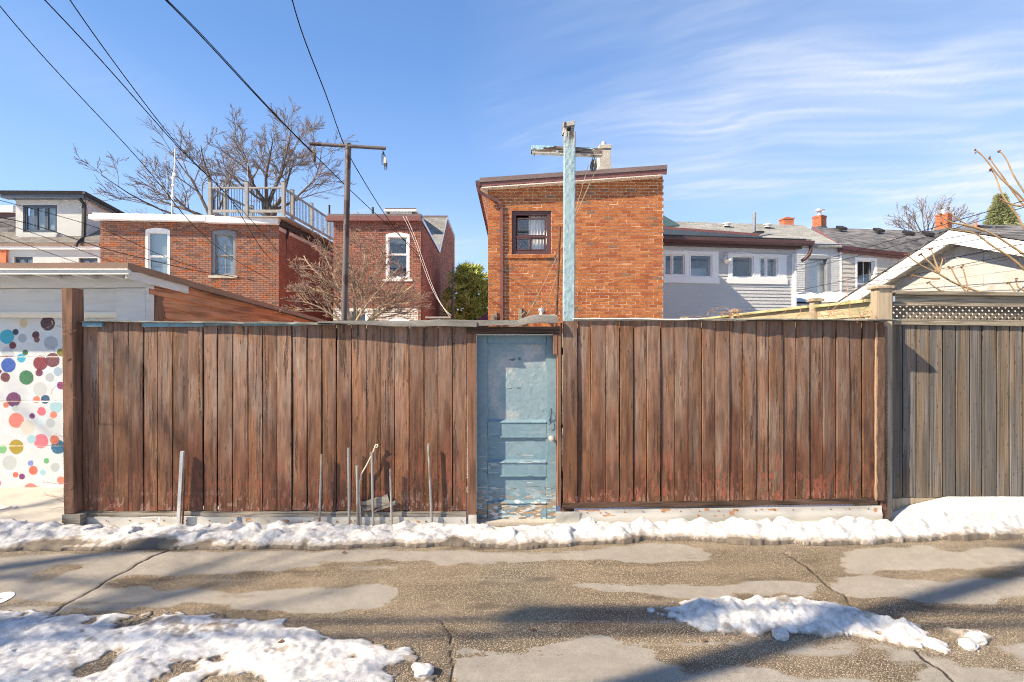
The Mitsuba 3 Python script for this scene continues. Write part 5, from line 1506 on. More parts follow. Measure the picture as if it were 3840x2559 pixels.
# roof deck
dk = thing('roof_deck', 'grey wooden roof deck with black balusters on the red brick house', 'deck')
zd = 6.66
XD0, XD1 = px(787, 18.0), px(1062, 18.0)
def dpost(x, Y, h=1.13):
    k = obj('post', box(x - .055, x + .055, Y - .055, Y + .055, zd - .12, zd + h), 'm_deck_wood', dk)
    obj('post_cap', box(x - .062, x + .062, Y - .062, Y + .062, zd + h + .001, zd + h + .02), 'm_black', k)
fronts = [XD0, px(926, 18.02), XD1]
for x in fronts: dpost(x, 18.02)
sides_ = [18.75, 20.55, 22.5, 24.3]
for Y in sides_: dpost(XD1, Y, 1.05)
for Y in (18.98, 20.9, 22.6): dpost(XD0, Y, 1.05)
def bay(p, q, n):
    p, q = np.array(p), np.array(q)
    for z0, z1, w_ in ((.89, .945, .04), (.02, .12, .025)):
        d = (q - p) / np.linalg.norm(q - p); o = np.array([-d[1], d[0]]) * w_
        obj('rail', prism([(*(p - o), zd + z0), (*(q - o), zd + z0), (*(q + o), zd + z0), (*(p + o), zd + z0)], (0, 0, z1 - z0)), 'm_deck_wood', dk)
    for i in range(n):
        c = p + (q - p) * (i + 1) / (n + 1)
        obj('baluster', tube([(*c, zd + .12), (*c, zd + .89)], .011, 5), 'm_black', dk)
e = .056
bay((fronts[0] + e, 18.02), (fronts[1] - e, 18.02), 11); bay((fronts[1] + e, 18.02), (fronts[2] - e, 18.02), 11)
for x, Ys, n in ((XD1, [18.02] + sides_, 12), (XD0, [18.02, 18.98, 20.9, 22.6], 10)):
    for a, b in zip(Ys[:-1], Ys[1:]):
        bay((x, a + e), (x, b - e), max(4, int(n * (b - a) / 1.9)))
obj('deck_floor', cat(box(XD0 - .25, XD1 + .12, 17.95, 24.4, zd - .16, zd - .12), box(XD0 - .05, XD1 + .04, 17.98, 24.3, 6.53, zd - .161)), 'm_deck_wood', dk)

# ------------------------------------------------------------------ red brick house in the middle (B)
hb = thing('brick_house', 'narrow red brick house with a white dormer and one tall white window', 'house')
YB = 18.0
fb = Fac((px(1250, YB), YB), (px(1579, YB), YB))
ZB = 2.3
zwb = fb.pix(1300, 1153)[1]
mat('m_brick_b', brick_color(fb, PA, CA, ZB, ((0.24, 0.110, 0.085), (0.30, 0.145, 0.110), (0.26, 0.13, 0.10)), (0.13, 0.075, 0.06), .08, .3), 0.92, 0.1)
ztB = 6.4
w1 = fb.rect(1447, 880, 1536, 1047); w2 = fb.rect(1458, 1200, 1541, 1330); w3 = fb.rect(1306, 1160, 1378, 1300)
hB = [arch_hole(w1, .07), arch_hole(w2, .08), sbox(w3[0], w3[2], w3[1], w3[3])]
full = sbox(0, 0, fb.L, ztB)
for q in hB: full = full.difference(q)
wk = uniq(hb + '__wall')
scene[wk] = mikit.ply(fb.ext(full, -.3, 0), 'm_mortar_shadowed')
up = sbox(0, zwb, fb.L, ztB).difference(hB[0])
lo = sbox(0, ZB, fb.L - .10, zwb - .01)
for q in hB[1:]: lo = lo.difference(q)
ab = affinity.scale(affinity.translate(hB[0], 0, .11), 1.06, 1, origin='center').intersection(sbox(0, w1[3], fb.L, ztB))
brickwork(fb, wk, up.difference(ab), PA, CA, JA, ZB, 'm_brick_b', np.random.default_rng(4), prefer=lambda c: (c[0] < 1.4) * 3 + abs(c[2] - 4.6))
brickwork(fb, wk, lo, PA, CA, JA, ZB, 'm_white_brick', np.random.default_rng(5), nparts=60, name='painted_brick', prefer=lambda c: -c[2])
for i in range(13):
    t0, t1 = i / 13, (i + .86) / 13
    f_ = lambda t: (w1[0] - .02 + (w1[1] - w1[0] + .04) * t, w1[3] + .008 + .07 * (1 - (2 * t - 1) ** 2))
    p0, p1 = f_(t0), f_(t1); lean = (t0 - .5) * .10
    obj('arch_brick', fb.ext(Polygon([p0, p1, (p1[0] + lean, p1[1] + .105), (p0[0] + lean, p0[1] + .105)]), -.01, .012), 'm_brick_b', wk)
sash_window(fb, hb, *w1, 'hung', 'm_white_trim', ft=.09, split=.58, arch=.07, recess=.05, proud=.012, blind='m_shade_skytint', bd=.15, bfull=(.86, 1), sill=.12, sill_m='m_white_old')
sash_window(fb, hb, *w2, 'fixed', 'm_white_trim', ft=.09, arch=.08, recess=.05, proud=.0, blind=None)
sash_window(fb, hb, *w3, 'fixed', 'm_white_trim', ft=.06, recess=.05, proud=.0, blind=None)
fbs = Fac((px(1579, YB), YB), (px(1579, YB), 28.5))
XB = px(1579, YB)
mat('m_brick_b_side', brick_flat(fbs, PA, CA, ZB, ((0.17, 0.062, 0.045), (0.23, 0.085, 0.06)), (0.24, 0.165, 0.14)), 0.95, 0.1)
prof = Polygon([(0, 0), (10.3, 0), (10.3, 8.0), (7.1, 8.25), (4.4, 6.02), (0, 6.36)])
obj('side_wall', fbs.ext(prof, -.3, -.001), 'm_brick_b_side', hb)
obj('side_wall', cat(box(fb.o[0], fb.o[0] + .3, YB + .31, 28, 0, 6.3), box(fb.o[0], XB, 28.3, 28.6, 0, 8)), 'm_brick_red', hb)
rk = uniq(hb + '__roof')
scene[rk] = mikit.ply(prism([(fb.o[0] - .1, YB - .1, 6.52), (XB + .04, YB - .1, 6.52), (XB + .04, YB + 4.4, 6.10), (fb.o[0] - .1, YB + 4.4, 6.10)], (0, 0, -.08)), 'm_roof_felt')
obj('fascia', fb.box(-.20, fb.L + .03, 6.33, 6.50, .0, .22), 'm_maroon_light', rk)
obj('flashing', fb.box(-.16, fb.L + .03, 6.502, 6.60, -.1, .12), 'm_flash_brown', rk)
obj('edge_flashing', cat(prism([(XB + .02, YB, 6.50), (XB + .02, YB + 4.4, 6.12), (XB + .02, YB + 4.4, 6.0), (XB + .02, YB, 6.38)], (.03, 0, 0)), prism([(XB + .02, YB + 4.4, 6.08), (XB + .02, YB + 7.1, 8.33), (XB + .02, YB + 7.1, 8.22), (XB + .02, YB + 4.4, 5.96)], (.03, 0, 0)), prism([(XB + .02, YB + 7.101, 8.33), (XB + .02, YB + 10.3, 8.08), (XB + .02, YB + 10.3, 7.98), (XB + .02, YB + 7.101, 8.22)], (.03, 0, 0))), 'm_galv', rk)
sk = obj('shingle_slope', prism([(fb.o[0], YB + 4.4, 6.07), (XB + .01, YB + 4.4, 6.07), (XB + .01, YB + 7.1, 8.30), (fb.o[0], YB + 7.1, 8.30)], (0, .05, -.06)), 'm_shingle_grey', hb)
obj('ridge_cap', box(fb.o[0], XB + .05, YB + 7.05, YB + 7.3, 8.27, 8.36), 'm_flash_brown', hb)
YDm = 23.2
dm = uniq(hb + '__dormer')
fd = Fac((px(1462, YDm), YDm), (px(1545, YDm), YDm))
dz0, dz1 = pz(870, YDm), pz(795, YDm)
wq = fd.rect(1478, 808, 1529, 840)
scene[dm] = mikit.ply(fd.ext(sbox(0, dz0, fd.L, dz1).difference(sbox(wq[0], wq[2], wq[1], wq[3])), -.15, 0), 'm_white_trim')
obj('pane', (np.array([fd.pt(wq[0], wq[2], -.05), fd.pt(wq[1], wq[2], -.05), fd.pt(wq[1], wq[3], -.05), fd.pt(wq[0], wq[3], -.05)]), np.array([[0, 1, 2], [0, 2, 3]])), 'm_glass', dm)
room(fd, dm, wq[0], wq[1], wq[2], wq[3], -.151, -.5)
obj('cheek', cat(box(fd.o[0] - .12, fd.o[0] + .02, YDm + .02, YDm + 2.2, dz0, dz1), box(fd.o[0] + fd.L - .02, fd.o[0] + fd.L + .12, YDm + .02, YDm + 2.2, dz0, dz1)), 'm_shingle_brown', dm)
obj('dormer_roof', cat(fd.box(-.25, fd.L + .22, dz1, dz1 + .10, -2.4, .10)), 'm_white_trim', dm)
obj('dormer_cap', cat(fd.box(-.20, fd.L + .19, dz1 + .101, dz1 + .16, -2.6, .08)), 'm_flash_brown', dm)
for sx, yt, Y in ((1398, 778, 20.5), (1235, 770, 24)):
    obj('vent_pipe', tube([np.array([px(sx, Y), Y, 6.2]), at(sx, yt, Y)], .045, 8), 'm_black', hb, smooth=True)
obj('roof_bracket', tube(spline([at(1338, 815, 20), at(1342, 803, 20), at(1336, 798, 20)], 8), .05, 6), 'm_galv', hb)
obj('skylight', box(px(1350, 20), px(1430, 20), 19.5, 20.5, 6.25, 6.52), 'm_flash_brown', hb)
cp = thing('clothesline_pole', 'small distant wooden T post with white lines beside the narrow brick house', 'pole')
Yq = 15.5
obj('post', box(px(1640, Yq), px(1649, Yq), Yq, Yq + .07, 0, pz(1189, Yq)), 'm_deck_wood', cp)
obj('cross_arm', box(px(1595, Yq), px(1690, Yq), Yq - .03, Yq + .04, pz(1194, Yq), pz(1188, Yq)), 'm_deck_wood', cp)
for (P, lab) in (([at(1522, 812, 17.4), at(1582, 962, 16.8), at(1660, 1150, 15.8), at(1688, 1190, 15.5)], 'white line dropping from the dormer to the small wooden T post'), ([at(1511, 812, 17.4), at(1578, 972, 16.8), at(1661, 1152, 15.8), at(1692, 1184, 15.5)], 'second white line beside the first one at the narrow brick house')):
    obj('clothesline', tube(spline(P, 40), .005, 4), 'm_white_trim', label=lab, category='clothesline')
obj('steel_mast', tube([np.array([px(1695, 20), 20, 0]), at(1699, 1000, 20)], .03, 6), 'm_steel_blue', label='thin dark mast standing against the shaded side of the narrow brick house', category='pole')

# ------------------------------------------------------------------ white stucco house far left (C)
hc = thing('stucco_house', 'white stucco house with a dark trimmed dormer at the far left', 'house')
YCc = 20.0
fc_ = Fac((px(-60, YCc + .9), YCc + .9), (px(380, YCc + .9), YCc + .9))
zl = pz(920, YCc + .9)
wl1 = fc_.rect(51, 963, 123, 1040); wl2 = fc_.rect(295, 968, 366, 1040)
low = sbox(0, 0, fc_.L, zl - .1).difference(sbox(wl1[0], wl1[2], wl1[1], wl1[3])).difference(sbox(wl2[0], wl2[2], wl2[1], wl2[3]))
low = low.difference(sbox(-1, 0, fc_.pix(23, 950)[0], 20))
obj('wall', fc_.ext(low, -.3, 0), 'm_stucco', hc)
for q in (wl1, wl2):
    sash_window(fc_, hc, q[0], q[1], q[2], q[3], 'double', 'm_steel_blue', ft=.06, recess=.12, proud=-.08, blind='m_shade_skytint', bd=.1)
obj('eave_gutter', fc_.box(-.2, fc_.L + .1, zl - .08, zl + .02, .10, .24), 'm_garage_cap', hc)
obj('eave_fascia', fc_.box(-.2, fc_.L + .1, zl - .20, zl - .081, .05, .18), 'm_white_trim', hc)
lr = uniq(hc + '__roof')
z2 = pz(890, 21.8)
scene[lr] = mikit.ply(cat(prism([fc_.pt(-.2, zl + .03, .12), fc_.pt(fc_.L + .1, zl + .03, .12), fc_.pt(fc_.L + .3, zl + .95, -1.3), fc_.pt(-.2, zl + .95, -1.3)], (0, 0, .06))), 'm_shingle_brown')
YD = 21.4
fdc = Fac((px(59, YD), YD), (px(328, YD), YD))
dk_ = uniq(hc + '__dormer')
za, zb = pz(893, YD), pz(741, YD)
wd = fdc.rect(86, 769, 214, 872)
scene[dk_] = mikit.ply(cat(fdc.ext(sbox(0, za - .4, fdc.L, zb).difference(sbox(wd[0], wd[2], wd[1], wd[3])), -.2, 0)), 'm_stucco')
sfd = Fac((fdc.o[0] + fdc.L, YD), (fdc.o[0] + fdc.L, YD + 4.2))
obj('cheek', sfd.ext(Polygon([(.004, za - .6), (4.2, za - .6), (4.2, zb - .75), (.004, zb + .02)]), -.2, 0), 'm_stucco', dk_)
obj('cheek', box(fdc.o[0], fdc.o[0] + .2, YD + .21, YD + 4, za - .6, zb - .7), 'm_stucco', dk_)
wk = dk_ + '__window'; USED.add(wk)
obj('dormer_frame', fdc.ring(wd[0], wd[1], wd[2], wd[3], .05, -.14, -.02), 'm_steel_blue', dk_)
ww = (wd[1] - wd[0] - .1) / 3
for i in range(3):
    a0 = wd[0] + .05 + i * ww
    obj('sash', fdc.ring(a0 + .002, a0 + ww - .002, wd[2] + .05, wd[3] - .05, .07, -.12, -.05), 'm_steel_blue', dk_)
    obj('pane', (np.array([fdc.pt(a0 + .07, wd[2] + .12, -.09), fdc.pt(a0 + ww - .07, wd[2] + .12, -.09), fdc.pt(a0 + ww - .07, wd[3] - .12, -.09), fdc.pt(a0 + .07, wd[3] - .12, -.09)]), np.array([[0, 1, 2], [0, 2, 3]])), 'm_glass', dk_)
obj('blind', fdc.box(wd[0] + .05, wd[1] - .05, wd[2] + .05, wd[3] - .05, -.26, -.25), 'm_shade_skytint', dk_)
obj('dormer_sill', fdc.map(prism([(wd[0] - .2, wd[2] - .02, 0), (wd[1] + .1, wd[2] - .02, 0), (wd[1] + .02, wd[2] - .25, 0), (wd[0] - .12, wd[2] - .25, 0)], (0, 0, .09))), 'm_stucco', dk_)
XR = fdc.o[0] + fdc.L
obj('dormer_roof', prism([(fdc.o[0] - .55, YD - .4, zb + .13), (XR + .22, YD - .4, zb + .10), (XR + .22, YD + 4.4, zb - .72), (fdc.o[0] - .55, YD + 4.4, zb - .5)], (0, 0, .04)), 'm_flash_brown', dk_)
obj('dormer_gutter', cat(prism([(fdc.o[0] - .62, YD - .5, zb + .16), (XR + .2, YD - .5, zb + .13), (XR + .2, YD - .38, zb + .01), (fdc.o[0] - .5, YD - .38, zb + .03)], (0, .06, .0)), prism([(XR + .2, YD - .48, zb + .13), (XR + .2, YD + 4.4, zb - .68), (XR + .2, YD + 4.4, zb - .80), (XR + .2, YD - .48, zb + .01)], (.1, 0, 0))), 'm_black', dk_)
obj('dormer_fascia', cat(fdc.box(-.3, fdc.L + .15, zb - .11, zb + .02, .02, .36), prism([(XR + .12, YD - .3, zb + .02), (XR + .12, YD + 4.3, zb - .78), (XR + .12, YD + 4.3, zb - .92), (XR + .12, YD - .3, zb - .11)], (.08, 0, 0))), 'm_steel_blue', dk_)
dpc = [at(297, 738, YD - .3), at(298, 746, YD - .3), at(315, 765, YD - .08), at(313, 890, YD - .08), at(300, 903, YD - .6), at(287, 915, YD - 1.0), at(283, 925, YD - 1.0)]
obj('downpipe', sq_pipe(dpc, .055, .045), 'm_black', hc)
hd = thing('row_house', 'dark roofed house at the left edge beside the white stucco house', 'house')
obj('wall', cat(box(px(-200, 22.5), px(57, 22.5), 22.5, 22.8, 0, pz(795, 22.5))), 'm_maroon', hd)
obj('fascia', box(px(-200, 22.4), px(56, 22.4), 22.3, 22.5, pz(797, 22.4), pz(772, 22.4)), 'm_white_trim', hd)
obj('roof', prism([(px(-200, 21.9), 21.5, pz(905, 21.5)), (px(58, 21.5), 21.5, pz(905, 21.5)), (px(58, 22.3), 22.3, pz(815, 22.3)), (px(-200, 22.3), 22.3, pz(850, 22.3))], (0, .06, .05)), 'm_shingle_dark', hd)
obj('wall', box(px(-200, 20.8), px(22.5, 20.8), 20.8, 21.2, 0, pz(934, 20.8)), 'm_brick_red', hd)
# ------------------------------------------------------------------ garage with the polka dot door
gk = thing('garage', 'white garage with an orange brown board side and a sloping brown roof edge', 'garage')
WY, DYg = 6.57, 6.74
wx = lambda s: px(s, WY)
wz = lambda s: pz(s, WY)
XG = px(546, WY)
XL = -12.0
obj('pillar', cbox(wx(436), XG, WY, WY + .3, -.02, wz(1081), .006), 'm_white_old', gk, label='white pillar right of the door')
obj('header_beam', cbox(XL, XG + .01, WY - .03, WY + .2, wz(1079), wz(1030), .005), 'm_white_old', gk)
obj('head_panel', box(XL, wx(436) - .001, WY + .05, WY + .12, wz(1168), wz(1082)), 'm_white_old', gk)
obj('door_trim', cat(box(XL, wx(436) - .001, WY + .03, WY + .13, wz(1190), wz(1169)), box(XL, wx(436) - .001, WY + .0, WY + .06, wz(1182), wz(1176))), 'm_cream', gk)
DOTS = [(185, 132, 33, (228, 212, 172)), (60, 367, 50, (205, 214, 222)), (400, 287, 55, (185, 197, 210)), (375, 132, 56, (72, 28, 58)), (55, 237, 57, (40, 190, 222)), (123, 200, 24, (8, 44, 80)), (281, 222, 29, (94, 16, 36)), (175, 248, 35, (190, 200, 211)),
        (100, 305, 29, (110, 22, 34)), (289, 260, 23, (140, 74, 74)), (198, 362, 23, (44, 110, 62)), (168, 405, 35, (50, 182, 220)), (317, 443, 57, (140, 30, 54)), (412, 420, 56, (122, 62, 70)), (475, 360, 30, (140, 138, 30)), (66, 460, 57, (42, 96, 196)),
        (207, 558, 57, (46, 128, 80)), (308, 520, 29, (122, 30, 70)), (455, 510, 35, (178, 204, 224)), (392, 557, 35, (200, 208, 213)), (42, 555, 37, (122, 58, 64)), (0, 510, 14, (122, 30, 70)), (315, 648, 55, (221, 226, 226)), (475, 620, 30, (156, 44, 124)),
        (107, 728, 57, (122, 54, 112)), (287, 730, 28, (240, 138, 106)), (355, 728, 35, (30, 90, 132)), (47, 773, 22, (240, 138, 106)), (120, 800, 24, (214, 230, 228)), (440, 785, 50, (185, 228, 240)), (325, 822, 34, (240, 122, 138)), (252, 858, 22, (122, 44, 120)),
        (420, 850, 28, (245, 144, 120)), (128, 893, 60, (248, 136, 122)), (395, 915, 36, (205, 216, 216)), (215, 948, 57, (236, 231, 219)), (322, 1055, 57, (240, 127, 146)), (248, 1040, 34, (180, 227, 240)), (455, 1100, 55, (36, 118, 160)), (427, 1045, 36, (245, 138, 104)),
        (128, 1100, 57, (188, 162, 28)), (20, 1118, 34, (136, 207, 140)), (240, 1227, 22, (143, 160, 224)), (365, 1210, 22, (108, 197, 124)), (75, 1225, 57, (213, 221, 221)), (432, 1262, 36, (204, 214, 216)), (262, 1285, 35, (232, 120, 95)), (336, 1300, 23, (180, 227, 240)),
        (122, 1320, 22, (232, 120, 95)), (172, 1333, 23, (138, 48, 128)), (290, 1428, 30, (236, 222, 206)), (240, 1440, 56, (248, 144, 138)), (475, 1360, 30, (245, 144, 120)), (-20, 1385, 30, (229, 138, 160))]
DD = []
for cx_, cy_, r_, col in DOTS:
    q = at(cx_ / 2.09, 1150 + cy_ / 2.09, DYg)
    DD.append((float(q[0]), float(q[2]), float(r_ / 2.09 / F * DYg), tuple(min(1.0, c * .62) for c in C(*col))))

DD += [(x - 1.02, 2.22 - z if 2.22 - z > .05 else z, r_, col) for x, z, r_, col in DD[::2]]        # the pattern goes on over the rest of the door

def dots(p, n, uv):
    """sprayed paint dots with slightly soft rims on a white door"""
    g = noise(p.x * 90, p.z * 90)
    c = mix((0.58, 0.60, 0.61), (0.50, 0.53, 0.555), fbm(p.x * 3, p.z * 3, 0.0, 3))
    c = mix(c, (0.50, 0.74, 0.84), 0.35 * smoothstep(0.60, 0.74, fbm(p.x * 9, p.z * 9, 5.0, 3)))
    wob = 0.010 * (fbm(p.x * 16, p.z * 16, 7.0, 3) - 0.5)
    for x, z, r, col in DD:
        d = dr.sqrt(dr.square(p.x - x) + dr.square(p.z - z)) + wob
        c = mix(c, col, (0.9 + 0.1 * g) * smoothstep(r + 0.006, r - 0.006, d + 0.004 * (g - 0.5)))
    return c


mat('m_dots', mikit.proc(dots), 0.5, 0.4, bump=lambda p, n, uv: 0.0012 * fbm(p.x * 40, p.y * 40, p.z * 22, 2))
dk = uniq(gk + '__door')
labels[dk] = {'label': 'white overhead garage door with many coloured paint dots'}
zz = [wz(1190) - .0, pz(1340, DYg), pz(1507, DYg), pz(1675, DYg), pz(1840, DYg)]
zz[0] = pz(1186, DYg)
for a, b in zip(zz[:-1], zz[1:]):
    obj('panel', cat(cbox(XL, wx(436) - .001, DYg, DYg + .04, b + .010, a, .006)), 'm_dots', dk)
obj('weather_strip', box(XL, wx(436), DYg - .004, DYg + .03, -.006, zz[-1] + .003), 'm_taupe', gk)
# roof: front fascia, brown cap, rafter tails, side edge running down to the back
RY = 6.18
XC = px(488, RY)
zc = lambda s: pz(s, RY)
YBk = 13.0
zback = pz(1208, YBk)
sl_ = (zback - zc(988)) / (YBk - RY)
rk = uniq(gk + '__roof')
scene[rk] = mikit.ply(prism([(XL, RY + .02, zc(994)), (XC - .01, RY + .02, zc(994)), (XC - .01, YBk, zback - .03), (XL, YBk, zback - .03)], (0, 0, -.06)), 'm_roof_felt')
obj('cap_flashing', cat(box(XL, px(238, RY), RY - .035, RY - .001, zc(1009), zc(988)), box(px(238.5, RY), XC, RY - .035, RY - .001, zc(1009), zc(987))), 'm_garage_cap', rk)
obj('fascia', cat(box(XL, px(266, RY), RY - .022, RY + .02, zc(1030), zc(1009.5)), box(px(266.8, RY), XC - .004, RY - .022, RY + .02, zc(1030), zc(1009.5))), 'm_white_old', rk)
obj('drip_edge', box(XL, XC, RY - .045, RY - .023, zc(1014), zc(1009.8)), 'm_white_trim', rk)
for sx in (92, 232, 366, 478):
    x = px(sx, WY) + .02
    obj('rafter_tail', prism([(x, RY + .021, zc(1031) + .10), (x, RY + .021, zc(1031) + .0), (x, WY - .031, wz(1049)), (x, WY - .031, wz(1030))], (-.045, 0, 0)), 'm_white_old', gk)
obj('soffit', prism([(XL, RY + .021, zc(1027)), (XC - .01, RY + .021, zc(1027)), (XC - .01, WY + .1, zc(1027) + .05), (XL, WY + .1, zc(1027) + .05)], (0, 0, .02)), 'm_white_old', gk)
P = lambda Y, dz_: (XC, Y, zc(987) + sl_ * (Y - RY) + dz_)
obj('side_flashing', cat(prism([P(RY - .03, 0), P(10.6, 0), P(10.6, -.085), P(RY - .03, -.085)], (-.03, 0, 0)), prism([P(10.61, .003), P(YBk, .003), P(YBk, -.08), P(10.61, -.08)], (-.028, 0, 0))), 'm_garage_cap', rk)
obj('barge_board', prism([(XC - .035, RY + .0, P(RY, -.07)[2]), (XC - .035, 7.35, P(7.35, -.07)[2]), (XC - .035, 7.35, P(7.35, -.19)[2]), (XC - .035, RY, P(RY, -.19)[2])], (-.03, 0, 0)), 'm_white_old', rk, label='white barge board at the front of the side')
obj('barge_end', prism([(XC - .03, 10.9, P(10.9, -.2)[2]), (XC - .03, 11.9, P(11.9, -.2)[2]), (XC - .03, 11.9, P(11.9, -.32)[2]), (XC - .03, 10.9, P(10.9, -.32)[2])], (-.03, 0, 0)), 'm_white_old', gk, label='peeling white board near the back of the side')
obj('corner_board', box(XG + .002, XG + .025, WY + .0, WY + .12, 0, wz(1035)), 'm_white_old', gk)
obj('corner_post', box(XG - .02, XG + .02, WY + .13, WY + .32, 0, wz(1060)), 'm_brown_timber', gk)
obj('side_wall', prism([(XG - .02, WY + .1, 0), (XG - .02, YBk - .1, 0), (XG - .02, YBk - .1, P(YBk, -.1)[2]), (XG - .02, WY + .1, P(WY, -.1)[2])], (-.1, 0, 0)), 'm_dark_timber', gk)
# overlapping side boards, each sloping a little with the roof; butted lengths
bz, k = 2.84, 0
tops = [2.93, 2.78, 2.66, 2.50, 2.36, 2.22, 2.07, 1.92, 1.77, 1.6]
starts = [6.62, 6.60, 6.86, 6.90, 6.86, 6.90, 6.86, 6.86, 6.86]
r = np.random.default_rng(21)
for i in range(9):
    cuts = [starts[i]] + sorted(r.uniform(8.3, 11.5, 1)) + [YBk - .05]
    for a, b in zip(cuts[:-1], cuts[1:]):
        s_ = sl_ * (.92 - .10 * i * .5)
        f1 = lambda Y: min(tops[i] + s_ * (Y - 6.6), P(Y, -.06)[2])
        f0 = lambda Y: min(tops[i + 1] - .03 + (sl_ * (.92 - .05 * (i + 1))) * (Y - 6.6), P(Y, -.08)[2])
        Y = np.linspace(a, b - .008, 14)
        if f1(Y[0]) - f0(Y[0]) < .01: continue
        out0, out1 = (.034 + .006 * (i % 2)), .010
        o_, in_ = [], []
        v = []
        for y in Y:
            v += [(XG + out1, y, f1(y)), (XG + out0, y, f0(y)), (XG - .015, y, f0(y)), (XG - .015, y, f1(y))]
        n = len(Y); f = []
        for j in range(n - 1):
            for kk in range(4):
                l = (kk + 1) % 4
                f += [[j * 4 + kk, j * 4 + l, (j + 1) * 4 + l], [j * 4 + kk, (j + 1) * 4 + l, (j + 1) * 4 + kk]]
        f += [[0, 1, 2], [0, 2, 3], [(n - 1) * 4, (n - 1) * 4 + 2, (n - 1) * 4 + 1], [(n - 1) * 4, (n - 1) * 4 + 3, (n - 1) * 4 + 2]]
        obj('side_board', (np.array(v), np.array(f)), 'm_garage_board', gk)

# ------------------------------------------------------------------ grey sided house (S)
hs = thing('sided_house', 'light grey sided house with four white framed windows right of the orange brick house', 'house')
fsd = Fac((px(2440, 14.35), 14.35), (px(2985, 15.0), 15.0))
EX = .1015
zs0 = 1.8
r1 = fsd.rect(2486, 939.5, 2693, 1065); r2 = fsd.rect(2729, 950, 2948, 1068)
pn = [fsd.rect(2490, 950, 2570, 1036), fsd.rect(2584, 950, 2673, 1043), fsd.rect(2741, 956, 2828, 1045), fsd.rect(2846, 961, 2919, 1043)]
zsT = fsd.pix(2700, 932)[1]
hol = shapely.union_all([sbox(q[0], q[2], q[1], q[3]) for q in pn])
trim = shapely.union_all([sbox(q[0], q[2], q[1], q[3]) for q in (r1, r2)])
obj('wall', fsd.ext(sbox(0, 0, fsd.L, zsT + .25).difference(hol), -.25, -.012), 'm_siding', hs)
strips(fsd, hs, sbox(.05, zs0, fsd.L - .16, zsT - .12).difference(trim), EX, zs0, 'm_siding')
obj('frieze_board', fsd.box(.0, fsd.L, zsT - .115, zsT + .02, .0, .02), 'm_siding', hs)
obj('corner_post', fsd.box(fsd.L - .155, fsd.L, 0, zsT - .118, -.02, .026), 'm_white_trim', hs)
obj('downpipe', cat(fsd.box(fsd.L - .10, fsd.L - .04, 0, zsT - .35, .027, .075)), 'm_white_trim', hs)
for ri, ps in ((r1, pn[:2]), (r2, pn[2:])):
    t = sbox(ri[0], ri[2] + .19, ri[1], ri[3])
    for q in ps: t = t.difference(sbox(q[0], q[2], q[1], q[3]))
    obj('window_surround', fsd.ext(t, -.011, .022), 'm_white_trim', hs)
    obj('window_apron', fsd.cbox(ri[0] - .02, ri[1] + .02, ri[2], ri[2] + .185, .0, .05, .004), 'm_white_trim', hs)
sash_window(fsd, hs, *pn[0], 'slider', ft=.03, recess=.03, proud=.03, blind=None)
sash_window(fsd, hs, *pn[1], 'fixed', ft=.03, recess=.02, proud=.03, blind='m_shade_skytint', bd=.3, bfull=(0, .45))
sash_window(fsd, hs, *pn[2], 'fixed', ft=.03, recess=.02, proud=.03, blind=None)
sash_window(fsd, hs, *pn[3], 'slider', ft=.03, recess=.03, proud=.03, blind='m_shade_skytint', bd=.3)
obj('gutter', fsd.map(prism([(.0, zsT + .22, .18), (.0, zsT + .22, .40), (.0, zsT + .14, .40), (.0, zsT + .08, .33), (.0, zsT + .08, .18)], (fsd.L + .30, 0, 0))), 'm_maroon', hs)
obj('fascia', fsd.box(.0, fsd.L + .06, zsT + .02, zsT + .19, .02, .175), 'm_maroon', hs)
pe = fsd.pt(fsd.L + .24, zsT + .08, .30)
obj('gutter_elbow', tube(spline([pe, pe + [.0, .0, -.15], pe + [-.06, .05, -.30], pe + [-.2, .12, -.42]], 12), .05, 8), 'm_maroon', hs, smooth=True)
rk = uniq(hs + '__roof')
scene[rk] = mikit.ply(prism([fsd.pt(0, zsT + .23, .34), fsd.pt(fsd.L + .25, zsT + .23, .34), fsd.pt(fsd.L + .25, zsT + .62, -4.5), fsd.pt(0, zsT + .62, -4.5)], (0, 0, .05)), 'm_shingle_grey')
obj('roof_edge', fsd.map(prism([(0, zsT + .232, .37), (fsd.L + .02, zsT + .232, .37), (fsd.L + .02, zsT + .275, .37), (0, zsT + .275, .37)], (0, 0, .02))), 'm_black', rk)
Xa, Ya_ = px(2440, 18.2), 18.2
za_, zb_ = pz(873, 18.2), pz(847, 18.2)
obj('parapet', prism([(Xa, 18.2, za_ - .3), (px(2862, 18.2), 18.5, pz(890, 18.3)), (px(2862, 18.2), 18.5, pz(872, 18.3)), (Xa, 18.2, pz(846, 18.2))], (0, .15, 0)), 'm_maroon_light', rk)
obj('parapet_foot', prism([(Xa, 18.1, za_ - .4), (px(2870, 18.2), 18.4, pz(896, 18.3)), (px(2870, 18.2), 18.4, pz(884, 18.3)), (Xa, 18.1, pz(858, 18.2))], (0, .08, 0)), 'm_steel_blue', rk)
obj('parapet_end', box(px(2846, 18.4), px(2876, 18.4), 18.6, 20.6, pz(870, 18.4), pz(862, 18.4)), 'm_black', rk)
# snow lying on this roof, and on the porch roof behind


def roof_snow(xs, ys, zf, h, seed, fall, label):
    X, Y = np.meshgrid(xs, ys)
    p3 = np.stack([X, Y, 0 * X], -1)
    t = h * (.35 + meshkit.fbm(p3 * [3, 3, 1], 4, seed)) * fall(X, Y) - h * .12
    keep = t > 0
    m, u = grid_mesh(X, Y, zf(X, Y) + np.where(keep, t, -.03), keep)
    d = np.zeros((len(u), 2))
    return obj('roof_snow', m, 'm_snow', smooth=True, uv=d, label=label, category='snow', kind='stuff')


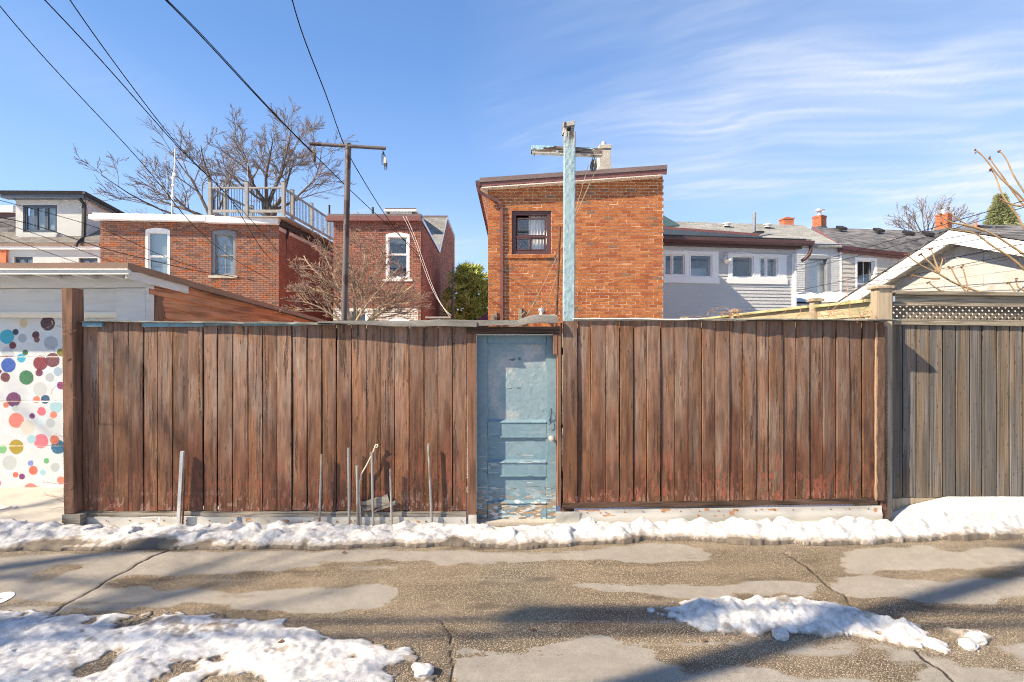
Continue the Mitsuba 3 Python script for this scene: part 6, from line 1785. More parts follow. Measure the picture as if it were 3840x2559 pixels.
zr = lambda X, Y: zsT + .28 + .39 * (Y - 14.35 - .109 * (X - fsd.o[0])) / 4.84
roof_snow(np.arange(fsd.o[0], fsd.o[0] + 3.0, .05), np.arange(14.2, 18.05, .06), zr, .10, 41, lambda X, Y: np.clip((fsd.o[0] + 2.9 - X) / 1.4, 0, 1) * np.clip((Y - 14.3 - .12 * (X - fsd.o[0])) / .6, 0, 1), 'thin melting snow on the low roof of the grey sided house')
s, z = fsd.pix(2716, 975)
fl2 = thing('floodlight', 'double outdoor spotlight between the white windows of the grey sided house', 'light')
c_ = fsd.pt(s, z, .02)
obj('base', lathe([(.07, 0), (.07, .03), (.05, .05), (.0001, .055)], c_, 'y', 16), 'm_cream', fl2, smooth=35)
for d, e in (((-.02, -.16, -.10), .0), ((.11, -.14, -.04), 1)):
    q = c_ + [0, -.05, 0]
    obj('lamp', tube([q, q + np.array(d) * .5, q + np.array(d) * .9, q + np.array(d)], [.025, .045, .06, .06], 10), 'm_galv', fl2, smooth=40)
obj('conduit', tube(spline([c_ + [0, -.02, .05], c_ + [0.02, -.02, .16], c_ + [.10, -.02, .19], fsd.pt(s + .9, z + .19, .03), fsd.pt(fsd.L - .2, z + .16, .03), fsd.pt(fsd.L - .08, z + .13, .04), fsd.pt(fsd.L - .05, z - .1, .05)], 30), .013, 6), 'm_white_trim', fl2, smooth=True)
# dark green gable edge peeping over
obj('gable_edge', prism([(px(2485, 21), 21, pz(806, 21)), (px(2552, 21), 21, pz(845, 21)), (px(2485, 21), 21, pz(848, 21))], (0, .3, 0)), 'm_teal', hs)

# ------------------------------------------------------------------ grey roofed house behind (G)
hg = thing('row_house', 'pale sided house with a grey shingle roof and a blue blinded window', 'house')
YG = 22.0
fgG = Fac((px(2940, YG), YG), (px(3153, 22.3), 22.3))
zgT = pz(925, YG)
wG = fgG.rect(3017, 957, 3113, 1114)
obj('wall', fgG.ext(sbox(0, 0, fgG.L, zgT + .2).difference(sbox(wG[0], wG[2], wG[1], wG[3])), -.25, -.012), 'm_siding', hg)
strips(fgG, hg, sbox(.0, 3.6, fgG.L - .06, zgT).difference(sbox(wG[0], wG[2], wG[1], wG[3])), .1015, 3.6, 'm_siding', out=.026)
obj('corner_post', fgG.box(fgG.L - .06, fgG.L + .02, 0, zgT, -.01, .03), 'm_white_trim', hg)
sash_window(fgG, hg, *wG, 'fixed', 'm_grey_sash', ft=.16, recess=.10, proud=.03, blind='m_blind', bd=.1)
obj('eave', fgG.box(-.1, fgG.L + .05, zgT, zgT + .13, -.05, .16), 'm_steel_blue', hg)
rk = uniq(hg + '__roof')
zR = lambda sx, sy, Y: at(sx, sy, Y)
rid = 26.0
scene[rk] = mikit.ply(prism([at(2470, 921, 22.0), at(3159, 922, 22.0), at(3010, 845, rid), at(2470, 829, rid)], (0, .02, -.08)), 'm_shingle_grey')
c2 = uniq(hg + '__chimney')
Yc = 27
mat('m_brick_far', brick_flat(Fac((0, 0), (1, .001)), .23, .08, 0, ((0.34, 0.095, 0.048), (0.40, 0.135, 0.07)), (0.30, 0.20, 0.14)), 0.95, 0.1)
scene[c2] = mikit.ply(cat(box(px(2941, Yc), px(2977, Yc), Yc, Yc + .5, 7, pz(820, Yc)), box(px(2939, Yc), px(2979, Yc), Yc - .03, Yc + .53, pz(822, Yc), pz(817, Yc)), box(px(2950, Yc), px(2966, Yc), Yc + .1, Yc + .4, pz(817, Yc), pz(812, Yc))), 'm_brick_far')
obj('vent_pipe', tube([at(2828, 872, 23.5), at(2829, 798, 23.5)], .075, 10), 'm_grey_sash', hg, smooth=True)
for sx, sy in ((2725, 846), (2877, 850)):
    q = at(sx, sy, 25.2)
    obj('roof_vent', lathe([(.16, -.05), (.16, .05), (.22, .06), (.2, .11), (.0001, .14)], q, 'z', 14), 'm_white_old', hg, smooth=35)
pr = thing('porch_roof', 'low snow covered lean to roof in front of the pale sided houses', 'roof')
obj('deck', prism([at(2940, 1140, 17.6), at(3300, 1140, 17.6), at(3300, 1112, 20.6), at(2940, 1112, 20.6)], (0, 0, -.05)), 'm_shingle_grey', pr)
obj('edge_board', prism([at(2940, 1141, 17.6), at(3300, 1141, 17.6), at(3300, 1166, 17.6), at(2940, 1166, 17.6)], (0, .05, 0)), 'm_siding', pr)
pa, pb = at(2940, 1140, 17.6), at(2940, 1112, 20.6)
roof_snow(np.arange(px(2960, 18), px(3300, 18), .05), np.arange(17.75, 20.5, .06), lambda X, Y: pa[2] + (pb[2] - pa[2]) * (Y - 17.6) / 3.0, .22, 43, lambda X, Y: np.clip((Y - 17.7) / .3, 0, 1) ** .5, 'thick white snow on the low lean to roof')

# ------------------------------------------------------------------ beige sided house with the dark roof (H)
hh = thing('row_house', 'beige sided house with a long dark shingle roof and brick chimneys', 'house')
fH = Fac((px(3153, 22.31), 22.31), (px(3470, 23.4), 23.4))
zhL, zhR = fH.pix(3160, 945)[1], fH.pix(3450, 975)[1]
wH = fH.rect(3205, 966, 3287, 1114)
regH = Polygon([(.03, 0), (fH.L, 0), (fH.L, zhR), (.03, zhL)]).difference(sbox(wH[0], wH[2], wH[1], wH[3]))
obj('wall', fH.ext(regH, -.25, -.012), 'm_siding_beige', hh)
strips(fH, hh, regH.intersection(sbox(0, 3.5, 20, 20)), .2, 3.5, 'm_siding_beige', out=.034)
sash_window(fH, hh, *wH, 'hung', 'm_white_trim', ft=.12, split=.34, recess=.12, proud=.03, blind='m_shade_skytint', bd=.5, bfull=(.3, .5), mullion=True)
e0, e1 = at(3153, 922, 22.1), at(3480, 957, 23.2)
obj('eave_gutter', prism([e0 + [0, -.05, 0], e1 + [0, -.05, 0], e1 + [0, -.05, -.17], e0 + [0, -.05, -.17]], (0, .15, 0)), 'm_maroon', hh)
obj('eave_fascia', prism([e0 + [0, .05, -.175], e1 + [0, .05, -.175], e1 + [0, .05, -.30], e0 + [0, .05, -.27]], (0, .10, 0)), 'm_maroon_light', hh)
rk = uniq(hh + '__roof')
pk_ = at(3050, 853, 26.5)
r_end = at(3640, 872, 27.5)
scene[rk] = mikit.ply(prism([e0 + [0, 0, .02], e1 + [0, 0, .02], at(3640, 975, 23.7), r_end, pk_], (0, .02, -.08)), 'm_shingle_dark')
obj('rake_board', prism([e0 + [-.02, 0, .06], pk_ + [-.02, 0, .06], pk_ + [-.02, 0, -.22], e0 + [-.02, 0, -.22]], (-.05, 0, 0)), 'm_maroon_light', rk, label='brown rake board')
obj('rake_face', prism([e0 + [-.03, .2, -.16], pk_ + [-.03, 0, -.2], pk_ + [-.03, 0, -.42], e0 + [-.03, .2, -.30]], (-.03, 0, 0)), 'm_white_trim', rk)
for sx, sy in ((3155, 861), (3295, 869), (3406, 878), (3480, 881), (3546, 883)):
    q = at(sx, sy, 25.6)
    obj('roof_vent', prism([q + [-.17, -.2, -.10], q + [.17, -.2, -.10], q + [.17, .2, .10], q + [-.17, .2, .10]], (0, -.03, .13)), 'm_black', rk)
for (x0, x1, yt, yb, capk) in ((3052, 3093, 812, 862, 1), (3516, 3562, 806, 872, 2)):
    Yc = 26.9
    ck = uniq(rk + '__chimney')
    xm = (px(x0, Yc) + px(x1, Yc)) / 2; w_ = px(x1, Yc) - px(x0, Yc)
    m = cat(box(xm - w_ / 2.5, xm + w_ / 2.5, Yc - w_ / 2.5, Yc + w_ / 2.5, 6.5, pz(yt + 6, Yc)), box(xm - w_ / 2.3, xm + w_ / 2.3, Yc - w_ / 2.3, Yc + w_ / 2.3, pz(yt + 6, Yc), pz(yt, Yc)))
    scene[ck] = mikit.ply(rot(m, [0, 0, 1], 28, (xm, Yc, 0)), 'm_brick_far')
    obj('chimney_flashing', rot(box(xm - w_ / 2.2, xm + w_ / 2.2, Yc - w_ / 2.2, Yc + w_ / 2.2, 6.5, pz(yb - 10, Yc)), [0, 0, 1], 28, (xm, Yc, 0)), 'm_steel_blue', rk)
    top = (xm, Yc, pz(yt, Yc))
    obj('chimney_cap', lathe([(.12, -.02), (.12, .18), (.10, .19), (.10, .24), (.26, .27), (.24, .36), (.0001, .42)] if capk == 1 else [(.17, -.02), (.17, .10), (.2, .11), (.2, .15), (.15, .16), (.15, .2), (.2, .21), (.19, .26), (.0001, .28)], top, 'z', 18), 'm_galv', rk, smooth=35)
hi = thing('row_house', 'dark roofed house peeping over the concrete block garage at the far right', 'house')
P4 = [at(3580, 874, 19), at(4100, 905, 19), at(4100, 852, 22.5), at(3640, 842, 22.5)]
obj('roof', prism(P4, (0, .02, -.08)), 'm_shingle_dark', hi)
obj('wall', prism([at(3580, 880, 19), at(4100, 912, 19), at(4100, 1000, 19), at(3580, 1000, 19)], (0, .1, 0)), 'm_siding_beige', hi)
obj('rake_board', prism([at(3576, 877, 18.95), at(3596, 855, 20.2), at(3625, 878, 20.2), at(3605, 895, 18.95)], (0, .05, 0)), 'm_white_trim', hi)
for sx, sy in ((3690, 858), (3762, 862), (3825, 868)):
    q = at(sx, sy, 21)
    obj('roof_vent', prism([q + [-.17, -.2, -.08], q + [.17, -.2, -.08], q + [.17, .2, .08], q + [-.17, .2, .08]], (0, -.03, .11)), 'm_black', hi)
obj('vent_pipe', tube([at(3659, 862, 21), at(3660, 832, 21)], .05, 6), 'm_brick_red', hi)

# ------------------------------------------------------------------ concrete block garage on the right
hk = thing('block_garage', 'pale concrete block garage with white gable boards behind the lattice fence', 'garage')
XW = 8.5
fk = Fac((XW, 12.3), (XW, 5.8))          # seen from the left: s runs from the back to the lane
if fk.n[0] > 0: fk.n = -fk.n
ypk, ybk = 9.3, 12.3
zpk, zbk = pz(865, 9.3), pz(1126, 12.3)
roofz = lambda s: zpk - abs((12.3 - s) - ypk) * (zpk - zbk) / (ybk - ypk)
reg = Polygon([(0, 0), (6.5, 0), (6.5, roofz(6.5) - .12), (3.0, zpk - .12), (0, zbk - .12)])
wk = uniq(hk + '__wall')
scene[wk] = mikit.ply(fk.ext(reg, -.2, -.001), 'm_block_joint')
brickwork(fk, wk, reg.intersection(sbox(0, 2.0, 6.5, 5)), .40, .20, .010, 2.0, 'm_block', np.random.default_rng(9), depth=.005, name='block')
rk = uniq(hk + '__roof')
def pk3(y, dz_=0, x=XW - .28): return (x, y, zpk - abs(y - ypk) * (zpk - zbk) / (ybk - ypk) + dz_)
scene[rk] = mikit.ply(cat(prism([pk3(12.6, .02), pk3(9.3, .02), pk3(9.3, .02, 14), pk3(12.6, .02, 14)], (0, 0, .03)), prism([pk3(5.4, .02), pk3(9.3, .02), pk3(9.3, .02, 14), pk3(5.4, .02, 14)], (0, 0, .03))), 'm_shingle_dark')
for a, b in ((12.6, 9.3), (5.4, 9.3)):
    obj('gable_board', prism([pk3(a, .0), pk3(b, .0), pk3(b, -.24), pk3(a, -.24)], (.03, 0, 0)), 'm_white_trim', rk)
    obj('soffit', prism([pk3(a, -.20, XW - .249), pk3(b, -.20, XW - .249), pk3(b, -.20, XW - .01), pk3(a, -.20, XW - .01)], (0, 0, .02)), 'm_taupe', rk)
obj('back_wall', box(XW + .2, 14, 12.2, 12.4, 0, 3.1), 'm_block', hk)

# ------------------------------------------------------------------ far house between the brick houses
hf = thing('row_house', 'distant red brick house half hidden by the pine between the two brick houses', 'house')
Yf = 34
obj('wall', box(px(1720, Yf), px(1835, Yf), Yf, Yf + 6, 0, pz(1165, Yf)), 'm_brick_far', hf)
obj('gable', prism([(px(1794, Yf), Yf - .2, pz(1125, Yf)), (px(1808, Yf), Yf - .2, pz(1074, Yf)), (px(1824, Yf), Yf - .2, pz(1122, Yf)), (px(1824, Yf), Yf - .2, pz(1165, Yf)), (px(1794, Yf), Yf - .2, pz(1165, Yf))], (0, .2, 0)), 'm_stucco', hf)
for a, b in (((1790, 1130), (1808, 1070)), ((1808, 1070), (1828, 1128))):
    q0, q1 = at(*a, Yf - .3), at(*b, Yf - .3)
    obj('rake_board', prism([q0, q1, q1 + [0, 0, -.35], q0 + [0, 0, -.35]], (0, -.1, 0)), 'm_maroon', hf)
pf = thing('garden_shed', 'small dark purple roofed shed beside the orange brick wall', 'shed')
Ys = 20
mat('m_purple', weathered((0.085, 0.035, 0.085), .2, 3), .7, .3)
obj('roof', prism([at(1780, 1206, Ys), at(1826, 1175, Ys), at(1900, 1178, Ys), at(1900, 1216, Ys), at(1792, 1216, Ys)], (0, .5, 0)), 'm_purple', pf)
obj('wall', box(px(1786, Ys), px(1900, Ys), Ys + .1, Ys + 2, 0, pz(1214, Ys)), 'm_purple', pf)

# ------------------------------------------------------------------ trees
def grow(r, p, d, L, rad, lev, cfg, out):
    seg = cfg['seg'][min(lev, len(cfg['seg']) - 1)]
    n = max(3, int(L / seg))
    pts, ds = [p], []
    for i in range(n):
        d = d + r.normal(0, cfg['wander'][min(lev, len(cfg['wander']) - 1)], 3) + np.array([0, 0, cfg['up'][min(lev, len(cfg['up']) - 1)]])
        d = d / np.linalg.norm(d); ds.append(d)
        pts.append(pts[-1] + d * L / n)
    tip = cfg['taper']
    rs = rad * (1 - (1 - tip) * np.linspace(0, 1, n + 1) ** 1.1)
    out.append((np.array(pts), np.maximum(rs, cfg['rmin']), lev))
    if lev >= cfg['levels']: return
    m = cfg['n'][lev]; m = int(m) + (r.random() < m % 1)
    for k in range(m):
        t = cfg['t0'][lev] + (1 - cfg['t0'][lev]) * (k + r.random()) / m
        i = min(n - 1, int(t * n)); f = t * n - i
        q = pts[i] * (1 - f) + pts[i + 1] * f
        ax = np.cross(ds[i], r.normal(0, 1, 3)); ax /= np.linalg.norm(ax)
        a = math.radians(r.normal(cfg['ang'][lev], 9))
        nd = ds[i] * math.cos(a) + ax * math.sin(a)
        nd[2] = abs(nd[2]) * cfg.get('lift', .5) + nd[2] * (1 - cfg.get('lift', .5))
        l = L * cfg['ratio'][lev] * (1.1 - .55 * t) * r.uniform(.75, 1.2)
        grow(r, q, nd, l, max(np.interp(t * n, np.arange(n + 1), rs) * cfg.get('rr', .62), cfg['rmin']), lev + 1, cfg, out)


def tree_obj(name, out, label, category, mb, mt, split=2, group=None, kids=('trunk', 'crown')):
    k = thing(name, label, category, group)
    a = [tube(p, r_, 9 if l == 0 else 6, cap=l == 0) for p, r_, l in out if l < split]
    b = [tube(p, r_, 4 if l == split else 3, cap=False) for p, r_, l in out if l >= split]
    obj(kids[0], cat(*a), mb, k, smooth=True)
    obj(kids[1], cat(*b), mt, k, smooth=True)
    return k


r = np.random.default_rng(101)
cfg = dict(levels=4, seg=[.8, .7, .5, .35, .3], wander=[.06, .12, .13, .11, .10], up=[.03, .03, .02, .012, .01], taper=.22, rmin=.0095, n=[9, 7, 7, 7], t0=[.35, .22, .2, .15], ang=[40, 40, 38, 32], ratio=[.72, .58, .52, .48], rr=.6, lift=.75)
out = []
YT = 30.0
base = np.array([px(1008, YT), YT, 0.0])
out.append((spline([base, at(1006, 1000, YT), at(1003, 800, YT), at(998, 760, YT)], 12), np.linspace(.36, .27, 12), 0))
c9 = dict(cfg, n=[7, 8, 8, 8])
for (x0_, y0_, x1_, y1_, dy, rad) in ((998, 762, 900, 610, .3, .22), (1000, 760, 985, 590, -1.5, .24), (1003, 765, 1060, 575, 1.5, .18), (1030, 780, 1130, 640, .5, .20), (1010, 770, 1100, 560, -.5, .18), (1024, 790, 1240, 720, -.6, .17), (1000, 765, 860, 690, -1, .16), (998, 760, 935, 590, 1.5, .15)):
    a, b = at(x0_, y0_, YT), at(x1_, y1_, YT + dy)
    d = b - a; L = np.linalg.norm(d) * 1.36
    grow(r, a, d / np.linalg.norm(d), L, rad * .50, 1, c9, out)
out.append((spline([at(1012, 860, YT), at(1022, 820, YT), at(1030, 778, YT)], 8), np.linspace(.24, .17, 8), 0))
out.append((spline([at(1010, 790, YT), at(1035, 770, YT - .3), at(1056, 742, YT - .5)], 8), np.linspace(.16, .10, 8), 1))
tree_obj('bare_tree', out, 'big bare maple rising behind the roof deck', 'tree', 'm_bark', 'm_bark_pale')
r = np.random.default_rng(7)
out = []
YT = 27.0
cfg2 = dict(cfg, up=[.02, .02, .02, .01, .0], rmin=.011)
base = np.array([px(800, YT), YT, 0])
out.append((spline([base, at(800, 1000, YT), at(795, 830, YT)], 10), np.linspace(.35, .24, 10), 0))
for (x0_, y0_, x1_, y1_, dy, rad) in ((795, 830, 640, 745, 0, .14), (790, 835, 560, 780, .5, .11), (795, 830, 700, 660, 1, .13), (795, 830, 780, 640, -.5, .12), (790, 840, 600, 700, -1, .10), (800, 830, 860, 680, .5, .10)):
    a, b = at(x0_, y0_, YT), at(x1_, y1_, YT + dy)
    d = b - a; L = np.linalg.norm(d) * 1.5
    grow(r, a, d / np.linalg.norm(d), L, rad * .7, 1, dict(cfg2, n=[6, 7, 6, 5]), out)
tree_obj('bare_tree', out, 'smaller bare tree reaching left behind the red brick house beside the antenna', 'tree', 'm_bark', 'm_bark_pale')
r = np.random.default_rng(17)
out = []
YT = 36.0
base = np.array([px(3470, YT), YT, 0])
out.append((spline([base, at(3470, 1000, YT), at(3468, 880, YT)], 8), np.linspace(.22, .14, 8), 0))
for i in range(12):
    a = at(3440 + i * 8, 885, YT); b = at(3345 + i * 26 + r.uniform(-10, 10), 770 + abs(i - 5.5) * 12, YT + r.uniform(-1, 1))
    d = b - a; L = np.linalg.norm(d) * 1.1
    grow(r, a, d / np.linalg.norm(d), L, .06, 1, dict(cfg, levels=3, n=[5, 7, 5], up=[.04, .03, .03, .03], rmin=.013, ang=[30, 30, 34, 34], wander=[.05, .06, .09, .1]), out)
tree_obj('bare_tree', out, 'pale thin bare tree behind the dark shingle roof', 'tree', 'm_bark_pale', 'm_bark_pale')
# japanese maple in the garden behind the fence
r = np.random.default_rng(23)
out = []
YM = 9.4
cfgm = dict(levels=4, seg=[.25, .22, .16, .10, .08], wander=[.06, .10, .13, .17, .2], up=[.0, .012, .012, .0, -.01], taper=.28, rmin=.0042, n=[4, 6, 6, 6], t0=[.2, .25, .18, .15], ang=[28, 34, 40, 42], ratio=[.7, .56, .50, .46], rr=.58, lift=.72)
base = np.array([px(1315, YM), YM, 0])
out.append((spline([base, at(1318, 1300, YM), at(1322, 1238, YM)], 8), np.linspace(.075, .06, 8), 0))
for (P, rad) in (([(1322, 1238), (1306, 1170), (1290, 1120), (1210, 1040), (1140, 960)], .034), ([(1322, 1238), (1285, 1170), (1225, 1110), (1130, 1070)], .030), ([(1322, 1238), (1330, 1150), (1325, 1060), (1300, 950)], .030),
                 ([(1325, 1238), (1352, 1180), (1380, 1080), (1420, 1000), (1440, 945)], .036), ([(1325, 1240), (1380, 1210), (1440, 1165), (1500, 1110), (1545, 1075)], .034), ([(1322, 1240), (1345, 1190), (1395, 1120), (1460, 1040)], .028),
                 ([(1320, 1240), (1270, 1200), (1190, 1150), (1110, 1130)], .026), ([(1322, 1238), (1300, 1150), (1240, 1010), (1215, 930)], .028), ([(1322, 1238), (1340, 1150), (1360, 1030), (1370, 930)], .026), ([(1330, 1240), (1400, 1190), (1470, 1150), (1530, 1140)], .026)):
    dys = r.uniform(-.8, .8)
    Q = spline([at(x, y, YM + dys * i / len(P)) for i, (x, y) in enumerate(P)], 16)
    rs = np.linspace(rad, rad * .35, 16)
    out.append((Q, rs, 1))
    for kk in range(11):
        t = .22 + .78 * (kk + r.random()) / 11
        i = min(14, int(t * 15)); d = Q[i + 1] - Q[i]; d /= np.linalg.norm(d)
        ax = np.cross(d, r.normal(0, 1, 3)); ax /= np.linalg.norm(ax)
        a = math.radians(r.normal(36, 10)); nd = d * math.cos(a) + ax * math.sin(a)
        nd[2] = abs(nd[2]) * .6 + nd[2] * .4
        grow(r, Q[i], nd, r.uniform(.45, .9) * (1.15 - .5 * t), rs[i] * .5, 2, cfgm, out)
tree_obj('garden_maple', out, 'bare twiggy garden maple with pale limbs and reddish twigs behind the left fence', 'shrub', 'm_maple', 'm_maple_twig', split=3)
# thick stemmed sumac at the right edge
P_S = [[(1110, 155), (1200, 240), (1300, 370), (1400, 470), (1480, 540), (1544, 610), (1700, 800), (1850, 1150)], [(1235, 225), (1290, 310), (1350, 390), (1430, 510), (1544, 660), (1680, 900), (1800, 1200)], [(1245, 330), (1290, 400), (1340, 540), (1440, 690), (1490, 760), (1544, 860), (1650, 1010), (1780, 1250)], [(1325, 165), (1380, 230), (1430, 340), (1544, 530), (1700, 800), (1830, 1150)],
       [(860, 690), (980, 800), (1100, 850), (1230, 900), (1400, 1000), (1544, 1100), (1760, 1290)], [(780, 740), (870, 800), (1000, 830), (1100, 855), (1180, 880)], [(790, 810), (870, 865), (970, 885), (1080, 900), (1230, 1000), (1400, 1110), (1544, 1230), (1740, 1400)],
       [(485, 1100), (580, 1175), (700, 1240), (770, 1270), (850, 1320), (1000, 1390), (1190, 1447), (1500, 1520)], [(605, 1090), (700, 1180), (770, 1258)], [(700, 1045), (735, 1140), (770, 1240)], [(810, 1130), (790, 1210), (772, 1262)], [(540, 1285), (620, 1305), (780, 1315)],
       [(885, 1215), (930, 1310), (1030, 1450), (1100, 1540)], [(985, 1205), (1010, 1290), (1040, 1440), (1060, 1540)], [(685, 1350), (740, 1395), (810, 1435), (900, 1500)], [(1410, 1360), (1470, 1450), (1500, 1520)], [(1475, 1335), (1500, 1400), (1544, 1425), (1620, 1500)], [(1330, 595), (1420, 640), (1520, 660)]]
su = thing('sumac', 'thick stemmed bare tan sumac branches in front of the concrete block garage', 'shrub')
r = np.random.default_rng(6)
stems, buds = [], []
for i, P in enumerate(P_S):
    Y0 = (7.55 if i < 7 else 7.1) + .25 * math.sin(i * 2.1)
    Q = spline([at(3200 + x / 2.4125, 500 + y / 2.4125, Y0 + .0 * j) for j, (x, y) in enumerate(P)], 34)
    w_ = (1 if len(P) > 4 else .8)
    rs = np.linspace(.0085, .019, 34) * w_ * (1 + .14 * np.sin(np.arange(34) * 2.3 + i))
    stems.append(tube(Q, rs, 8))
    for j in range(3):
        m = trimesh.creation.icosphere(subdivisions=1, radius=.013)
        buds.append((np.array(m.vertices) + Q[0] + r.normal(0, .012, 3), np.array(m.faces)))
obj('stem', cat(*stems), 'm_sumac', su, smooth=True)
obj('bud', cat(*buds), 'm_bud', su, kind='stuff')
obj('trunk', tube(spline([np.array([px(3990, 6.95), 6.95, 0]), at(3960, 1150, 6.95), at(3940, 1000, 6.95)], 10), np.linspace(.06, .03, 10), 8), 'm_sumac', su, smooth=True)


def conifer(name, base, h, rad, seed, mat_, label, shape, n_tuft, tl=.20, droop=0.0, kids=('trunk', 'crown')):
    r = np.random.default_rng(seed)
    k = thing(name, label, 'tree')
    st, V, Fc = [tube([base, base + [0, 0, h * .97]], [h * .018 + .05, .02], 8)], [], []
    nn = 0
    for i in range(n_tuft):
        t = r.random() ** .8
        R = rad * shape(t) * (0.35 + .65 * math.sqrt(r.random()))
        a = r.uniform(0, 2 * math.pi)
        R *= .78 + .35 * math.sin(a * 5 + t * 23)
        c = base + np.array([R * math.cos(a), R * math.sin(a), h * (.08 + .92 * t) - droop * R])
        o = np.array([math.cos(a), math.sin(a), r.uniform(.1, .8)]); o /= np.linalg.norm(o)
        if i % 9 == 0:
            st.append(tube([base + [0, 0, max(.1, c[2] - base[2] - .35 * R)], c], [.03, .008], 4))
        for j in range(11):
            d = o + r.normal(0, .55, 3); d /= np.linalg.norm(d)
            s_ = np.cross(d, r.normal(0, 1, 3)); s_ /= np.linalg.norm(s_)
            l = tl * r.uniform(.7, 1.25); w_ = l * .14
            V += [c - s_ * w_, c + s_ * w_, c + d * l]
            Fc.append([nn, nn + 1, nn + 2]); nn += 3
    obj(kids[0], cat(*st), 'm_bark', k)
    obj(kids[1], (np.array(V), np.array(Fc)), mat_, k)
    return k


YP = 22.0
conifer('pine_tree', np.array([px(1763, YP), YP, 0]), pz(1008, YP) + .05, 1.05, 3, 'm_needle_light', 'bushy green pine between the narrow brick house and the orange one', lambda t: 0.55 + .5 * math.sin(t * 2.6 + .2) if t < .93 else .45, 1500, .27)
YP = 30.0
conifer('spruce_tree', np.array([px(3752, YP), YP, 0]), pz(738, YP), 3.0, 5, 'm_needle_blue', 'dark spruce top standing above the roofs at the far right', lambda t: 1.02 - t ** 1.3, 3600, .30, .10)

# ------------------------------------------------------------------ antenna
an = thing('antenna_mast', 'thin white antenna mast rising from the red brick house roof', 'antenna')
YN = 19.5
obj('mast', cat(tube([at(646, 806, YN), at(651, 650, YN)], .045, 8), tube([at(652, 690, YN), at(657, 560, YN)], .022, 6), tube([at(657, 575, YN), at(660, 565, YN)], .015, 5)), 'm_white_trim', an, smooth=True)
obj('aerial_rod', cat(*[tube([at(a, b, YN), at(c, d, YN)], .007, 4) for a, b, c, d in ((610, 603, 700, 610), (622, 580, 695, 612), (626, 640, 626, 690), (622, 700, 628, 745), (640, 720, 660, 700), (618, 775, 645, 760), (636, 632, 668, 636))]), 'm_galv', an)
obj('aerial_box', cat(*[box(px(x, YN) - .045, px(x, YN) + .045, YN - .06, YN, pz(y, YN), pz(y - 7, YN)) for x, y in ((649, 672), (655, 660), (650, 700), (648, 742))]), 'm_white_trim', an)
obj('aerial_stick', tube([at(928, 690, 18.1), at(928, 612, 18.1)], .006, 4), 'm_galv', label='very thin rod standing on the middle post of the roof deck', category='antenna')

# ------------------------------------------------------------------ overhead cables
def cable(P, Y0, Y1, r_, label, ext_=4.0, name='overhead_cable', m_='m_wire'):
    P = np.array(P, float)
    s_ = np.concatenate([[0], np.cumsum(np.hypot(*np.diff(P, axis=0).T))]); s_ /= s_[-1]
    Y = 1 / (1 / Y0 + (1 / Y1 - 1 / Y0) * s_)
    Q = np.array([at(a, b, y) for (a, b), y in zip(P, Y)])
    C_ = spline(Q, 60) if len(Q) > 2 else Q[0] + np.linspace(0, 1, 20)[:, None] * (Q[1] - Q[0])
    d = C_[0] - C_[1]; d /= np.linalg.norm(d)
    C_ = np.vstack([C_[0] + d * ext_, C_])
    return obj(name, tube(C_, r_, 5), m_, smooth=True, label=label, category='cable')


cable([(0, 24), (286, 347), (544, 626), (605, 700), (700, 818), (860, 960), (1011, 1047)], 9, 18.0, .0095, 'leftmost black cable crossing the sky down to the red brick wall')
cable([(167, 0), (340, 184), (612, 490), (748, 632), (809, 687), (920, 835), (1030, 985)], 8, 18.1, .0105, 'second black cable from the left in the sky, passing over the roof deck')
cable([(262, 0), (381, 170), (517, 354), (680, 558), (764, 644), (910, 792), (1045, 950)], 8, 18.1, .0095, 'third black cable from the left, meeting the second above the bare tree')
cable([(620, 0), (773, 156), (950, 347), (1154, 556), (1286, 687), (1384, 780), (1500, 885), (1580, 965)], 7.5, 17.8, .0105, 'black cable crossing the sky in front of the left end of the T pole')
cable([(626, 0), (780, 156), (955, 347), (1157, 556), (1180, 578)], 7.5, 9.8, .008, 'thin black cable twinned with the one crossing at the left end of the T pole')
cable([(1096, 0), (1183, 255), (1224, 360), (1292, 547), (1350, 655), (1427, 780), (1487, 866), (1582, 978)], 7.5, 17.8, .0105, 'steep black cable passing just behind the head of the T pole')
cable([(0, 752), (240, 816), (430, 880), (560, 938), (690, 990), (760, 1012)], 14.5, 17.6, .010, 'highest of the low black wires crossing the stucco dormer')
cable([(0, 817), (200, 868), (375, 928), (560, 975), (698, 1008), (840, 1033), (960, 1055)], 13.5, 17.7, .012, 'thick low black wire crossing from the left edge to the red brick house')
cable([(0, 833), (210, 905), (417, 982)], 14.0, 17.4, .009, 'low black wire crossing the stucco house below the dormer window')
cable([(0, 882), (140, 933), (293, 987)], 14.0, 17.4, .009, 'lowest black wire at the far left crossing the shingle strip')
cable([(3840, 753), (3460, 867), (3230, 935), (2985, 1000)], 7.6, 14.4, .0065, 'topmost black wire over the dark roof at the right', .6)
cable([(3840, 778), (3460, 893), (3230, 957), (2985, 1012)], 7.6, 14.4, .006, 'second black wire over the dark roof at the right', .6)
cable([(3840, 915), (3600, 962), (3394, 1005), (3180, 1050), (2985, 1092)], 7.6, 14.4, .0065, 'upper of the two black wires across the block garage', .6)
cable([(3840, 950), (3460, 1024), (3200, 1080), (3010, 1112)], 7.6, 14.4, .0055, 'lower of the two black wires across the block garage', .6)

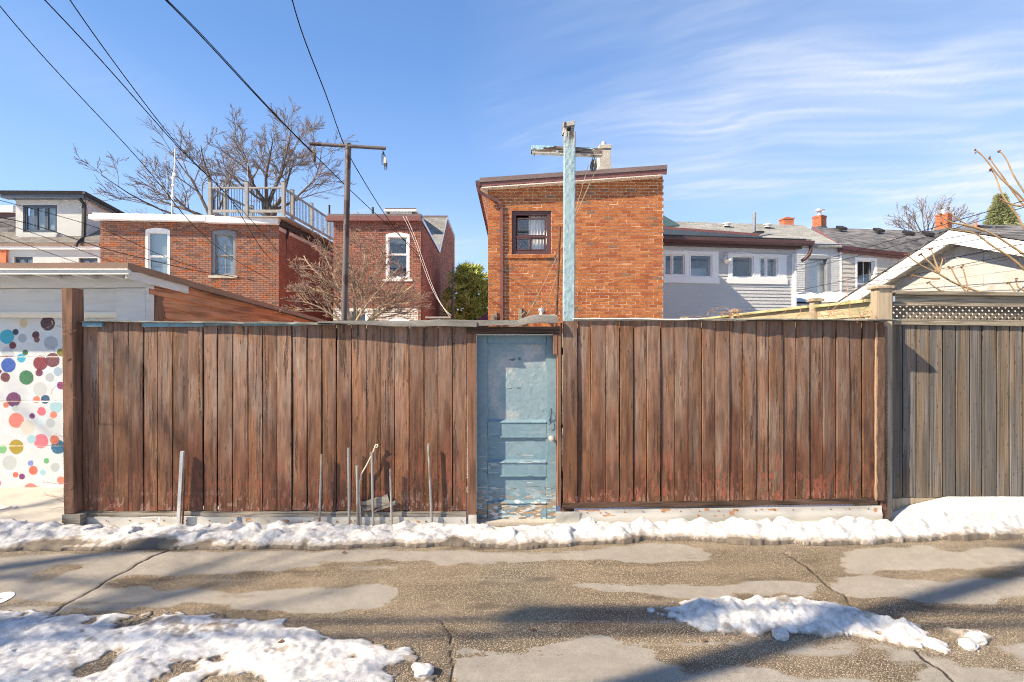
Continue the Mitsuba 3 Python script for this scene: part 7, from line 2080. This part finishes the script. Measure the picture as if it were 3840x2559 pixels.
# ------------------------------------------------------------------ what stands behind the viewer and throws the shadows on the lane
up = thing('utility_pole', 'tilted wooden utility pole with a transformer on the other side of the lane', 'pole')
sx_, sy_, sz_ = -SUN[0] / SUN[2], -SUN[1] / SUN[2], 1.0       # shadow shift per metre of height
Pp = np.array([1.05, 3.0]); Pp = Pp - np.array([sx_, sy_]) * 5.6
lean = lambda h: (Pp[0] + .20 * (h - 5.6), Pp[1] - .06 * (h - 5.6), h)      # tilt shaped to give its shadow on the lane a shallower slope
obj('post', tube([lean(0), lean(9.8)], [.115, .09], 12), 'm_old_timber', up, smooth=40)
obj('cross_arm', cat(box(lean(9.2)[0] - 1.2, lean(9.2)[0] + 1.2, lean(9.2)[1] - .21, lean(9.2)[1] - .10, 9.2, 9.32)), 'm_old_timber', up)
obj('transformer', tube([np.array(lean(7.9)) + [.40, 0, 0], np.array(lean(8.9)) + [.36, 0, 0]], .22, 14), 'm_galv', up, smooth=40)
for yy, zz_, rr in ((3.72, 7.4, .036), (3.52, 7.1, .032)):
    y0_ = yy - sy_ * zz_
    cable_pts = np.array([(-30, y0_ - .9, zz_ + .5), (-8, y0_ - .12, zz_), (30, y0_ + 1.3, zz_ + .4)])
    obj('overhead_cable', tube(spline(cable_pts, 40), rr, 6), 'm_wire', smooth=True, label=('upper' if rr > .034 else 'lower') + ' thick cable strung along the lane to the utility pole', category='cable')
bx_ = thing('splice_box', 'long grey splice box hung on the cables along the lane', 'cable box')
sb = np.array([.62, 3.62]) - np.array([sx_, sy_]) * 7.3
obj('case', cbox(sb[0] - .62, sb[0] + .95, sb[1] - .09, sb[1] + .09, 7.2, 7.42, .03), 'm_grey_sash', bx_)
st_ = thing('bare_tree', 'bare street tree behind the viewer on the other side of the lane', 'tree')
labels.pop(st_); USED.discard(st_)
r = np.random.default_rng(55)
out = []
base = np.array([-15.2, -1.6, 0])
out.append((spline([base, base + [.1, 0, 4], base + [.2, .1, 7.2]], 8), np.linspace(.30, .24, 8), 0))
for a_ in range(6):
    d = np.array([math.cos(a_ * 1.05), math.sin(a_ * 1.05), 1.1]); d /= np.linalg.norm(d)
    grow(r, base + [.2, .1, 6.0 + .22 * a_], d, 4.2, .16, 1, dict(cfg, levels=3, n=[6, 7, 6], rmin=.012), out)
tree_obj('bare_tree', out, 'bare street tree behind the viewer on the other side of the lane', 'tree', 'm_bark', 'm_bark_pale')

# ------------------------------------------------------------------ repeats of one kind
GROUPS = {'metal_pipe': 'metal pipes standing in front of the left fence', 'overhead_cable': 'overhead cables', 'ice_chunk': 'ice chunks on the lane', 'dead_leaf': 'dead leaves on the ground', 'wall_block': 'wooden blocks on the orange brick wall',
          'scrap_plank': 'grey scrap planks behind the pipes', 'brick_house': 'brick houses behind the fence', 'row_house': 'row houses in the background', 'plank_fence': 'brown plank fences', 'bare_tree': 'bare trees', 'clothesline': 'clotheslines', 'line_pulley': 'clothesline pulleys', 'rope_loop': 'rope ends on the orange brick wall', 'floodlight': 'outdoor floodlights'}
for k in labels:
    b = k[:-4] if k[-4:-3] == '_' and k[-3:].isdigit() else k
    if '__' not in k and b in GROUPS: labels[k]['group'] = GROUPS[b]
